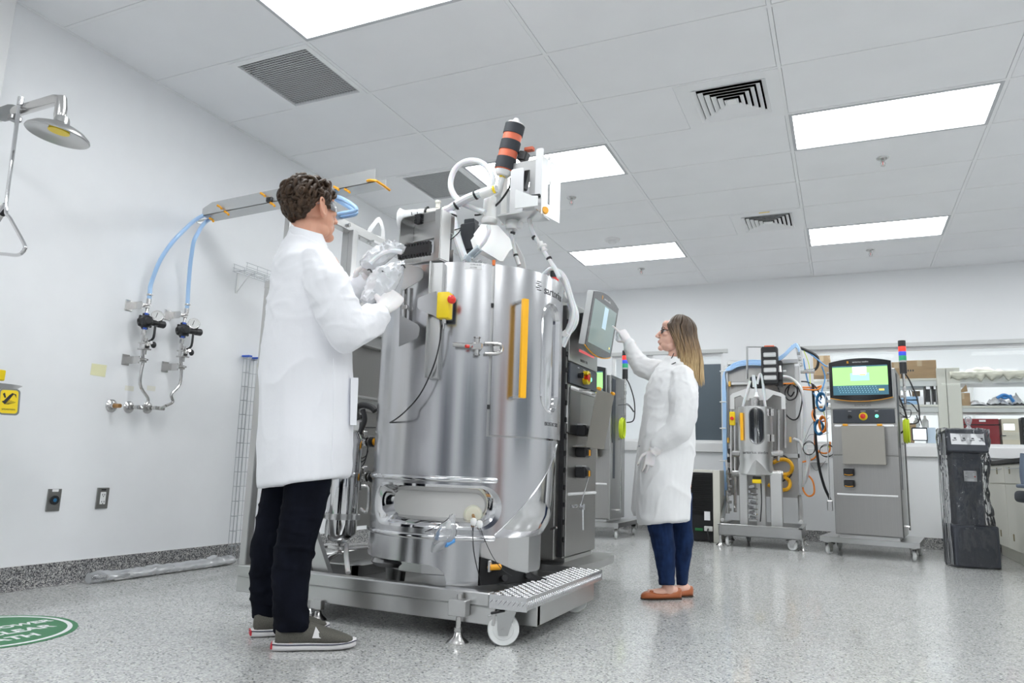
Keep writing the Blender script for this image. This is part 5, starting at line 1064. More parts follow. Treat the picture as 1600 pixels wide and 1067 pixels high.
b.done('frame', STEEL, t)
b = B(); a, c = f(1136, 566, TB + .03), f(1248, 778, TB + .03); b.bx((a.x, a.y, c.z), (c.x, a.y + .01, a.z)); b.done('back_panel', STEELD, t)
sc = f(1180, 668, 4.42); SCX, SCY = sc.x, sc.y; sr = (f(1207, 668, 4.38).x - f(1154, 668, 4.38).x) / 2
zt, zb, zm = f(1180, 635, 4.3).z, f(1180, 699, 4.24).z, f(1180, 741, 4.24).z
sd = V((CAMP.x - SCX, CAMP.y - SCY, 0)).normalized(); sa = math.degrees(math.atan2(sd.y, sd.x)); SC_ = V((SCX, SCY, 0))
b = B(); b.lathe([(sr * .6, zb - .02), (sr, zb - .02), (sr, zt), (sr * .93, zt), (sr * .93, zt - .02)], (SCX, SCY, 0), Z_, 48, caps=False); b.done('vessel_jacket', SATIN, t)
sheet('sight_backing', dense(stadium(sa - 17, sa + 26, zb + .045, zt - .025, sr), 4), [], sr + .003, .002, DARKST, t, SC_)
sheet('door', dense([(sa - 62, zt - .005), (sa + 75, zt - .005), (sa + 75, zb + .01), (sa - 62, zb + .01)], 4), [stadium(sa - 18, sa + 27, zb + .04, zt - .02, sr + .008)], sr + .008, .006, SATIN, t, SC_)
sheet('sight_glass', dense(stadium(sa - 19, sa + 28, zb + .035, zt - .015, sr), 4), [], sr + .007, .004, SIGHT, t, SC_)
b = B(); b.tube([V((SCX + (sr + .010) * math.cos(math.radians(a)), SCY + (sr + .010) * math.sin(math.radians(a)), z)) for a, z in stadium(sa - 19, sa + 28, zb + .035, zt - .015, sr + .01)], .005, 6, 1, closed=True); b.done('window_rim', DARKST, t)
b = B(); q0, q1 = f(1159, 688, SCY - sr * .75 - .03), f(1159, 645, SCY - sr * .75 - .03); b.box((q0 + q1) / 2, (.030, .016, q1.z - q0.z), .003); hh = b.done('door_handle', HANDLE, t, 'amber grab handle'); b = B(); b.box((q0 + q1) / 2 + V((.045, .035, 0)), (.022, .012, (q1.z - q0.z) * .98), .003); b.done('handle_backing', HANDLE, hh)
b = B()
for z in (zt - .06, zb + .10):
    for dx in (0, .03): b.box((SCX + sr * .86 + dx, SCY - sr * .62, z), (.05, .03, .075), .004)
b.done('door_hinge', PIPE, t)
# flared skirt with triangular front and three legs
def sq(r, z, n=40, front=0.0):
    out = []
    for i in range(n):
        a = 2 * PI * i / n; out.append(V((SCX + r * math.cos(a), SCY + r * math.sin(a) * (1 + .0), z)))
    return out
b = B(); b.loft([sq(sr * 1.0, zb - .02), sq(sr * .99, zb - .10), sq(sr * .96, zm + .10), sq(sr * 1.06, zm + .03), sq(sr * 1.10, zm)], caps=False); b.done('skirt', SATIN, t)
b = B(); q = f(1181, 720, SCY - sr - .01); b.loft([[f(1181, 718, SCY - sr - .004), f(1181.5, 718, SCY - sr - .004), f(1182, 718.5, SCY - sr)], [f(1157, 741, SCY - sr * .6), f(1181, 742, SCY - sr - .10), f(1207, 742, SCY - sr * .6)]]); b.done('skirt_apron', SATIN, t)
for pxs, yy in (((1155, 1168), SCY - sr * .5), ((1181, 1196), SCY + sr * .5), ((1203, 1222), SCY - sr * .4)):
    a, c = f(pxs[0], 742, yy), f(pxs[1], 742, yy); z2 = f(pxs[0], 816, yy).z; b = B(); b.bx((a.x, yy - .03, .135), (c.x, yy + .03, a.z + .02), .006); b.done('leg', SATIN, t); b = B(); b.cyl(((a.x + c.x) / 2, yy, .115), ((a.x + c.x) / 2, yy, .14), .03, n=12); b.done('leg_pad', BRASS, t)
b = B(); q = f(1182.5, 752, SCY - sr - .05); b.box(q, (.085, .05, .04), .006); b.done('discharge_clamp', YELLOW, t); b = B(); b.box(q + V((0, .02, .035)), (.08, .05, .03), .004); b.done('clamp_block', BLACK, t)
for i in range(7): b = B(); b.box(f(1172 + random.uniform(-4, 6), 760 + 8 * i, SCY - .03), (.06, .04, .03), .004, Matrix.Rotation(random.uniform(-.4, .4), 3, 'Y')); b.tube([f(1168, 762 + 8 * i, SCY), f(1184, 764 + 8 * i, SCY)], .007, 6, 1); b.done('bottom_valve', POLISH, t)
b = B(); b.tube([f(1189, 755, SCY - .1), f(1190, 785, SCY - .1), f(1188, 815, SCY - .1)], .006, 6, 3); b.done('bottom_cable', RUBBER, t)
o = text('sartorius stedim', .042, V((0, 0, 0)), X_, Y_, INK, 'lettering', t, .0004); q = f(1183, 707, SCY - sr)
for v in o.data.vertices:
    a = math.radians(sa - 2) + v.co.x / sr; v.co = V((SCX + (sr * 1.005 + v.co.z) * math.cos(a), SCY + (sr * 1.005 + v.co.z) * math.sin(a), q.z + v.co.y))
# arch, drive and frame over the vessel
ac = f(1181, 620, SCY - .02); k = (f(1226, 620, SCY).x - f(1140, 620, SCY).x) / 86
L_ = lambda P: [((x - 1181) * k, (620 - y) * k) for x, y in P]
b = B(); arch = L_([(1140, 640), (1140, 618), (1144, 614), (1165, 606.5), (1197, 606.5), (1220, 614), (1226, 618), (1226, 640), (1220, 640), (1220, 620), (1208, 616.5), (1198, 625.5), (1166, 625.5), (1157, 617), (1147, 621), (1147, 640)]); b.prism(arch, (ac.x, SCY - .02, ac.z), X_, Z_, -.05); b.done('arch_bracket', SATIN, t)
b = B(); q = f(1182, 630, SCY); b.cyl((SCX, SCY, zt - .01), (SCX, SCY, q.z + .05), .055, n=16); b.cyl((SCX, SCY, zt + .0), (SCX, SCY, zt + .015), .085, n=16); b.done('drive_coupling', PIPE, t)
b = B(); b.box(f(1182, 598, SCY + .05), (.12, .1, .12), .01); b.done('drive_motor', BLACK, t)
b = B(); P = [f(x, y, SCY + .1) for x, y in ((1167.5, 592), (1167.5, 542), (1192, 542), (1192, 590))]; b.tube(P, .012, 4, 1); b.done('tall_loop_frame', ALU, t)
for P in ([(1178, 605), (1177, 586), (1180, 600), (1181, 615)], [(1183, 600), (1187, 585), (1191, 592), (1195, 630), (1197, 640)], [(1172, 595), (1162, 630), (1160, 640)]):
    tb([f(x, y, SCY - .05) for x, y in P], .014, 'process_tube', TUBE, 8, t)
b = B(); q = f(1182, 617, SCY - .07); b.lathe([(.03, 0), (.018, .02), (.012, .05)], q - Z_ * .02, Z_, 12); b.done('tube_boot', WPLAST, t)
q = f(1203, 572, SCY); b = B(); b.box(q, (.165, .12, .40), .015); b.box(q + V((.09, .05, -.08)), (.06, .08, .28), .01); he2 = b.done('heater_block', BLACK, t)
b = B()
for i in range(4): b.box(q + V((.005, -.062, .11 - .08 * i)), (.125, .03, .05), .008)
b.done('heater_bands', ALU, he2); b = B(); b.box(q + V((.0, 0, .205)), (.1, .08, .02), .005); b.done('heater_top', BRICK, he2)
b = B(); q = f(1219, 586, SCY); b.cyl(q - Z_ * .05, q + Z_ * .03, .028, n=12); b.done('vent_valve', BLACK, t); b = B(); b.cyl(q + Z_ * .03, q + Z_ * .10, .018, .012, 12); b.tube([q + V((.03, 0, .04)), q + V((.06, 0, .04))], .01, 8, 1); b.done('vent_cap', WPLAST, t)
# hoses
for i in range(4):
    d = i * .017; P = [(1191, 563.5), (1172, 563), (1155, 565), (1142, 571), (1132, 582), (1129, 600), (1130, 640), (1130.5, 700), (1132, 740), (1130, 775), (1134, 800)]
    b = B(); b.tube([f(x, y, TB - .06) + V((d * (.6 if j > 4 else 0), -.004 * i, -d * (1 if j < 4 else 0))) for j, (x, y) in enumerate(P)], .0085, 7, 5); b.done('blue_hose', BLUET, t)
for i in range(3):
    b = B(); b.tube([f(x, y + 2.4 * i, SCY + .1) for x, y in ((1216, 559), (1226, 552), (1236, 542), (1244, 537), (1249, 545))], .008, 7, 4); b.done('blue_hose', BLUET, t)
for y in (580, 628, 669, 720): b = B(); q = f(1130, y, TB - .06); b.box(q, (.075, .04, .012), .003); b.done('hose_tie', WPLAST, t)
b = B(); b.prism([(-.03, .13), (.02, .13), (.05, .0), (.055, -.16), (.02, -.16), (.0, -.05)], f(1247, 557, TB - .1), X_, Z_, .03); b.done('connector_arm', ALU, t)
b = B()
for i in range(4): q = f(1246 + 2 * i, 543 + 9 * i, TB - .13); b.box(q, (.03, .03, .03), .004)
q = f(1262, 580, TB - .1); b.cyl(q - X_ * .07, q + X_ * .07, .025, n=12); b.done('cable_glands', PIPE, t)
b = B(); b.tube([f(x, y, TB - .1) for x, y in ((1270, 580), (1277, 573), (1278, 560), (1270, 552), (1250, 543))], .014, 9, 5); b.done('black_trunk_cable', RUBBER, t)
def cable(name, pts, r, m, Y=TB - .12, parent=t, closed=False):
    b = B(); b.tube([f(x, y, Y + .03 * math.sin(i * 1.7)) for i, (x, y) in enumerate(pts)], r, 7, 6, closed=closed); return b.done(name, m, parent)
cable('white_tube', [(1222, 588), (1234, 590), (1246, 599), (1253, 612), (1257, 640), (1257, 690), (1262, 720), (1258, 745), (1254, 760)], .016, TUBE)
cable('white_tube', [(1240, 685), (1250, 690), (1256, 702), (1264, 715), (1262, 740), (1257, 755)], .014, TUBE)
for P in ([(1200, 592), (1204, 598), (1213, 602), (1228, 601)], [(1236, 600), (1228, 608), (1227, 618), (1233, 625), (1243, 621), (1246, 608), (1240, 602)], [(1246, 603), (1252, 616), (1253, 628), (1248, 650), (1240, 656), (1230, 650), (1226, 640)], [(1233, 604), (1231, 614), (1236, 619), (1241, 612)], [(1214, 572), (1215, 600), (1218, 612)], [(1209, 714), (1225, 712), (1236, 725), (1236, 742), (1226, 750), (1212, 756)], [(1252, 596), (1262, 597), (1274, 604), (1284, 622)]): cable('black_cable', P, .0075, RUBBER)
for P in ([(1196, 598), (1198, 600), (1215, 600), (1240, 599)], [(1254, 605), (1275, 605), (1283, 603), (1276, 609), (1255, 608)], [(1285, 636), (1273, 638), (1269, 648), (1274, 658), (1288, 658)], [(1274, 660), (1273, 690), (1276, 702), (1286, 708), (1296, 705), (1297, 690)], [(1254, 722), (1272, 716), (1280, 704)], [(1256, 752), (1255, 765), (1263, 775), (1272, 770), (1270, 752), (1262, 742)]): cable('orange_cable', P, .009, ORANGEC)
for P in ([(1236, 540), (1262, 550), (1288, 570), (1298, 575)], [(1284, 572), (1289, 590), (1284, 612), (1282, 625)], [(1255, 560), (1263, 598), (1275, 620), (1283, 630)]): cable('blue_cable', P, .008, mat('mid blue cable', (.12, .32, .62), .45))
for cx_, cy_, rx, ry, nm, m in ((1283, 627, 7.5, 13, 'blue_cable_coil', BLUEC), (1279, 667, 6, 10, 'blue_cable_coil', BLUEC), (1285, 662, 5, 11, 'orange_cable_coil', ORANGEC), (1292, 704, 11, 9, 'black_cable_coil', RUBBER), (1264, 700, 9, 10, 'black_cable_coil', RUBBER)):
    b = B()
    for i in range(5 if 'black' not in nm else 2): b.tube([f(cx_ + (rx + .8 * math.sin(i * 2)) * math.cos(a) + .4 * i, cy_ + (ry + math.cos(i * 2)) * math.sin(a) + .5 * i, TB - .18 + .014 * i) for a in [2 * PI * k_ / 12 for k_ in range(12)]], .009 if 'black' not in nm else .004, 6, 3, closed=True)
    b.done(nm, m, t)
cable('black_trunk_cable', [(1270, 600), (1272, 640), (1275, 690), (1280, 730), (1288, 760), (1296, 778), (1298, 786)], .014, RUBBER)
for P in ([(1256, 548), (1264, 570), (1266, 600)], [(1285, 640), (1290, 655), (1293, 690), (1296, 700)]): cable('lime_wire', P, .004, LIME)
for P in ([(1253, 700), (1270, 660), (1290, 668)], [(1262, 715), (1275, 735), (1290, 720)], [(1270, 640), (1281, 660), (1296, 652)], [(1258, 690), (1266, 679), (1280, 680), (1295, 676)]): cable('thin_wire', P, .0028, mat('grey wire', (.25, .25, .27), .5))
for cy_ in (729, 755): cable('yellow_hose', [(1208, cy_ - 6), (1220, cy_ - 11), (1232, cy_ - 9), (1238, cy_), (1234, cy_ + 10), (1222, cy_ + 12), (1208, cy_ + 8)] if cy_ < 740 else [(1226, cy_ - 10), (1233, cy_ - 4), (1234, cy_ + 4), (1228, cy_ + 10), (1214, cy_ + 9), (1200, cy_ + 2)], .020, mat('amber hose', (.90, .47, .02), .4), TB - .16)
b = B(); q = f(1144.5, 654, SCY - .05); b.box(q, (.055, .05, .14), .006); e = b.done('emergency_stop', YELLOW, t); b = B(); b.cyl(q - Y_ * .025, q - Y_ * .05, .018, n=14); b.done('stop_button', RED, e)
for x, y in ((1140, 600), (1138, 688), (1235, 687), (1241, 598)): b = B(); q = f(x, y, TB - .08); b.box(q, (.022, .03, .06), .005); b.done('orange_clip', mat('amber clip', (.85, .5, .1), .5), t)
for i in range(9): b = B(); q = f(1139 + random.uniform(-3, 5), 700 + 12 * i, TB - .2); b.cyl(q - Z_ * .04, q + Z_ * .04, random.uniform(.014, .03), n=10); b.box(q + V((.02, 0, 0)), (.05, .04, .03), .004); b.done('side_fitting', PIPE, t)
for y in (709, 740): b = B(); b.tube([f(1146, y, SCY), f(1158, y, SCY - .05)], .032, 10, 1); b.done('side_clamp', PIPE, t); b = B(); b.tube([f(1204, y, SCY - .05), f(1222, y - 1, SCY)], .03, 10, 1); b.done('side_clamp', PIPE, t)
for x, ya, yb in ((1143, 640, 740), (1149, 660, 800), (1226, 630, 700), (1216, 640, 720)): b = B(); b.tube([f(x, ya, SCY + .2), f(x, yb, SCY + .2)], .018, 8, 1); b.done('side_pipe', PIPE, t)
for x, y in ((1141, 705), (1140, 718), (1143, 735), (1217, 772)): b = B(); q = f(x, y, TB - .22); b.box(q, (.05, .05, .06), .01); b.done('valve_actuator', BLACK, t)
for i in range(7): b = B(); q = f(1298, 572 + 11 * i, TF + .1); b.cyl(q, q - X_ * .035, .014, n=8); b.done('socket', PIPE, tw2)
b = B(); q = f(1297, 790, TF + .1); b.box(q, (.05, .05, .10), .006); b.tube([q, q + Z_ * 1.1], .006, 6, 1); b.done('power_inlet', PIPE, tw2)
b = B(); b.tube([f(1404, 618, TF + .2), f(1411, 635, TF + .2), f(1417, 655, TF + .2), f(1414, 670, TF + .2), f(1407, 677, TF + .2)], .008, 8, 5); b.tube([f(1404, 632, TF + .2), f(1414, 640, TF + .2), f(1423, 641, TF + .2), f(1421, 652, TF + .2), f(1409, 648, TF + .2), f(1403, 640, TF + .2)], .004, 6, 5); b.done('side_cable', RUBBER, tw2)
# wall socket box behind
t = thing('wall_socket_box', 'small pale socket box on the far wall between the trolley and the tower', 'socket box', AY(5.47, 1275, 715)); q = AY(5.46, 1275, 712); b = B(); b.box(q, (.18, .06, .16), .006); b.box(q + V((.1, 0, -.03)), (.06, .05, .1), .004); b.done('box', WHITE, t); b = B(); b.box(q + V((-.03, -.035, -.01)), (.07, .02, .07), .006); b.done('cover', GREYP, t)
# black grilled cabinet behind the woman
t = thing('chiller_cabinet', 'low black grilled chiller with cream side behind the woman', 'chiller', (2.4, 4.6, 0)); FY = 4.45
b = B(); b.bx((1.95, FY, .015), (2.625, FY + .30, .715), .004); b.done('body', BLACKM, t); b = B()
for i in range(22): b.box((2.29, FY - .004, .28 + .0195 * i), (.64, .010, .007), R=Matrix.Rotation(.4, 3, 'X'))
b.done('grille', BLACKM, t); b = B(); b.bx((2.628, FY - .005, .0), (2.70, FY + .31, .745), .004); b.bx((1.95, FY - .005, .718), (2.628, FY + .31, .745), .003); b.done('cream_casing', CREAM, t)
b = B(); q = AY(FY - .012, 1105, 806); b.box(q, (.06, .002, .09)); b.done('paper_label', PAPER, t); q = AY(FY - .02, 1107, 826); b = B(); b.box(q, (.085, .03, .05), .004); b.done('power_socket', mat('pale socket', (.6, .6, .58), .5), t)
b = B(); b.tube([q - Y_ * .02, q + V((.0, -.05, -.03)), q + V((.02, -.06, -.12)), q + V((.07, -.03, -.19)), q + V((.14, 0, -.2))], .008, 7, 5); b.done('power_cord', RUBBER, t)
b = B(); q = AY(FY - .012, 1092, 827); b.box(q, (.08, .004, .03)); b.done('green_plate', mat('dark green plate', (.01, .12, .03), .5), t)
# ================================================================== ROOM BEHIND THE FAR WINDOW
SY2 = 5.95
g = lambda x, y, Y=SY2: AY(Y, x, y)
def shelf(label, x0, x1, posts, boards, depth=.45):
    t = thing('shelf_rack', label, 'shelf rack', ((x0 + x1) / 2, SY2, 1.0), group='shelf racks behind the far window')
    for a, c in posts: b = B(); b.bx((a, SY2, .0), (c, SY2 + .12, 1.985), .004); b.done('post', CREAM, t)
    for z0, z1 in boards:
        b = B(); b.bx((x0, SY2 + .02, z0), (x1, SY2 + depth, z1), .003); bd = b.done('shelf_board', GREYP, t); b = B(); b.bx((x0, SY2 + .012, z1 - .025), (x1, SY2 + .02, z1 - .005)); b.done('board_edge', CREAM, bd)
    b = B(); b.bx((x0, SY2, 1.085), (x1, SY2 + depth + .1, 1.13), .003); b.done('bench_top', WHITE, t); b = B(); b.bx((x0, SY2 + .1, 0), (x1, SY2 + depth, 1.08)); b.done('bench_base', CREAM, t)
    return t
k59 = (SY2 + 3.533) / (5.9 + 3.533); zz = lambda z: .712 + (z - .712) * k59; xx = lambda x: 3.908 + (x - 3.908) * k59
shelf('cream shelf rack behind the window on the control tower side', xx(3.55), xx(4.94), ((xx(4.895), xx(4.985)),), ((zz(1.775), zz(1.865)), (zz(1.475), zz(1.565))))
shelf('cream shelf rack behind the window, above the black wrapped unit', xx(5.035), 7.4, ((xx(4.99), xx(5.125)), (7.3, 7.4)), ((zz(1.80), zz(1.905)), (zz(1.475), zz(1.55))))
def rest(z, x):
    L_ = [1.13, zz(1.565) if x < xx(4.98) else zz(1.55), zz(1.865) if x < xx(4.98) else zz(1.905)]
    for q in L_:
        if abs(q - z) < .05: return q + .001
    return z
def carton(p0, p1, label, dep=.3, flaps=False, m=CARD, name='cardboard_box', cat='cardboard box', Y=SY2 + .03):
    a, c = g(*p0, Y), g(*p1, Y); lo, hi = min(a.z, c.z), max(a.z, c.z); lo = rest(lo, (a.x + c.x) / 2); t = thing(name, label, cat, ((a.x + c.x) / 2, Y + dep / 2, lo))
    b = B(); b.bx((a.x, Y, lo), (c.x, Y + dep, hi), .003); b.done('body', m, t)
    if m is CARD:
        b = B(); b.bx((a.x + .0, Y - .001, hi - .003), (c.x, Y + .001, hi - .001)); b.bx(((a.x + c.x) / 2 - .02, Y - .0015, hi - .07), ((a.x + c.x) / 2 + .03, Y - .0005, hi)); b.done('tape', mat('packing tape', (.52, .40, .26), .3), t)
    if flaps:
        b = B(); w_ = c.x - a.x; b.prism([(0, 0), (w_ * .55, .02), (w_ * .5, .10)], (a.x + w_ * .35, Y + .02, hi), X_, Z_, -.004); b.prism([(0, 0), (w_ * .4, 0), (w_ * .42, .06)], (a.x, Y + dep - .02, hi), X_, Z_, -.004); b.done('open_flap', CARD, t)
    return t
bx1 = carton((1409, 563.5), (1464, 586), 'wide cardboard box on the top shelf behind the screen tower'); b = B(); q = g(1419, 579, SY2 + .028); 
for i in range(3): b.box(q + X_ * (.025 * i), (.014, .001, .022))
b.done('print', INK, bx1); carton((1392, 566), (1408, 586), 'narrow cardboard box on the top shelf beside the wide one'); carton((1268, 556), (1298, 586), 'cardboard box on the top shelf left of the screen tower', .4)
bx2 = carton((1487.5, 614), (1517, 634.5), 'small open cardboard box on the middle shelf above the black wrapped unit', .3, True)
carton((1426, 611), (1438, 620), 'small cardboard box at the back of the middle shelf', .12, Y=SY2 + .32)
for i, (x0, x1) in enumerate(((1445, 1455), (1457, 1464))):
    t = carton((x0, 597), (x1, 633.5), 'black box file with pale labels, %s' % ('nearer to the tower screen' if i == 0 else 'against the shelf post'), .25, m=BLACK, name='box_file', cat='box file'); b = B(); a = g(x0 + 2, 608, SY2 + .028); c = g(x1 - 2, 602, SY2 + .028); b.bx((a.x, a.y, a.z), (c.x, a.y + .001, c.z)); a = g(x0 + 2, 633, SY2 + .028); c = g(x1 - 2, 628, SY2 + .028); b.bx((a.x, a.y, a.z), (c.x, a.y + .001, c.z)); b.done('spine_label', PAPER, t)
for i, (y0, y1) in enumerate(((619.5, 624), (626, 630.5))): carton((1403, y0), (1435, y1), 'flat light blue tray on the middle shelf, %s of two' % ('upper' if i == 0 else 'lower'), .25, m=BLUESOFT, name='plastic_tray', cat='tray')
carton((1435, 619), (1444, 633), 'white box beside the light blue trays', .25, m=PAPER, name='white_box', cat='box'); carton((1403, 631), (1436, 634), 'white slab under the light blue trays', .25, m=PAPER, name='white_slab', cat='slab')
c = g(1415, 676); t = thing('cardboard_sheet', 'tilted brown cardboard box on the bench beside the tower', 'cardboard box', c); b = B(); b.box(c + V((0, .12, .01)), (.20, .2, .22), .003, Matrix.Rotation(.12, 3, 'Y')); b.done('body', CARD, t)
# monitor, bottles, cases
t = thing('monitor', 'small white lit monitor on the bench between the tower and the shelf post', 'monitor', g(1437, 686)); a, c = g(1427, 687), g(1447, 670); b = B(); b.bx((a.x - .01, a.y, a.z - .01), (c.x + .01, a.y + .04, c.z + .015), .004); s_ = b.done('housing', BLACK, t); b = B(); b.bx((a.x, a.y - .002, a.z), (c.x, a.y, c.z)); b.done('lit_display', mat('white display', (.85, .9, .95), .3, emit=.7, ecol=(.9, .95, 1)), s_)
carton((1448, 668), (1463, 689), 'pale blue box file beside the lit monitor', .2, m=mat('pale blue card', (.62, .72, .84), .6), name='pale_blue_box', cat='box')
for i, (x, y0, y1, r) in enumerate(((1432, 668, 653, .03), (1446, 668, 650, .035))):
    q = g(x, y0, SY2 + .2); h_ = g(x, y1, SY2 + .2).z - q.z; b = B(); b.lathe([(.0, -.1), (r, -.1), (r, h_ * .6), (r * .4, h_ * .8), (r * .4, h_), (.0, h_)], q, Z_, 14); b.done('dispenser_bottle', WPLAST, None, 'white bottle behind the lit monitor, %s' % ('beside the cardboard box' if i == 0 else 'taller one near the post'), cat='bottle')
mc = carton((1500, 654), (1563, 690), 'dark red case on the bench behind the black wrapped unit', .3, m=MAROON, name='red_case', cat='case'); b = B(); a, c = g(1530, 659, SY2 + .028), g(1540, 656, SY2 + .028); b.bx((a.x, a.y, a.z), (c.x, a.y + .001, c.z)); b.done('case_label', PAPER, mc); b = B(); a, c = g(1500, 664, SY2 + .024), g(1563, 663, SY2 + .024); b.bx((a.x, a.y, a.z), (c.x, a.y + .01, c.z)); b.done('case_seam', BLACK, mc)
ic = carton((1564, 654), (1594, 690), 'beige instrument with a small lit screen beside the red case', .3, m=BEIGE, name='beige_instrument', cat='instrument'); b = B(); a, c = g(1568.5, 672, SY2 + .026), g(1585, 662, SY2 + .026); b.bx((a.x, a.y, a.z), (c.x, a.y + .003, c.z), .001); b.done('lit_display', MATS['white display'], ic)
b = B(); 
for y in (676, 679, 682, 685): a, c = g(1566, y + 1.2, SY2 + .026), g(1593, y, SY2 + .026); b.bx((a.x, a.y, a.z), (c.x, a.y + .004, c.z))
b.done('instrument_ribs', CREAM, ic); b = B(); a, c = g(1563, 681, SY2 + .02), g(1572, 680, SY2 + .02); b.bx((a.x, a.y, a.z), (c.x, a.y + .004, c.z)); b.done('slot', BLACK, ic)
carton((1489, 655), (1498, 690), 'pale blue panel box beside the dark red case', .2, m=mat('pale blue card', (.62, .72, .84), .6), name='pale_blue_box', cat='box')
carton((1596, 652), (1606, 690), 'dark instrument at the right edge of the bench behind the window', .3, m=BLACK, name='dark_instrument', cat='instrument')
def bag_heap(x0, x1, y0, y1, label, m, n=26, seed=1, name='plastic_bag_heap'):
    rs = random.Random(seed); a, c = g(x0, y1), g(x1, y0); a.z = rest(a.z, 5.5); b = B(); nx, ny = 34, 9; grid = []
    for j in range(ny):
        row = []
        for i in range(nx):
            u, v = i / (nx - 1), j / (ny - 1); env = (1 - abs(2 * u - .9) ** 2.5 * .8) * math.sin(PI * min(1, v * 1.0 + .02)) ** .5
            h_ = (c.z - a.z) * max(.02, env) * (.72 + .45 * noise.noise(V((u * 7 + seed, v * 3, 0)))); row.append(b.v((a.x + (c.x - a.x) * u, SY2 + .02 + .4 * v, a.z + h_)))
        grid.append(row)
    for j in range(ny - 1):
        for i in range(nx - 1): b.f([grid[j][i], grid[j][i + 1], grid[j + 1][i + 1], grid[j + 1][i]])
    me = b.mesh(name); me.materials.append(m); o = place(me, name, None, label, 0, 'plastic bags'); so = o.modifiers.new('s', 'SOLIDIFY'); so.thickness = .004; return o
bag_heap(1482, 1606, 563, 597, 'pile of cream plastic bags sagging over the top shelf above the black wrapped unit', mat('cream plastic sheet', (.66, .64, .54), .3, noise=((9, 9, 30), .14, 0, .5), bdist=.02), seed=3)
b = B(); rows = []
for j in range(7):
    rows.append([V((g(1484 + 122 * i / 40, 590).x, SY2 - .012 - .02 * math.sin(j * .5) - .012 * noise.noise(V((i * .5, j * .6, 2))), zz(1.93) - j * (.014 + .012 * noise.noise(V((i * .35, 3, 7)))))) for i in range(41)])
gr = [[b.v(p) for p in r_2] for r_2 in rows]
for A, Q in zip(gr, gr[1:]):
    for i in range(40): b.f([A[i], A[i + 1], Q[i + 1], Q[i]])
me = b.mesh('hanging_sheet'); me.materials.append(MATS['cream plastic sheet']); o = place(me, 'plastic_sheet', None, 'cream plastic sheet drooping over the front edge of the top shelf', 0, 'plastic sheet'); o.modifiers.new('s', 'SOLIDIFY').thickness = .003
bag_heap(1517, 1545, 620, 635, 'clear bagged supplies on the middle shelf beside the small open cardboard box', mat('hazy plastic', (.66, .66, .68), .3, noise=((30, 30, 30), .12, 0, .4)), seed=5)
bag_heap(1548, 1578, 612, 635, 'white bagged supplies on the middle shelf under the blue gloves', mat('hazy white plastic', (.78, .78, .80), .3, noise=((30, 30, 30), .1, 0, .4)), seed=8)
bag_heap(1582, 1604, 610, 635, 'grey bagged supplies at the right edge of the middle shelf', MATS['hazy plastic'], seed=12)
b = B(); b.tube([g(1558, 622), g(1568, 617), g(1578, 621), g(1584, 628)], .035, 8, 5, flat=.5); b.tube([g(1562, 618), g(1570, 622), g(1580, 618)], .03, 8, 5, flat=.5); b.done('blue_gloves', mat('mid blue rubber', (.06, .26, .62), .4), None, 'blue gloves lying on white bags on the middle shelf', cat='gloves')
# pipes on the wall of that room
b = B()
for x in (5.3, 5.42, 5.6, 5.72): b.tube([(x, 9.4, .9), (x, 9.4, 2.2)], .02, 8, 1)
b.done('wall_pipes', GREYP, None, 'grey pipes on the back wall of the room behind the window', cat='pipes')
# two dark wires hanging in the window
b = B()
for dx in (0, .05): b.tube([AY(6.5, 1409 + dx * 80, 550), AY(6.5, 1418 + dx * 80, 600), AY(6.5, 1437 + dx * 80, 665)], .007, 6, 4)
b.done('hanging_wires', RUBBER, None, 'two dark wires hanging behind the shelf boxes', cat='wires')

# ================================================================== BLACK WRAPPED UNIT
t = thing('wrapped_unit', 'charcoal floor-standing unit wrapped in glossy clear film, right of the control tower', 'wrapped unit', (4.86, 3.93, 0))
fl0, fc, fr_ = AZ(0, 1470, 881), AZ(0, 1494, 887), AZ(0, 1568, 891); ux = (fr_ - fc).normalized(); uy = V((-ux.y, ux.x, 0)); Wd = (fr_ - fc).length; Dp = .27
O = fc.copy(); RU = Matrix((ux, uy, Z_)).transposed()
def U(a, b_, c): return O + ux * a + uy * b_ + Z_ * c
b = B(); b.box(U(Wd / 2, Dp / 2, .18), (Wd - .01, Dp - .01, .34), .01, RU); b.done('base_box', UNIT, t)
b = B(); b.box(U(Wd * .5, Dp * .58, .62), (Wd * .62, Dp * .62, .7), .02, RU); b.done('column', UNIT, t)
RT = RU @ Matrix.Rotation(-.16, 3, 'X'); b = B(); b.box(U(Wd * .47, Dp * .45, 1.05), (Wd * .90, .19, .20), .012, RT); hd_ = b.done('head_box', UNIT, t)
fx = RT @ X_; fz = RT @ Z_; fo = U(Wd * .47, Dp * .45, 1.06) + RT @ V((0, -.097, 0))
b = B(); b.box(fo, (Wd * .74, .002, .095), R=RT); lbp = b.done('instruction_panel', PAPER, hd_)
b = B()
for i in range(4):
    cx_ = -.105 + .07 * i; b.box(fo + fx * cx_ + fz * -.01 - RT @ V((0, .0015, 0)), (.038, .001, .004), R=RT); b.box(fo + fx * (cx_ + .006) + fz * .006 - RT @ V((0, .0015, 0)), (.018, .001, .012), R=RT)
    b.tube([fo + fx * (cx_ - .016) + fz * -.02 - RT @ V((0, .0015, 0)), fo + fx * (cx_ + .016) + fz * -.004 - RT @ V((0, .0015, 0))], .0012, 4, 1)
b.done('pictograms', INK, lbp)
b = B(); q = U(Wd * .52, Dp * .58 - Dp * .31 - .003, .762); b.box(q, (.10, .002, .09), R=RU); wl = b.done('white_label', PAPER, t); b = B()
for i in range(5): b.box(q + Z_ * (.032 - .012 * i) - uy * .0012 - ux * (.008 if i % 2 else 0), (.07 - .012 * (i % 3), .0008, .003), R=RU)
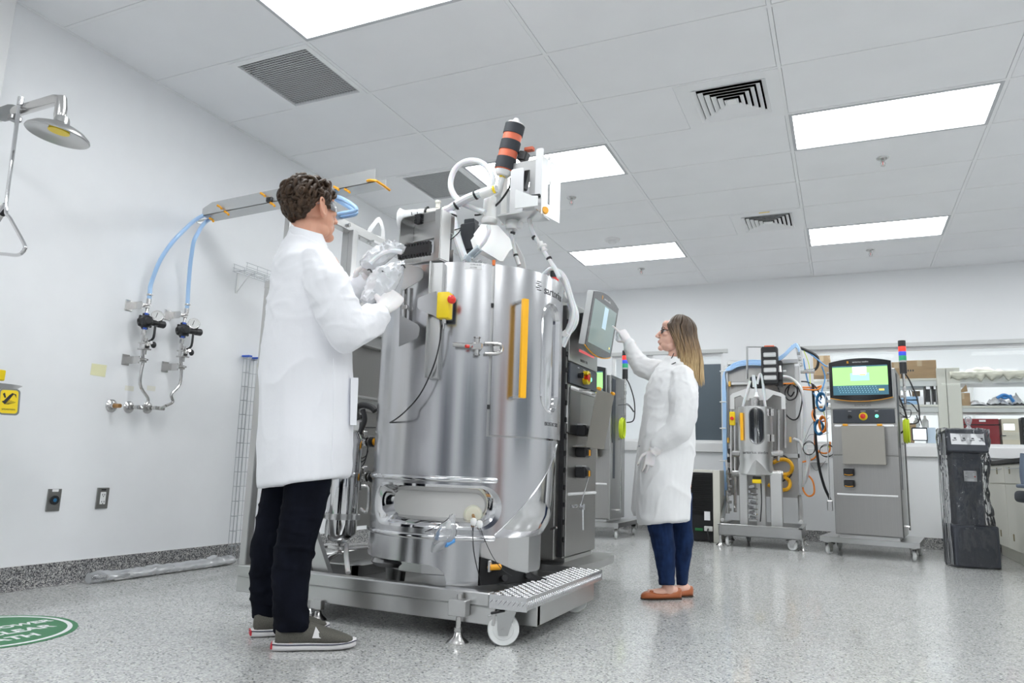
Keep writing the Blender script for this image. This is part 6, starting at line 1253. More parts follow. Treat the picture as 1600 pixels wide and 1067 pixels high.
b.done('label_print', INK, wl); b = B(); b.cyl(q + ux * .036 - uy * .0012 - Z_ * .004, q + ux * .036 - uy * .002 - Z_ * .004, .006, n=10); b.done('red_dot', RED, wl)
def wrap_film(bul, seed, name, m, seg=110, rows=70):
    b = B(); rings = []
    for j in range(rows):
        z = 1.165 * j / (rows - 1); k = j / (rows - 1); pinch = 1 - .16 * math.sin(PI * min(1, max(0, (z - .33) / .62))) if z > .33 else 1
        rg = []
        for i in range(seg):
            a = 2 * PI * i / seg; ca, sa_ = math.cos(a), math.sin(a); p = 6; rr = (abs(ca) ** p + abs(sa_) ** p) ** (-1 / p)
            fold = .030 * (abs(noise.noise(V((a * 2.2 + seed, z * 3.2, 0)))) ** .7 - .4) + .020 * (abs(noise.noise(V((ca * 6 + seed, sa_ * 6, z * 9)))) - .3)
            if z < .33: fold *= .35
            s_ = (1 + bul) * pinch; hx_ = (Wd / 2 * s_ + fold) * rr * ca; hy_ = (Dp / 2 * s_ * (1 if z < .9 else .85) + fold) * rr * sa_; rg.append(U(Wd / 2 + hx_ - .01 * k, Dp / 2 + hy_ + .01 * k, .004 + z + (.012 * noise.noise(V((a * 3, seed, 4))) if j == rows - 1 else 0)))
        rings.append(rg)
    b.loft(rings); return b.done(name, m, t, sharp=28)
WRAPM = clear_film('glossy clear wrap', (.25, .27, .32), .05, .09, .14)
wrap_film(.03, 2, 'wrapping_film', WRAPM)
b = B()
for i in range(6):
    zs = [.02, .15, .3, .45, .62, .8, .98, 1.12]; b.tube([U(-.012 + .012 * noise.noise(V((z * 5, i, 0))) + .004 * i, .03 + .045 * i + .02 * noise.noise(V((z * 4, i, 5))), z) for z in zs], .010, 6, 3, flat=.4)
b.done('loose_film_edge', CLEAR, t)
b = B(); q = U(Wd * .62, Dp * .45, 1.15); b.lathe([(.07, -.004), (.05, .012), (.02, .03), (.012, .045), (.024, .075), (.03, .10), (.02, .125), (.0, .13)], q, Z_, 16); b.box(q + V((-.03, 0, .008)), (.2, .12, .014), .004, RU); b.done('film_knot', CLEAR, t)
# ================================================================== RIGHT BENCH AND CHAIR
BX = 5.25
for i, (ya, yb) in enumerate(((4.56, 5.44), (3.64, 4.55))):
    t = thing('bench_cabinet', ('cream bench cabinet at the right edge, %s' % ('nearest the far wall', 'second from the far wall', 'third from the far wall')[i]), 'cabinet', (BX + .3, (ya + yb) / 2, 0), group='cream cabinets under the black bench top')
    b = B(); b.bx((BX + .012, ya, .12), (BX + .6, yb, .885), .002); b.bx((BX + .07, ya, 0), (BX + .58, yb, .12)); b.done('carcass', CREAM, t)
    b = B(); b.bx((BX - .004, ya + .006, .13), (BX + .012, yb - .006, .70), .003); d = b.done('door', CREAM, t); b = B(); b.bx((BX - .004, ya + .006, .71), (BX + .012, yb - .006, .875), .003); d2 = b.done('drawer', CREAM, t)
    b = B(); y = (4.9, 4.305)[i]; b.box((BX - .006, y, .826), (.004, .035, .06)); b.done('drawer_tag', mat('olive tag', (.25, .21, .10), .5), d2); b = B(); b.box((BX - .006, y + .03, .24), (.004, .04, .06)); b.done('door_tag', MATS['olive tag'], d)
    b = B(); b.tube([(BX - .004, ya + .1, .845), (BX - .02, (ya + yb) / 2, .84), (BX - .004, yb - .1, .85)], .004, 6, 4); b.done('security_wire', WIRE, t)
b = B(); b.bx((BX - .02, 3.63, .888), (BX + .66, 5.45, .925), .004); b.done('worktop', BLACKM, None, 'black bench top running along the right edge toward the far wall', cat='worktop')
t = thing('lab_chair', 'blue grey lab chair cut off by the right edge', 'chair', (5.32, 3.2, 0))
b = B(); b.tube([(5.165, 3.2, .94), (5.15, 3.2, .80), (5.155, 3.2, .70)], .03, 10, 4); b.done('arm_post', CHAIRB, t); b = B(); b.box((5.16, 3.2, .695), (.09, .3, .03), .012, None, 2); b.done('armrest', CHAIRB, t)
b = B(); b.box((5.37, 3.2, .60), (.52, .46, .09), .03, Matrix.Rotation(.06, 3, 'Y'), 3); b.done('seat', mat('dark seat vinyl', (.02, .025, .035), .5), t); b = B(); b.box((5.45, 3.44, .92), (.40, .06, .42), .025, None, 3); b.done('backrest', CHAIRB, t); b = B(); b.cyl((5.4, 3.2, .1), (5.4, 3.2, .56), .03, n=14); b.done('column', PIPE, t)
for k in range(5):
    a = 2 * PI * k / 5 + .3; e = V((5.4 + .28 * math.cos(a), 3.2 + .28 * math.sin(a), .075)); b = B(); b.tube([(5.4, 3.2, .12), e], .022, 8, 1); lg = b.done('leg', BLACK, t); b = B(); b.cyl(V((e.x - .012, e.y, .03)), V((e.x + .012, e.y, .03)), .03, n=14); b.cyl(V((e.x, e.y, .03)), V((e.x, e.y, .08)), .008, n=8); b.done('castor', BLACK, lg)
# ================================================================== PEOPLE
class Fig:
    """measuring frame of a standing figure: an upright plane through where they stand, square to the sight line"""
    def __init__(s, x, y):
        s.o = V((x, y, 0)); h = V((x - CAMP.x, y - CAMP.y, 0)); s.D = h.length; s.h = h.normalized(); s.s = V((s.h.y, -s.h.x, 0))
    def p(s, px, py, d=0.0):
        r = ray(px, py); return CAMP + r * ((s.D + d) / r.dot(s.h))
    def m(s, d=0.0): return (s.D + d) / FPX
def capsule(b, p0, p1, r0, r1):
    b.cyl(p0, p1, r0, r1, 14); b.ell(p0, (r0,) * 3, n=14, m=8); b.ell(p1, (r1,) * 3, n=14, m=8)
def limb(b, F, pts):
    P = [(F.p(x, y, d), r) for x, y, d, r in pts]
    for (a, ra), (c, rc) in zip(P, P[1:]): capsule(b, a, c, ra, rc)
def torso(b, F, rows, n=28, tilt=None):
    """rows: py, left px, right px, depth half (m), depth offset, tilt px"""
    rings = []
    for py, xl, xr, D, off, tl in rows:
        c = (xl + xr) / 2; k = (xr - xl) / 2; rg = []
        for i in range(n):
            a = 2 * PI * i / n; ca, sa = math.cos(a), math.sin(a); rg.append(F.p(c + k * ca, py + tl * ca, off + D * sa))
        rings.append(rg)
    b.loft(rings)
def wrinkle(me, amp, sc, seed, mask=None, stretch=(1, 1, 1), sharp=0.0):
    n = len(me.vertices); co = [0.0] * (3 * n); nr = [0.0] * (3 * n); me.vertices.foreach_get('co', co); me.vertices.foreach_get('normal', nr)
    for i in range(n):
        c = V(co[3 * i:3 * i + 3]); q = V((c.x * stretch[0], c.y * stretch[1], c.z * stretch[2])) * sc + V((seed, seed * 2.3, 0)); q += V((noise.noise(c * 3), noise.noise(c * 3 + V((5, 5, 5))), 0)) * .5
        a = abs(noise.noise(q)); f = (max(0, 1 - a * 3.2) ** 2 * 1.6 - .35) if sharp else (1 - a * 2.2) * .7; g = noise.noise(q * 2.3 + V((9, 1, 4))); k = amp * (f + g * .4) * (mask(c) if mask else 1)
        for j in range(3): co[3 * i + j] += nr[3 * i + j] * k
    me.vertices.foreach_set('co', co); me.update()
def head_solid(b, M, k=1.0, fem=False):
    R = M.to_3x3(); S = lambda c: M @ (V(c) * k)
    def E(c, r, rot=None): b.ell(S(c), [q * k for q in r], R @ rot if rot else R, 20, 12)
    E((0, -.012, .035), (.077, .099, .088)); E((0, .028, -.022), (.064, .066, .082)); E((0, .038, -.070), (.050 if fem else .054, .046, .040)); E((0, .074, -.098), (.021 if fem else .025, .019, .018))
    E((.036, .015, -.078), (.022, .034, .028)); E((-.036, .015, -.078), (.022, .034, .028))
    E((0, .082, .028), (.050, .014 if fem else .017, .011)); E((.042, .064, -.008), (.022, .022, .018)); E((-.042, .064, -.008), (.022, .022, .018)); E((0, .075, .058), (.052, .022, .03))
    E((0, .078, -.056), (.030, .020, .026))
    capsule(b, S((0, .090, .018)), S((0, .112, -.020)), .0085 * k, .0115 * k); E((0, .114, -.026), (.0135, .0125, .0105)); E((.0115, .103, -.030), (.008, .010, .008)); E((-.0115, .103, -.030), (.008, .010, .008))
    E((0, .0905, -.0535), (.022, .010, .0055)); E((0, .089, -.064), (.019, .010, .0065))
    for s in ((1, -1) if not fem else ()):
        ro = Matrix.Rotation(s * .5, 3, 'Z') @ Matrix.Rotation(-.25, 3, 'X'); E((s * .082, -.010, -.004), (.008, .021, .034), ro); E((s * .081, -.004, -.034), (.009, .011, .013), ro)
        x_ = [S((s * (.0925 - .011 * math.cos(a)), -.012 + .021 * math.cos(a), .0 + .034 * math.sin(a) - .006 * math.cos(a))) for a in [2 * PI * i / 12 for i in range(12)]]; b.tube(x_, .0050 * k, 6, 2, closed=True)
    if fem:      # small flat ears under the hair
        for s in (1, -1): E((s * .077, -.010, -.004), (.007, .018, .028))
def head_details(par, M, k, brow, skinm):
    R = M.to_3x3(); S = lambda c: M @ (V(c) * k)
    for s in (1, -1):
        b = B(); b.ell(S((s * .031, .074, .012)), (.0125 * k,) * 3, R, 16, 10); e = b.done('eye', EYE, par); b = B(); b.ell(S((s * .031, .0845, .012)), (.0055 * k, .0026 * k, .0055 * k), R, 12, 8); b.done('iris', IRIS, e)
        b = B(); b.tube([S((s * .012, .092, .030)), S((s * .030, .094, .036)), S((s * .050, .078, .030))], .0032 * k, 6, 4, taper=lambda t: 1.1 - .6 * t); b.done('eyebrow', brow, par)
        b = B(); b.tube([S((s * .018, .081, .013)), S((s * .031, .0875, .0205)), S((s * .045, .078, .014))], .0022 * k, 6, 4); b.done('upper_eyelid', skinm, par)
    b = B(); b.tube([S((-.021, .088, -.0575)), S((0, .0985, -.0565)), S((.021, .088, -.0575))], .0030 * k, 6, 5, taper=lambda t: .45 + 1.1 * math.sin(PI * t)); b.tube([S((-.019, .087, -.0615)), S((0, .0965, -.0640)), S((.019, .087, -.0615))], .0034 * k, 6, 5, taper=lambda t: .45 + 1.1 * math.sin(PI * t)); b.done('lips', LIPS, par)
def frame_of(yv, zv):
    y = V(yv).normalized(); z = V(zv); z = (z - y * z.dot(y)).normalized(); x = y.cross(z); return Matrix((x, y, z)).transposed()
def mat4(R, o): m = R.to_4x4(); m.translation = o; return m
def hand(M, curls, thumb, side, k=1.0, spread=.09, vox=.0026):
    """side -1: thumb at -x (right hand), +1: left hand; palm faces -z, fingers along y"""
    b = B(); S = lambda p: M @ (V(p) * k)
    rings = []
    for y, hx, hz, oz in ((-.06, .030, .024, 0), (-.02, .029, .021, 0), (.0, .031, .019, 0), (.03, .040, .018, -.002), (.065, .043, .0155, -.002), (.09, .041, .013, 0), (.10, .036, .010, 0)):
        rings.append([S((hx * math.cos(a), y, oz + hz * math.sin(a))) for a in [2 * PI * i / 18 for i in range(18)]])
    b.loft(rings)
    b.ell(S((side * .026, .03, -.010)), (.018 * k, .030 * k, .014 * k), M.to_3x3(), 14, 8)
    for i, (x, ln, r) in enumerate(((.031, .074, .0088), (.0105, .083, .0090), (-.0105, .077, .0086), (-.0305, .060, .0076))):
        x *= side; p = V((x, .088 - .006 * abs(i - 1), .0)); a = spread * (1.5 - i) * side; ang = 0.0; cs = curls[i]
        for j, (q, c) in enumerate(zip((.46, .30, .24), cs)):
            ang += c; d = V((math.sin(a) * math.cos(ang), math.cos(a) * math.cos(ang), -math.sin(ang))); e = p + d * (ln * q)
            capsule(b, S(p), S(e), r * (1 - .06 * j) * k, r * (.96 - .08 * j) * k); p = e
    p = V((side * .030, .022, -.008)); 
    for (dx, dy, dz, ln, r0, r1) in thumb:
        e = p + V((side * dx, dy, dz)).normalized() * ln; capsule(b, S(p), S(e), r0 * k, r1 * k); p = e
    return sculpt(b, vox, 2, .5)
TH_RELAX = [(.7, .7, -.2, .042, .0125, .0108), (.35, .9, -.2, .032, .0105, .0096), (.15, .95, -.25, .026, .0096, .0082)]
TH_OUT = [(.9, .5, -.1, .042, .0125, .0108), (.75, .7, .05, .034, .0105, .0098), (.6, .8, .05, .028, .0098, .0082)]
TH_TUCK = [(.35, .6, -.75, .040, .0125, .0108), (-.45, .6, -.6, .032, .0105, .0096), (-.8, .35, -.3, .022, .0096, .0082)]
TH_PINCH = [(.55, .75, -.5, .042, .0125, .0108), (.1, .85, -.5, .034, .0105, .0096), (-.2, .9, -.3, .026, .0096, .0082)]
def shoe_rings(heel, toe, rows, up=0.0, n=20):
    d = (toe - heel); L = d.length; d.normalize(); r = V((d.y, -d.x, 0)); out = []
    for u, hw, z0, z1, off in rows:
        c = heel + d * (u * L); rg = []
        for i in range(n):
            a = 2 * PI * i / n; ca, sa = math.cos(a), math.sin(a); rg.append(c + r * (off + hw * math.copysign(abs(ca) ** .75, ca)) + Z_ * ((z0 + z1) / 2 + (z1 - z0) / 2 * math.copysign(abs(sa) ** .8, sa)))
        out.append(rg)
    return out

# ------------------------------------------------------------------ the man at the vessel
F = Fig(1.93, -1.13); m_ = F.m()
MAN = thing('person', 'man in white lab coat, black trousers and clear goggles holding milky bags beside the vessel', 'person', (1.93, -1.13, 0))
fd = (F.s * .80 + F.h * .60 + Z_ * .16); hc = F.p(487, 332, .02); MH = mat4(frame_of(fd, Z_ + F.s * -.1), hc); hk = 1.07
b = B(); head_solid(b, MH, hk); capsule(b, MH @ V((0, -.02, -.05)), F.p(478, 378, 0), .058, .062); capsule(b, F.p(478, 378, 0), F.p(480, 400, 0), .062, .08)
limb(b, F, [(478, 420, 0, .10), (480, 480, 0, .11), (478, 560, 0, .10), (478, 640, 0, .12)]); capsule(b, F.p(455, 415, .12), F.p(505, 420, -.13), .07, .07)
limb(b, F, [(500, 418, -.15, .055), (536, 505, -.17, .045), (572, 496, -.14, .03)]); limb(b, F, [(455, 418, .15, .055), (520, 470, .2, .04), (556, 447, .165, .028)])
limb(b, F, [(482, 690, -.075, .075), (473, 800, -.08, .065), (461, 855, -.084, .052), (454, 905, -.088, .048), (455, 1000, -.092, .04)]); limb(b, F, [(443, 700, .09, .07), (434, 800, .11, .058), (424, 850, .123, .05), (417, 930, .155, .042), (417, 978, .165, .04)])
me = sculpt(b, .0033, 5, .5); me.materials.append(SKIN); body = place(me, 'body', MAN, None, 0); head_details(MAN, MH, hk, BROW, SKIN)
# hair: a cap with many wavy locks
def lock_hair(M, k, count, seed, cover, thick, ln, r0, name, m, parent):
    rs = random.Random(seed); b = B(); R = M.to_3x3(); c0 = V((0, -.012, .035)); rad = V((.077, .099, .088))
    def surf(th, ph, e):
        d = V((math.sin(ph) * math.sin(th), math.sin(ph) * math.cos(th), math.cos(ph))); return c0 + V((d.x * (rad.x + e), d.y * (rad.y + e), d.z * (rad.z + e)))
    n = 0
    while n < count:
        th, ph = rs.uniform(-PI, PI), math.acos(rs.uniform(-.62, 1)); lim = cover(abs(th))
        if ph > lim: continue
        n += 1; flow = rs.uniform(-.5, .5) + (0 if ph > 1 else rs.uniform(-1.6, 1.6)); P = []; L = ln * rs.uniform(.7, 1.25) * (1.25 if ph < .9 else .75); t_ = thick(ph) * rs.uniform(.35, 1.0)
        for i in range(6):
            u = i / 5; dph = L * u / .09 * math.cos(flow); dth = L * u / .09 * math.sin(flow) / max(.35, math.sin(ph + .05)); w_ = .09 * math.sin(u * 6 + n); ph2 = min(ph + dph + w_ * .6, cover(min(PI, abs(th + dth + w_))) + .05)
            P.append(M @ (surf(th + dth + w_, ph2, t_ * (.4 + 1.0 * math.sin(PI * (.25 + .75 * u)))) * k))
        b.tube(P, r0 * rs.uniform(.7, 1.3) * k, 6, 3, taper=lambda t: .55 + .75 * math.sin(PI * min(1, .12 + t * .86)))
    # cap under the locks
    vs = []; N, Mx = 36, 16
    for i in range(N):
        th = -PI + 2 * PI * i / N; row = []
        for j in range(Mx + 1): ph = cover(abs(th)) * j / Mx; row.append(b.v(M @ (surf(th, ph, .006 + thick(ph) * .3) * k)))
        vs.append(row)
    for i in range(N):
        A, Q = vs[i], vs[(i + 1) % N]
        for j in range(Mx): b.f([A[j], A[j + 1], Q[j + 1], Q[j]])
    return b.done(name, m, parent, sharp=0)
def cov_m(t):   # how far down the hair reaches, by angle from the face
    t = math.degrees(t)
    if t < 35: return 1.02 + .004 * t
    if t < 68: return 1.16 + (t - 35) * .011
    if t < 81: return 1.86
    if t < 104: return 1.57
    return min(2.5, 1.8 + (t - 104) * .014)
lock_hair(MH, hk, 430, 4, cov_m, lambda ph: .024 if ph < .8 else (.019 if ph < 1.3 else .010), .042, .0058, 'hair', HAIR, MAN)
# goggles
R_ = MH.to_3x3(); S = lambda c: MH @ (V(c) * hk); b = B(); rings = []
for i in range(17):
    a = math.radians(-82 + 164 * i / 16); x, y = .070 * math.sin(a), .030 + .077 * math.cos(a); h1, h2 = .026, -.014 - .012 * (1 - abs(math.sin(a)))
    if abs(math.sin(a)) < .2: h2 = -.006
    rings.append([S((x, y, .012 + h1)), S((x * 1.03, y + .002, .012 + h1)), S((x * 1.03, y + .002, .012 + h2)), S((x, y, .012 + h2))])
b.loft(rings); gg = b.done('safety_goggles', GOGGLE, MAN, sharp=0)
for s in (1, -1): b = B(); b.tube([S((s * .071, .042, .022)), S((s * .080, .0, .020)), S((s * .081, -.03, .012))], .0042, 6, 4, flat=.5); b.done('temple_arm', GOGGLE, gg)
# coat
b = B(); torso(b, F, [(368, 458, 500, .070, 0, 8), (378, 447, 509, .10, 0, 7), (388, 439, 517, .15, 0, 6), (402, 432, 526, .195, 0, 6), (425, 427, 533, .215, 0, 3), (460, 420, 541, .215, 0, 0), (500, 414, 546, .205, 0, 0), (550, 408, 550, .20, 0, 0), (600, 404, 552, .20, 0, 0), (650, 402, 552, .205, .01, 0), (700, 401, 550, .215, .01, -2), (735, 401, 548, .22, .015, -5), (752, 402, 546, .22, .015, -9)])
limb(b, F, [(497, 414, -.165, .075), (513, 450, -.215, .086), (529, 490, -.235, .085), (541, 517, -.23, .080), (562, 510, -.165, .072), (580, 499, -.13, .058), (590, 492, -.112, .047)])
limb(b, F, [(452, 414, .165, .075), (490, 455, .21, .085), (520, 478, .22, .075), (540, 464, .19, .064), (562, 444, .16, .050)])
me = sculpt(b, .0085, 3, .5); me.materials.append(COATC)
wrinkle(me, .010, 3.2, 3, None, (1, 1, .8)); wrinkle(me, .0055, 4.6, 8, lambda c: .5 + max(0, noise.noise(c * 2.5)) * 1.8, (1.2, 1.2, 1.0), 1); wrinkle(me, .004, 9, 5, lambda c: max(0, min(1, (c.z - 1.1) * 4)) * (1 if c.z < 1.45 else .4), (1, 1, 1.6), 1)
coat = place(me, 'lab_coat', MAN, None, 0)
b = B(); rings = []
for i in range(25):
    a = math.radians(-205 + 300 * i / 24) ; ca, sa = math.cos(a), math.sin(a); c = lambda kx, ky, dd: F.p(479 + kx * ca, ky - 7 * -ca * 1.0, dd * sa); rings.append([c(22, 360, .066), c(25, 359, .078), c(34, 381, .108), c(30, 382, .09)])
b.loft(rings); b.done('collar', COATC, coat, sharp=60)
b = B(); P = [(548, 590), (560, 590), (560, 596), (557, 664), (547, 664)]; A = [F.p(x, y, -.10) for x, y in P]; b.loft([A, [F.p(x, y, .02) for x, y in P]]); b.done('pocket', COATC, coat)
b = B(); b.tube([F.p(x, y, -.215 + .004 * i) for i, (x, y) in enumerate(((521, 560), (521, 620), (520, 680), (519, 735)))], .0018, 5, 3); b.done('side_seam', COATC, coat)
# trousers
def leg(b, F, rows, d0, d1):
    n = len(rows); rings = []
    for i, (py, xl, xr) in enumerate(rows):
        d = d0 + (d1 - d0) * i / (n - 1); c, k = (xl + xr) / 2, (xr - xl) / 2; hd = min(.10, max(.055, k * F.m() * .92)); rings.append([F.p(c + k * math.cos(a), py, d + hd * math.sin(a)) for a in [2 * PI * j / 20 for j in range(20)]])
    b.loft(rings)
b = B(); leg(b, F, [(690, 442, 524), (730, 442, 521), (760, 443, 518), (800, 438, 508), (850, 430, 494), (880, 426, 488), (905, 424, 484), (950, 427, 481), (975, 428, 485), (989, 430, 484)], -.075, -.095); leg(b, F, [(690, 402, 480), (760, 409, 474), (800, 402, 466), (850, 393, 455), (900, 389, 447), (940, 391, 442), (967, 393, 441)], .09, .165)
limb(b, F, [(455, 690, .04, .12), (470, 690, -.02, .12)])
me = sculpt(b, .0075, 4, .5); me.materials.append(NAVY); zk = F.p(450, 850).z
wrinkle(me, .0055, 7, 5, lambda c: .5 + 1.0 * max(0, 1 - c.z / .22) + .5 * max(0, 1 - abs(c.z - zk) / .12), (.8, .8, 2.2), 1); place(me, 'trousers', MAN, None, 0)
# shoes
def sneaker(heel, toe):
    heel, toe = V(heel), V(toe); dd = (toe - heel).normalized()
    UP = [(.02, .024, .02, .080, 0), (.06, .034, .02, .092, 0), (.16, .038, .02, .094, 0), (.28, .039, .02, .098, 0), (.42, .041, .02, .100, 0), (.52, .044, .02, .090, 0), (.64, .048, .02, .076, 0), (.78, .047, .02, .062, 0), (.88, .040, .02, .050, 0), (.96, .026, .02, .038, 0), (.985, .012, .02, .030, 0)]
    b = B(); b.loft(shoe_rings(heel, toe, UP)); me = b.mesh('shoe'); me.materials.append(SHOEG); o = place(me, 'shoe', MAN, None, 60)
    SO = [(-.01, .022, 0, .032, 0), (.02, .033, 0, .034, 0), (.08, .040, 0, .034, 0), (.25, .043, 0, .033, 0), (.45, .045, 0, .033, 0), (.65, .052, 0, .033, 0), (.8, .051, .001, .034, 0), (.91, .042, .004, .037, 0), (.975, .028, .008, .040, 0), (1.0, .012, .012, .038, 0)]
    b = B(); b.loft(shoe_rings(heel, toe, SO)); b.done('sole', SHOEW, o, sharp=50); 
    b = B(); rg = [];
    for sgn in (1, -1):
        P = [heel + dd * (u * (toe - heel).length) + V((dd.y, -dd.x, 0)) * (sgn * (hw + .0008)) + Z_ * (z1 - .007) for u, hw, z0, z1, of in SO]; rg.append(P)
    b.tube(rg[0], .0022, 5, 3); b.tube(rg[1], .0022, 5, 3); b.tube([rg[0][0], heel - dd * .008 + Z_ * .025, rg[1][0]], .0022, 5, 3); b.done('sole_line', mat('navy line', (.03, .035, .07), .6), o)
    b = B(); q = heel - dd * .004 + Z_ * .018; b.box(q, (.05, .008, .020), .002, Matrix.Rotation(math.atan2(dd.y, dd.x) + PI / 2, 3, 'Z')); b.done('heel_tag', mat('red heel tag', (.62, .03, .05), .5), o)
    b = B(); r = V((dd.y, -dd.x, 0)); c = heel + dd * (.46 * (toe - heel).length); b.loft([[c + r * .042 + Z_ * .05, c + r * .040 + dd * .04 + Z_ * .048, c + r * .036 + dd * .01 + Z_ * .088], [c + r * .046 + Z_ * .05, c + r * .045 + dd * .04 + Z_ * .048, c + r * .040 + dd * .01 + Z_ * .09]]); b.done('elastic_gusset', SHOEW, o)
sneaker((1.918, -1.268, 0), (2.158, -1.076, 0)); sneaker((1.70, -1.152, 0), (1.90, -.915, 0))
# gloved hands
a0, a1 = F.p(590, 490, -.115), F.p(612, 466, -.06); R1 = frame_of(a1 - a0, -F.h + Z_ * .15); me = hand(mat4(R1, F.p(600, 481, -.085)), [(.85, 1.25, .8), (1.0, 1.35, .8), (1.1, 1.4, .8), (1.15, 1.4, .8)], TH_OUT, -1, 1.08); me.materials.append(GLOVE); place(me, 'glove', MAN, None, 0)
a0, a1 = F.p(556, 447, .165), F.p(585, 418, .13); R2 = frame_of(a1 - a0, F.h * .8 - F.s * .3 + Z_ * .2); me = hand(mat4(R2, F.p(556, 446, .165)), [(.5, .7, .5), (.6, .9, .6), (.7, 1.0, .6), (.8, 1.0, .7)], TH_PINCH, 1, 1.0); me.materials.append(GLOVE); place(me, 'glove', MAN, None, 0)
for p0, p1, r, d0, d1 in (((580, 499), (600, 482), .046, -.125, -.088), ((556, 449), (574, 431), .047, .165, .145)):
    b = B(); A, C_ = F.p(*p0, d0), F.p(*p1, d1); x, y, d = basis(C_ - A); rg = []
    for i in range(9):
        u = i / 8; rg.append([A + d * ((C_ - A).length * u) + (x * math.cos(t2) + y * math.sin(t2)) * (r * (1.04 - .34 * u) + .003 * math.sin(i * 2.1 + t2 * 2)) for t2 in [2 * PI * j / 18 for j in range(18)]])
    b.loft(rg); b.done('glove_cuff', GLOVE, MAN)
# bags of tubing the man is holding
t = thing('tubing_bag', 'milky plastic bag of tubing held in the hands of the man beside the vessel', 'plastic bag', F.p(600, 470, 0))
def blob_bag(rows, d, name, m, seed, dep):
    b = B(); rings = []; A0 = [F.p(x0, y0, d) for x0, y0, x1, y1 in rows]; A1 = [F.p(x1, y1, d) for x0, y0, x1, y1 in rows]; A0 = cat_rom(A0, 5); A1 = cat_rom(A1, 5); N = len(A0)
    for i, (A, C_) in enumerate(zip(A0, A1)):
        mid = (A + C_) / 2; hv = (C_ - A) / 2; u = i / (N - 1); rg = []
        for k in range(30):
            a = 2 * PI * k / 30; q = V((i * .42, math.cos(a) * 2.2, math.sin(a) * 2.2 + seed)); cr = abs(noise.noise(q)) * .026 - .006 + abs(noise.noise(q * 2.7)) * .012
            rg.append(mid + hv * (math.cos(a) * (1 + cr * 6)) + F.h * (dep * math.sin(a) * (.5 + .7 * math.sin(PI * (.15 + .7 * u))) + cr * math.copysign(1, math.sin(a))) + Z_ * (cr * .4))
        rings.append(rg)
    b.loft(rings); me = b.mesh(name); me.materials.append(m); return place(me, name, t, None, 40)
blob_bag([(562, 408, 566, 418), (574, 394, 584, 424), (590, 384, 600, 414), (606, 379, 612, 404), (622, 381, 622, 396), (634, 388, 630, 396)], .06, 'upper_film', MILKY, 2, .035)
blob_bag([(562, 468, 580, 478), (570, 446, 596, 470), (582, 424, 606, 466), (598, 416, 618, 452), (616, 411, 628, 432), (630, 410, 633, 418)], -.02, 'lower_film', MILKY, 6, .04)
b = B(); b.tube([F.p(x, y, .02) for x, y in ((578, 412), (594, 398), (612, 392), (628, 394))], .012, 8, 4); b.tube([F.p(x, y, -.02) for x, y in ((582, 458), (596, 440), (612, 424), (630, 415))], .014, 8, 4); b.done('packed_tube', TUBE, t)
b = B()
for x, y in ((597, 426), (630, 417), (578, 424)): b.tube([F.p(x - 4, y - 2, -.06), F.p(x, y - 3, -.062), F.p(x + 3, y + 2, -.06)], .0035, 5, 3)
b.done('bag_tie', BLACK, t)

# ------------------------------------------------------------------ the woman at the screen
G = Fig(3.0, .80)
WOM = thing('person', 'woman in white coat, jeans and tan flats pointing a gloved finger at a screen', 'person', (3.0, .80, 0))
fd = (-G.s * .97 - G.h * .12 + Z_ * .20); wk = .93; wc = G.p(1055, 525, 0); WH = mat4(frame_of(fd, Z_ + G.s * .2), wc)
b = B(); head_solid(b, WH, wk, True); capsule(b, WH @ V((0, -.025, -.06)), G.p(1057, 566, 0), .049, .052); capsule(b, G.p(1057, 566, 0), G.p(1060, 585, 0), .052, .08)
limb(b, G, [(1058, 600, 0, .09), (1052, 650, 0, .10), (1050, 710, 0, .11), (1050, 760, 0, .11)]); capsule(b, G.p(1062, 588, -.12), G.p(1048, 584, .12), .055, .055)
limb(b, G, [(1064, 590, -.15, .045), (1064, 660, -.16, .04), (1025, 700, -.15, .03)]); limb(b, G, [(1040, 582, .15, .045), (1000, 575, .22, .04), (986, 538, .22, .03)])
limb(b, G, [(1032, 770, -.06, .06), (1031, 820, -.056, .055), (1037, 857, -.05, .045), (1041, 899, -.043, .034), (1044, 922, -.035, .032)]); limb(b, G, [(1063, 770, .07, .05), (1066, 815, .085, .042), (1067, 860, .10, .036), (1066, 899, .115, .028), (1067, 918, .12, .028)])
for hl, te in (((3.012, .80, .045), (2.875, .690, .03)), ((3.055, .925, .045), (2.93, .82, .03))): capsule(b, V(hl) * .85 + V(te) * .15, V(te), .029, .022)
me = sculpt(b, .0034, 5, .5); me.materials.append(SKINW); place(me, 'body', WOM, None, 0); head_details(WOM, WH, wk, BROW, SKINW)
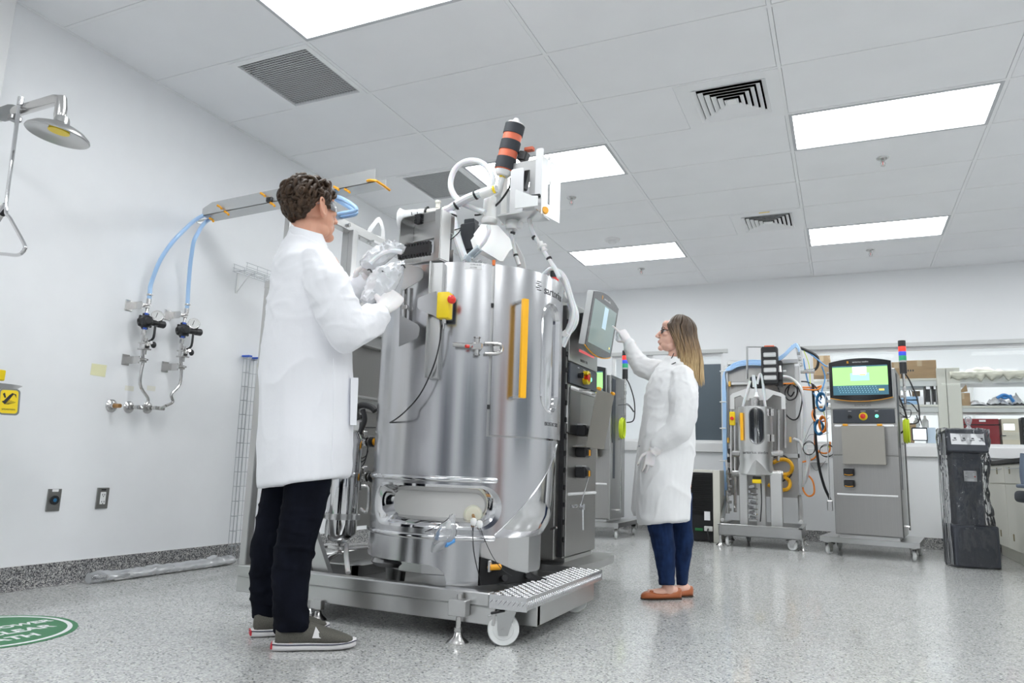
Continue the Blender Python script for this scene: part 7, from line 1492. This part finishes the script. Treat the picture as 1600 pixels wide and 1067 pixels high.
# long straight hair, dark at the roots and fair at the ends
HM = bpy.data.materials.new('brown hair with fair ends'); HM.use_nodes = True; nt = HM.node_tree; bs = nt.nodes['Principled BSDF']; bs.inputs['Roughness'].default_value = .38
tc = nt.nodes.new('ShaderNodeTexCoord'); sp = nt.nodes.new('ShaderNodeSeparateXYZ'); nt.links.new(tc.outputs['Object'], sp.inputs[0]); mp = nt.nodes.new('ShaderNodeMapping'); mp.inputs['Scale'].default_value = (120, 120, 3); nt.links.new(tc.outputs['Object'], mp.inputs[0]); nz = nt.nodes.new('ShaderNodeTexNoise'); nz.inputs['Scale'].default_value = 1; nt.links.new(mp.outputs[0], nz.inputs[0])
mr = nt.nodes.new('ShaderNodeMapRange'); mr.inputs['From Min'].default_value = 1.60; mr.inputs['From Max'].default_value = 1.28; nt.links.new(sp.outputs[2], mr.inputs[0]); ad = nt.nodes.new('ShaderNodeMath'); ad.operation = 'ADD'; ml = nt.nodes.new('ShaderNodeMath'); ml.operation = 'MULTIPLY_ADD'; ml.inputs[1].default_value = .9; ml.inputs[2].default_value = -.45; nt.links.new(nz.outputs['Fac'], ml.inputs[0]); nt.links.new(mr.outputs[0], ad.inputs[0]); nt.links.new(ml.outputs[0], ad.inputs[1])
rp = nt.nodes.new('ShaderNodeValToRGB'); cr = rp.color_ramp; cr.elements[0].color = (.085, .055, .035, 1); cr.elements[0].position = .12; cr.elements[1].color = (.64, .47, .25, 1); cr.elements[1].position = .95; e_ = cr.elements.new(.5); e_.color = (.26, .165, .085, 1); nt.links.new(ad.outputs[0], rp.inputs[0]); nt.links.new(rp.outputs[0], bs.inputs['Base Color'])
rs = random.Random(11); b = B()
S = lambda c: WH @ (V(c) * wk)
c0 = V((0, -.012, .035)); rad = V((.083, .106, .097))
tips = [(1052, 566), (1090, 602)]
for i in range(300):
    th = rs.choice((-1, 1)) * rs.uniform(1.0, PI) if i % 5 else rs.choice((-1, 1)) * rs.uniform(.85, 1.3); sgn = 1 if th > 0 else -1
    e = rs.uniform(.0, .012); P = []
    for ph in ((.06, .45, .85, 1.2, 1.5) if abs(th) > 1.2 else (.12, .5, .9, 1.25, 1.55)):
        d = V((math.sin(ph) * math.sin(th), math.sin(ph) * math.cos(th), math.cos(ph))); P.append(S(c0 + V((d.x * (rad.x + e), d.y * (rad.y + e), d.z * (rad.z + e)))))
    q = P[-1]; back = min(1, max(0, (abs(th) - .85) / (PI - .85)))      # 0 at the temple, 1 at the nape
    tx = 1064 + 34 * back ** .8 + rs.uniform(-4, 4); ty = 574 + 28 * back ** .6 + rs.uniform(-8, 4); lat = (q - WH.translation).dot(G.h)
    T_ = G.p(tx, ty, lat * .75 + rs.uniform(-.01, .01)); mid = q * .5 + T_ * .5 + (G.s * .012 + G.h * (.012 if lat > 0 else -.012)); m2 = q * .2 + T_ * .8 + G.s * .004
    P += [mid, m2, T_]
    b.tube(P, .0052 * rs.uniform(.7, 1.2), 5, 3, taper=lambda t: 1.0 if t < .75 else max(.12, 1 - (t - .75) * 3.6))
hr = b.mesh('hair'); hr.materials.append(HM); place(hr, 'hair', WOM, None, 0)
b = B(); b.ell(S(c0 + V((0, -.022, .006))), [q * wk for q in (.081, .092, .092)], WH.to_3x3(), 24, 14); b.done('hair_crown', HM, WOM, sharp=0)
# glasses
b = B()
for s in (1, -1): b.tube([S((s * .032 + .021 * math.cos(a) * s, .094 - .008 * abs(math.cos(a)) * (1 if math.cos(a) > 0 else .2), .010 + .0165 * math.sin(a))) for a in [2 * PI * i / 14 for i in range(14)]], .0022, 6, 2, closed=True); b.tube([S((s * .053, .086, .016)), S((s * .078, .03, .016)), S((s * .084, -.02, .010))], .0024, 6, 4)
b.tube([S((-.011, .096, .014)), S((0, .1, .017)), S((.011, .096, .014))], .0018, 6, 3); gl = b.done('eyeglasses', BLACK, WOM, 'dark framed glasses')
b = B()
for s in (1, -1): b.cyl(S((s * .032, .0915, .010)), S((s * .032, .0925, .010)), .019 * wk, n=16)
b.done('lens', GOGGLE, gl)
# coat
b = B(); torso(b, G, [(560, 1042, 1072, .055, 0, 4), (568, 1036, 1078, .085, 0, 5), (577, 1027, 1083, .14, 0, 5), (590, 1017, 1088, .175, 0, 3), (605, 1010, 1090, .175, 0, 0), (630, 1006, 1090, .165, 0, 0), (660, 1003, 1086, .16, 0, 0), (695, 1000, 1086, .18, 0, 0), (735, 998, 1084, .19, 0, 0), (770, 995, 1080, .195, 0, 0), (800, 994, 1079, .195, 0, -2), (816, 996, 1078, .195, 0, -3)])
limb(b, G, [(1066, 588, -.15, .066), (1069, 620, -.18, .078), (1068, 650, -.19, .075), (1060, 672, -.19, .072), (1044, 684, -.18, .060), (1028, 695, -.165, .046)])
limb(b, G, [(1044, 582, .14, .062), (1022, 580, .19, .068), (1003, 573, .215, .066), (993, 560, .22, .056), (986, 545, .22, .044), (983, 537, .22, .038)])
me = sculpt(b, .008, 3, .5); me.materials.append(COATW); wrinkle(me, .006, 3.6, 21, None, (1, 1, .6)); wrinkle(me, .0042, 6.0, 28, None, (1.2, 1.2, .8), 1); wrinkle(me, .003, 13, 33, lambda c: max(0, min(1, (c.z - .95) * 4)), (1, 1, 1.3), 1); wc_ = place(me, 'lab_coat', WOM, None, 0)
b = B(); rings = []
for i, (y, xa, xb_) in enumerate(((655, 1004, 1006), (670, 1000, 1012), (690, 997, 1010), (720, 993, 1008), (760, 989, 1006), (796, 986, 1004), (806, 990, 1004))): rings.append([G.p(xa, y, .06), G.p((xa + xb_) / 2, y, .10), G.p(xb_, y, .06), G.p((xa + xb_) / 2, y, .045)])
b.loft(rings); b.done('front_flap', COATW, wc_, sharp=0)
b = B(); rings = []
for i in range(21):
    a = math.radians(-160 + 300 * i / 20); ca, sa = math.cos(a), math.sin(a); c = lambda kx, ky, dd: G.p(1057 + kx * ca, ky + 3 * -ca, dd * sa); rings.append([c(14, 558, .055), c(16, 557, .062), c(22, 571, .088), c(19, 572, .075)])
b.loft(rings); b.done('collar', COATW, wc_, sharp=60)
b = B(); b.tube([G.p(x, y, d) for x, y, d in ((1053, 552, -.065), (1049, 560, -.06), (1044, 566, -.04), (1042, 570, .0), (1046, 566, .04))], .003, 6, 4); b.tube([G.p(x, y, -.10) for x, y in ((1041, 573), (1048, 570), (1056, 566))], .0032, 6, 4); b.done('dark_neckline', BLACK, WOM)
b = B(); 
for y in (697, 726): b.cyl(G.p(998.5 - (y - 697) * .05, y, -.02), G.p(998.5 - (y - 697) * .05, y, -.035), .006, n=10)
b.done('snap_button', PIPE, wc_)
# jeans and flats
b = B(); leg(b, G, [(770, 1006, 1056), (820, 1011, 1051), (840, 1016, 1053), (857, 1020, 1055), (880, 1025, 1055), (899, 1028.5, 1054.5), (914, 1029.5, 1054.5)], -.06, -.04); leg(b, G, [(770, 1045, 1082), (815, 1050, 1081), (843, 1052, 1084), (870, 1054, 1080.5), (893, 1056, 1076), (914, 1057.5, 1074)], .07, .12)
limb(b, G, [(1045, 775, -.02, .10), (1052, 775, .03, .10)])
me = sculpt(b, .006, 4, .5); me.materials.append(JEANS); wrinkle(me, .003, 12, 41, None, (1, 1, 1.8)); place(me, 'jeans', WOM, None, 0)
def flat(heel, toe):
    heel, toe = V(heel), V(toe); L = (toe - heel).length; dd = (toe - heel).normalized(); r = V((dd.y, -dd.x, 0))
    rows = [(-.01, .020, .004, .060, 0), (.05, .029, .003, .062, 0), (.15, .032, .003, .050, 0), (.30, .032, .003, .040, 0), (.5, .036, .003, .034, 0), (.64, .041, .003, .036, 0), (.78, .042, .003, .046, 0), (.9, .033, .003, .040, 0), (.97, .020, .004, .030, 0), (1.0, .008, .006, .020, 0)]
    b = B(); b.loft(shoe_rings(heel, toe, rows)); o = b.done('shoe', TAN, WOM, sharp=60)
    rs_ = [(-.015, .020, 0, .008, 0), (.05, .031, 0, .010, 0), (.3, .034, 0, .008, 0), (.6, .043, 0, .008, 0), (.8, .043, 0, .008, 0), (.95, .026, .001, .008, 0), (1.01, .008, .003, .008, 0)]
    b = B(); b.loft(shoe_rings(heel, toe, rs_)); b.done('sole', mat('dark sole', (.05, .03, .02), .7), o); b = B(); q = heel + dd * (L * .76) + Z_ * .046; b.ell(q + r * .012, (.012, .012, .006)); b.ell(q - r * .012, (.012, .012, .006)); b.done('bow', TAN, o)
flat((3.020, .805, 0), (2.835, .655, 0)); flat((3.062, .93, 0), (2.885, .785, 0))
# hands
a0, a1 = G.p(984, 536, .22), G.p(966, 508, .215); R1 = frame_of(a1 - a0, -G.h * .55 + G.s * .45 + Z_ * .4); tip = G.p(961.5, 503.5, .21)
me = hand(mat4(R1, G.p(983, 534.5, .22)), [(.12, .08, .05), (1.0, 1.2, .8), (1.1, 1.2, .8), (1.15, 1.2, .8)], TH_TUCK, -1, .92); me.materials.append(GLOVE); place(me, 'glove', WOM, None, 0)
a0, a1 = G.p(1022, 702, -.165), G.p(1013, 740, -.16); R2 = frame_of(a1 - a0, -G.h + G.s * .15); me = hand(mat4(R2, G.p(1022, 703, -.165)), [(.25, .35, .25), (.3, .4, .3), (.38, .45, .3), (.45, .5, .3)], TH_RELAX, 1, .92); me.materials.append(GLOVE); place(me, 'glove', WOM, None, 0)
for p0, p1, r0, r1, d0 in (((1040, 686), (1020, 708), .048, .030, -.172), ((989, 550), (982, 533), .044, .030, .22)):
    b = B(); A, C_ = G.p(*p0, d0), G.p(*p1, d0 + .004); x, y, d = basis(C_ - A); rg = []
    for i in range(10):
        u = i / 9; rg.append([A + d * ((C_ - A).length * u) + (x * math.cos(t2) + y * math.sin(t2)) * (r0 + (r1 - r0) * u + .003 * math.sin(i * 2.3 + t2 * 2)) for t2 in [2 * PI * j / 16 for j in range(16)]])
    b.loft(rg); b.done('glove_cuff', GLOVE, WOM)
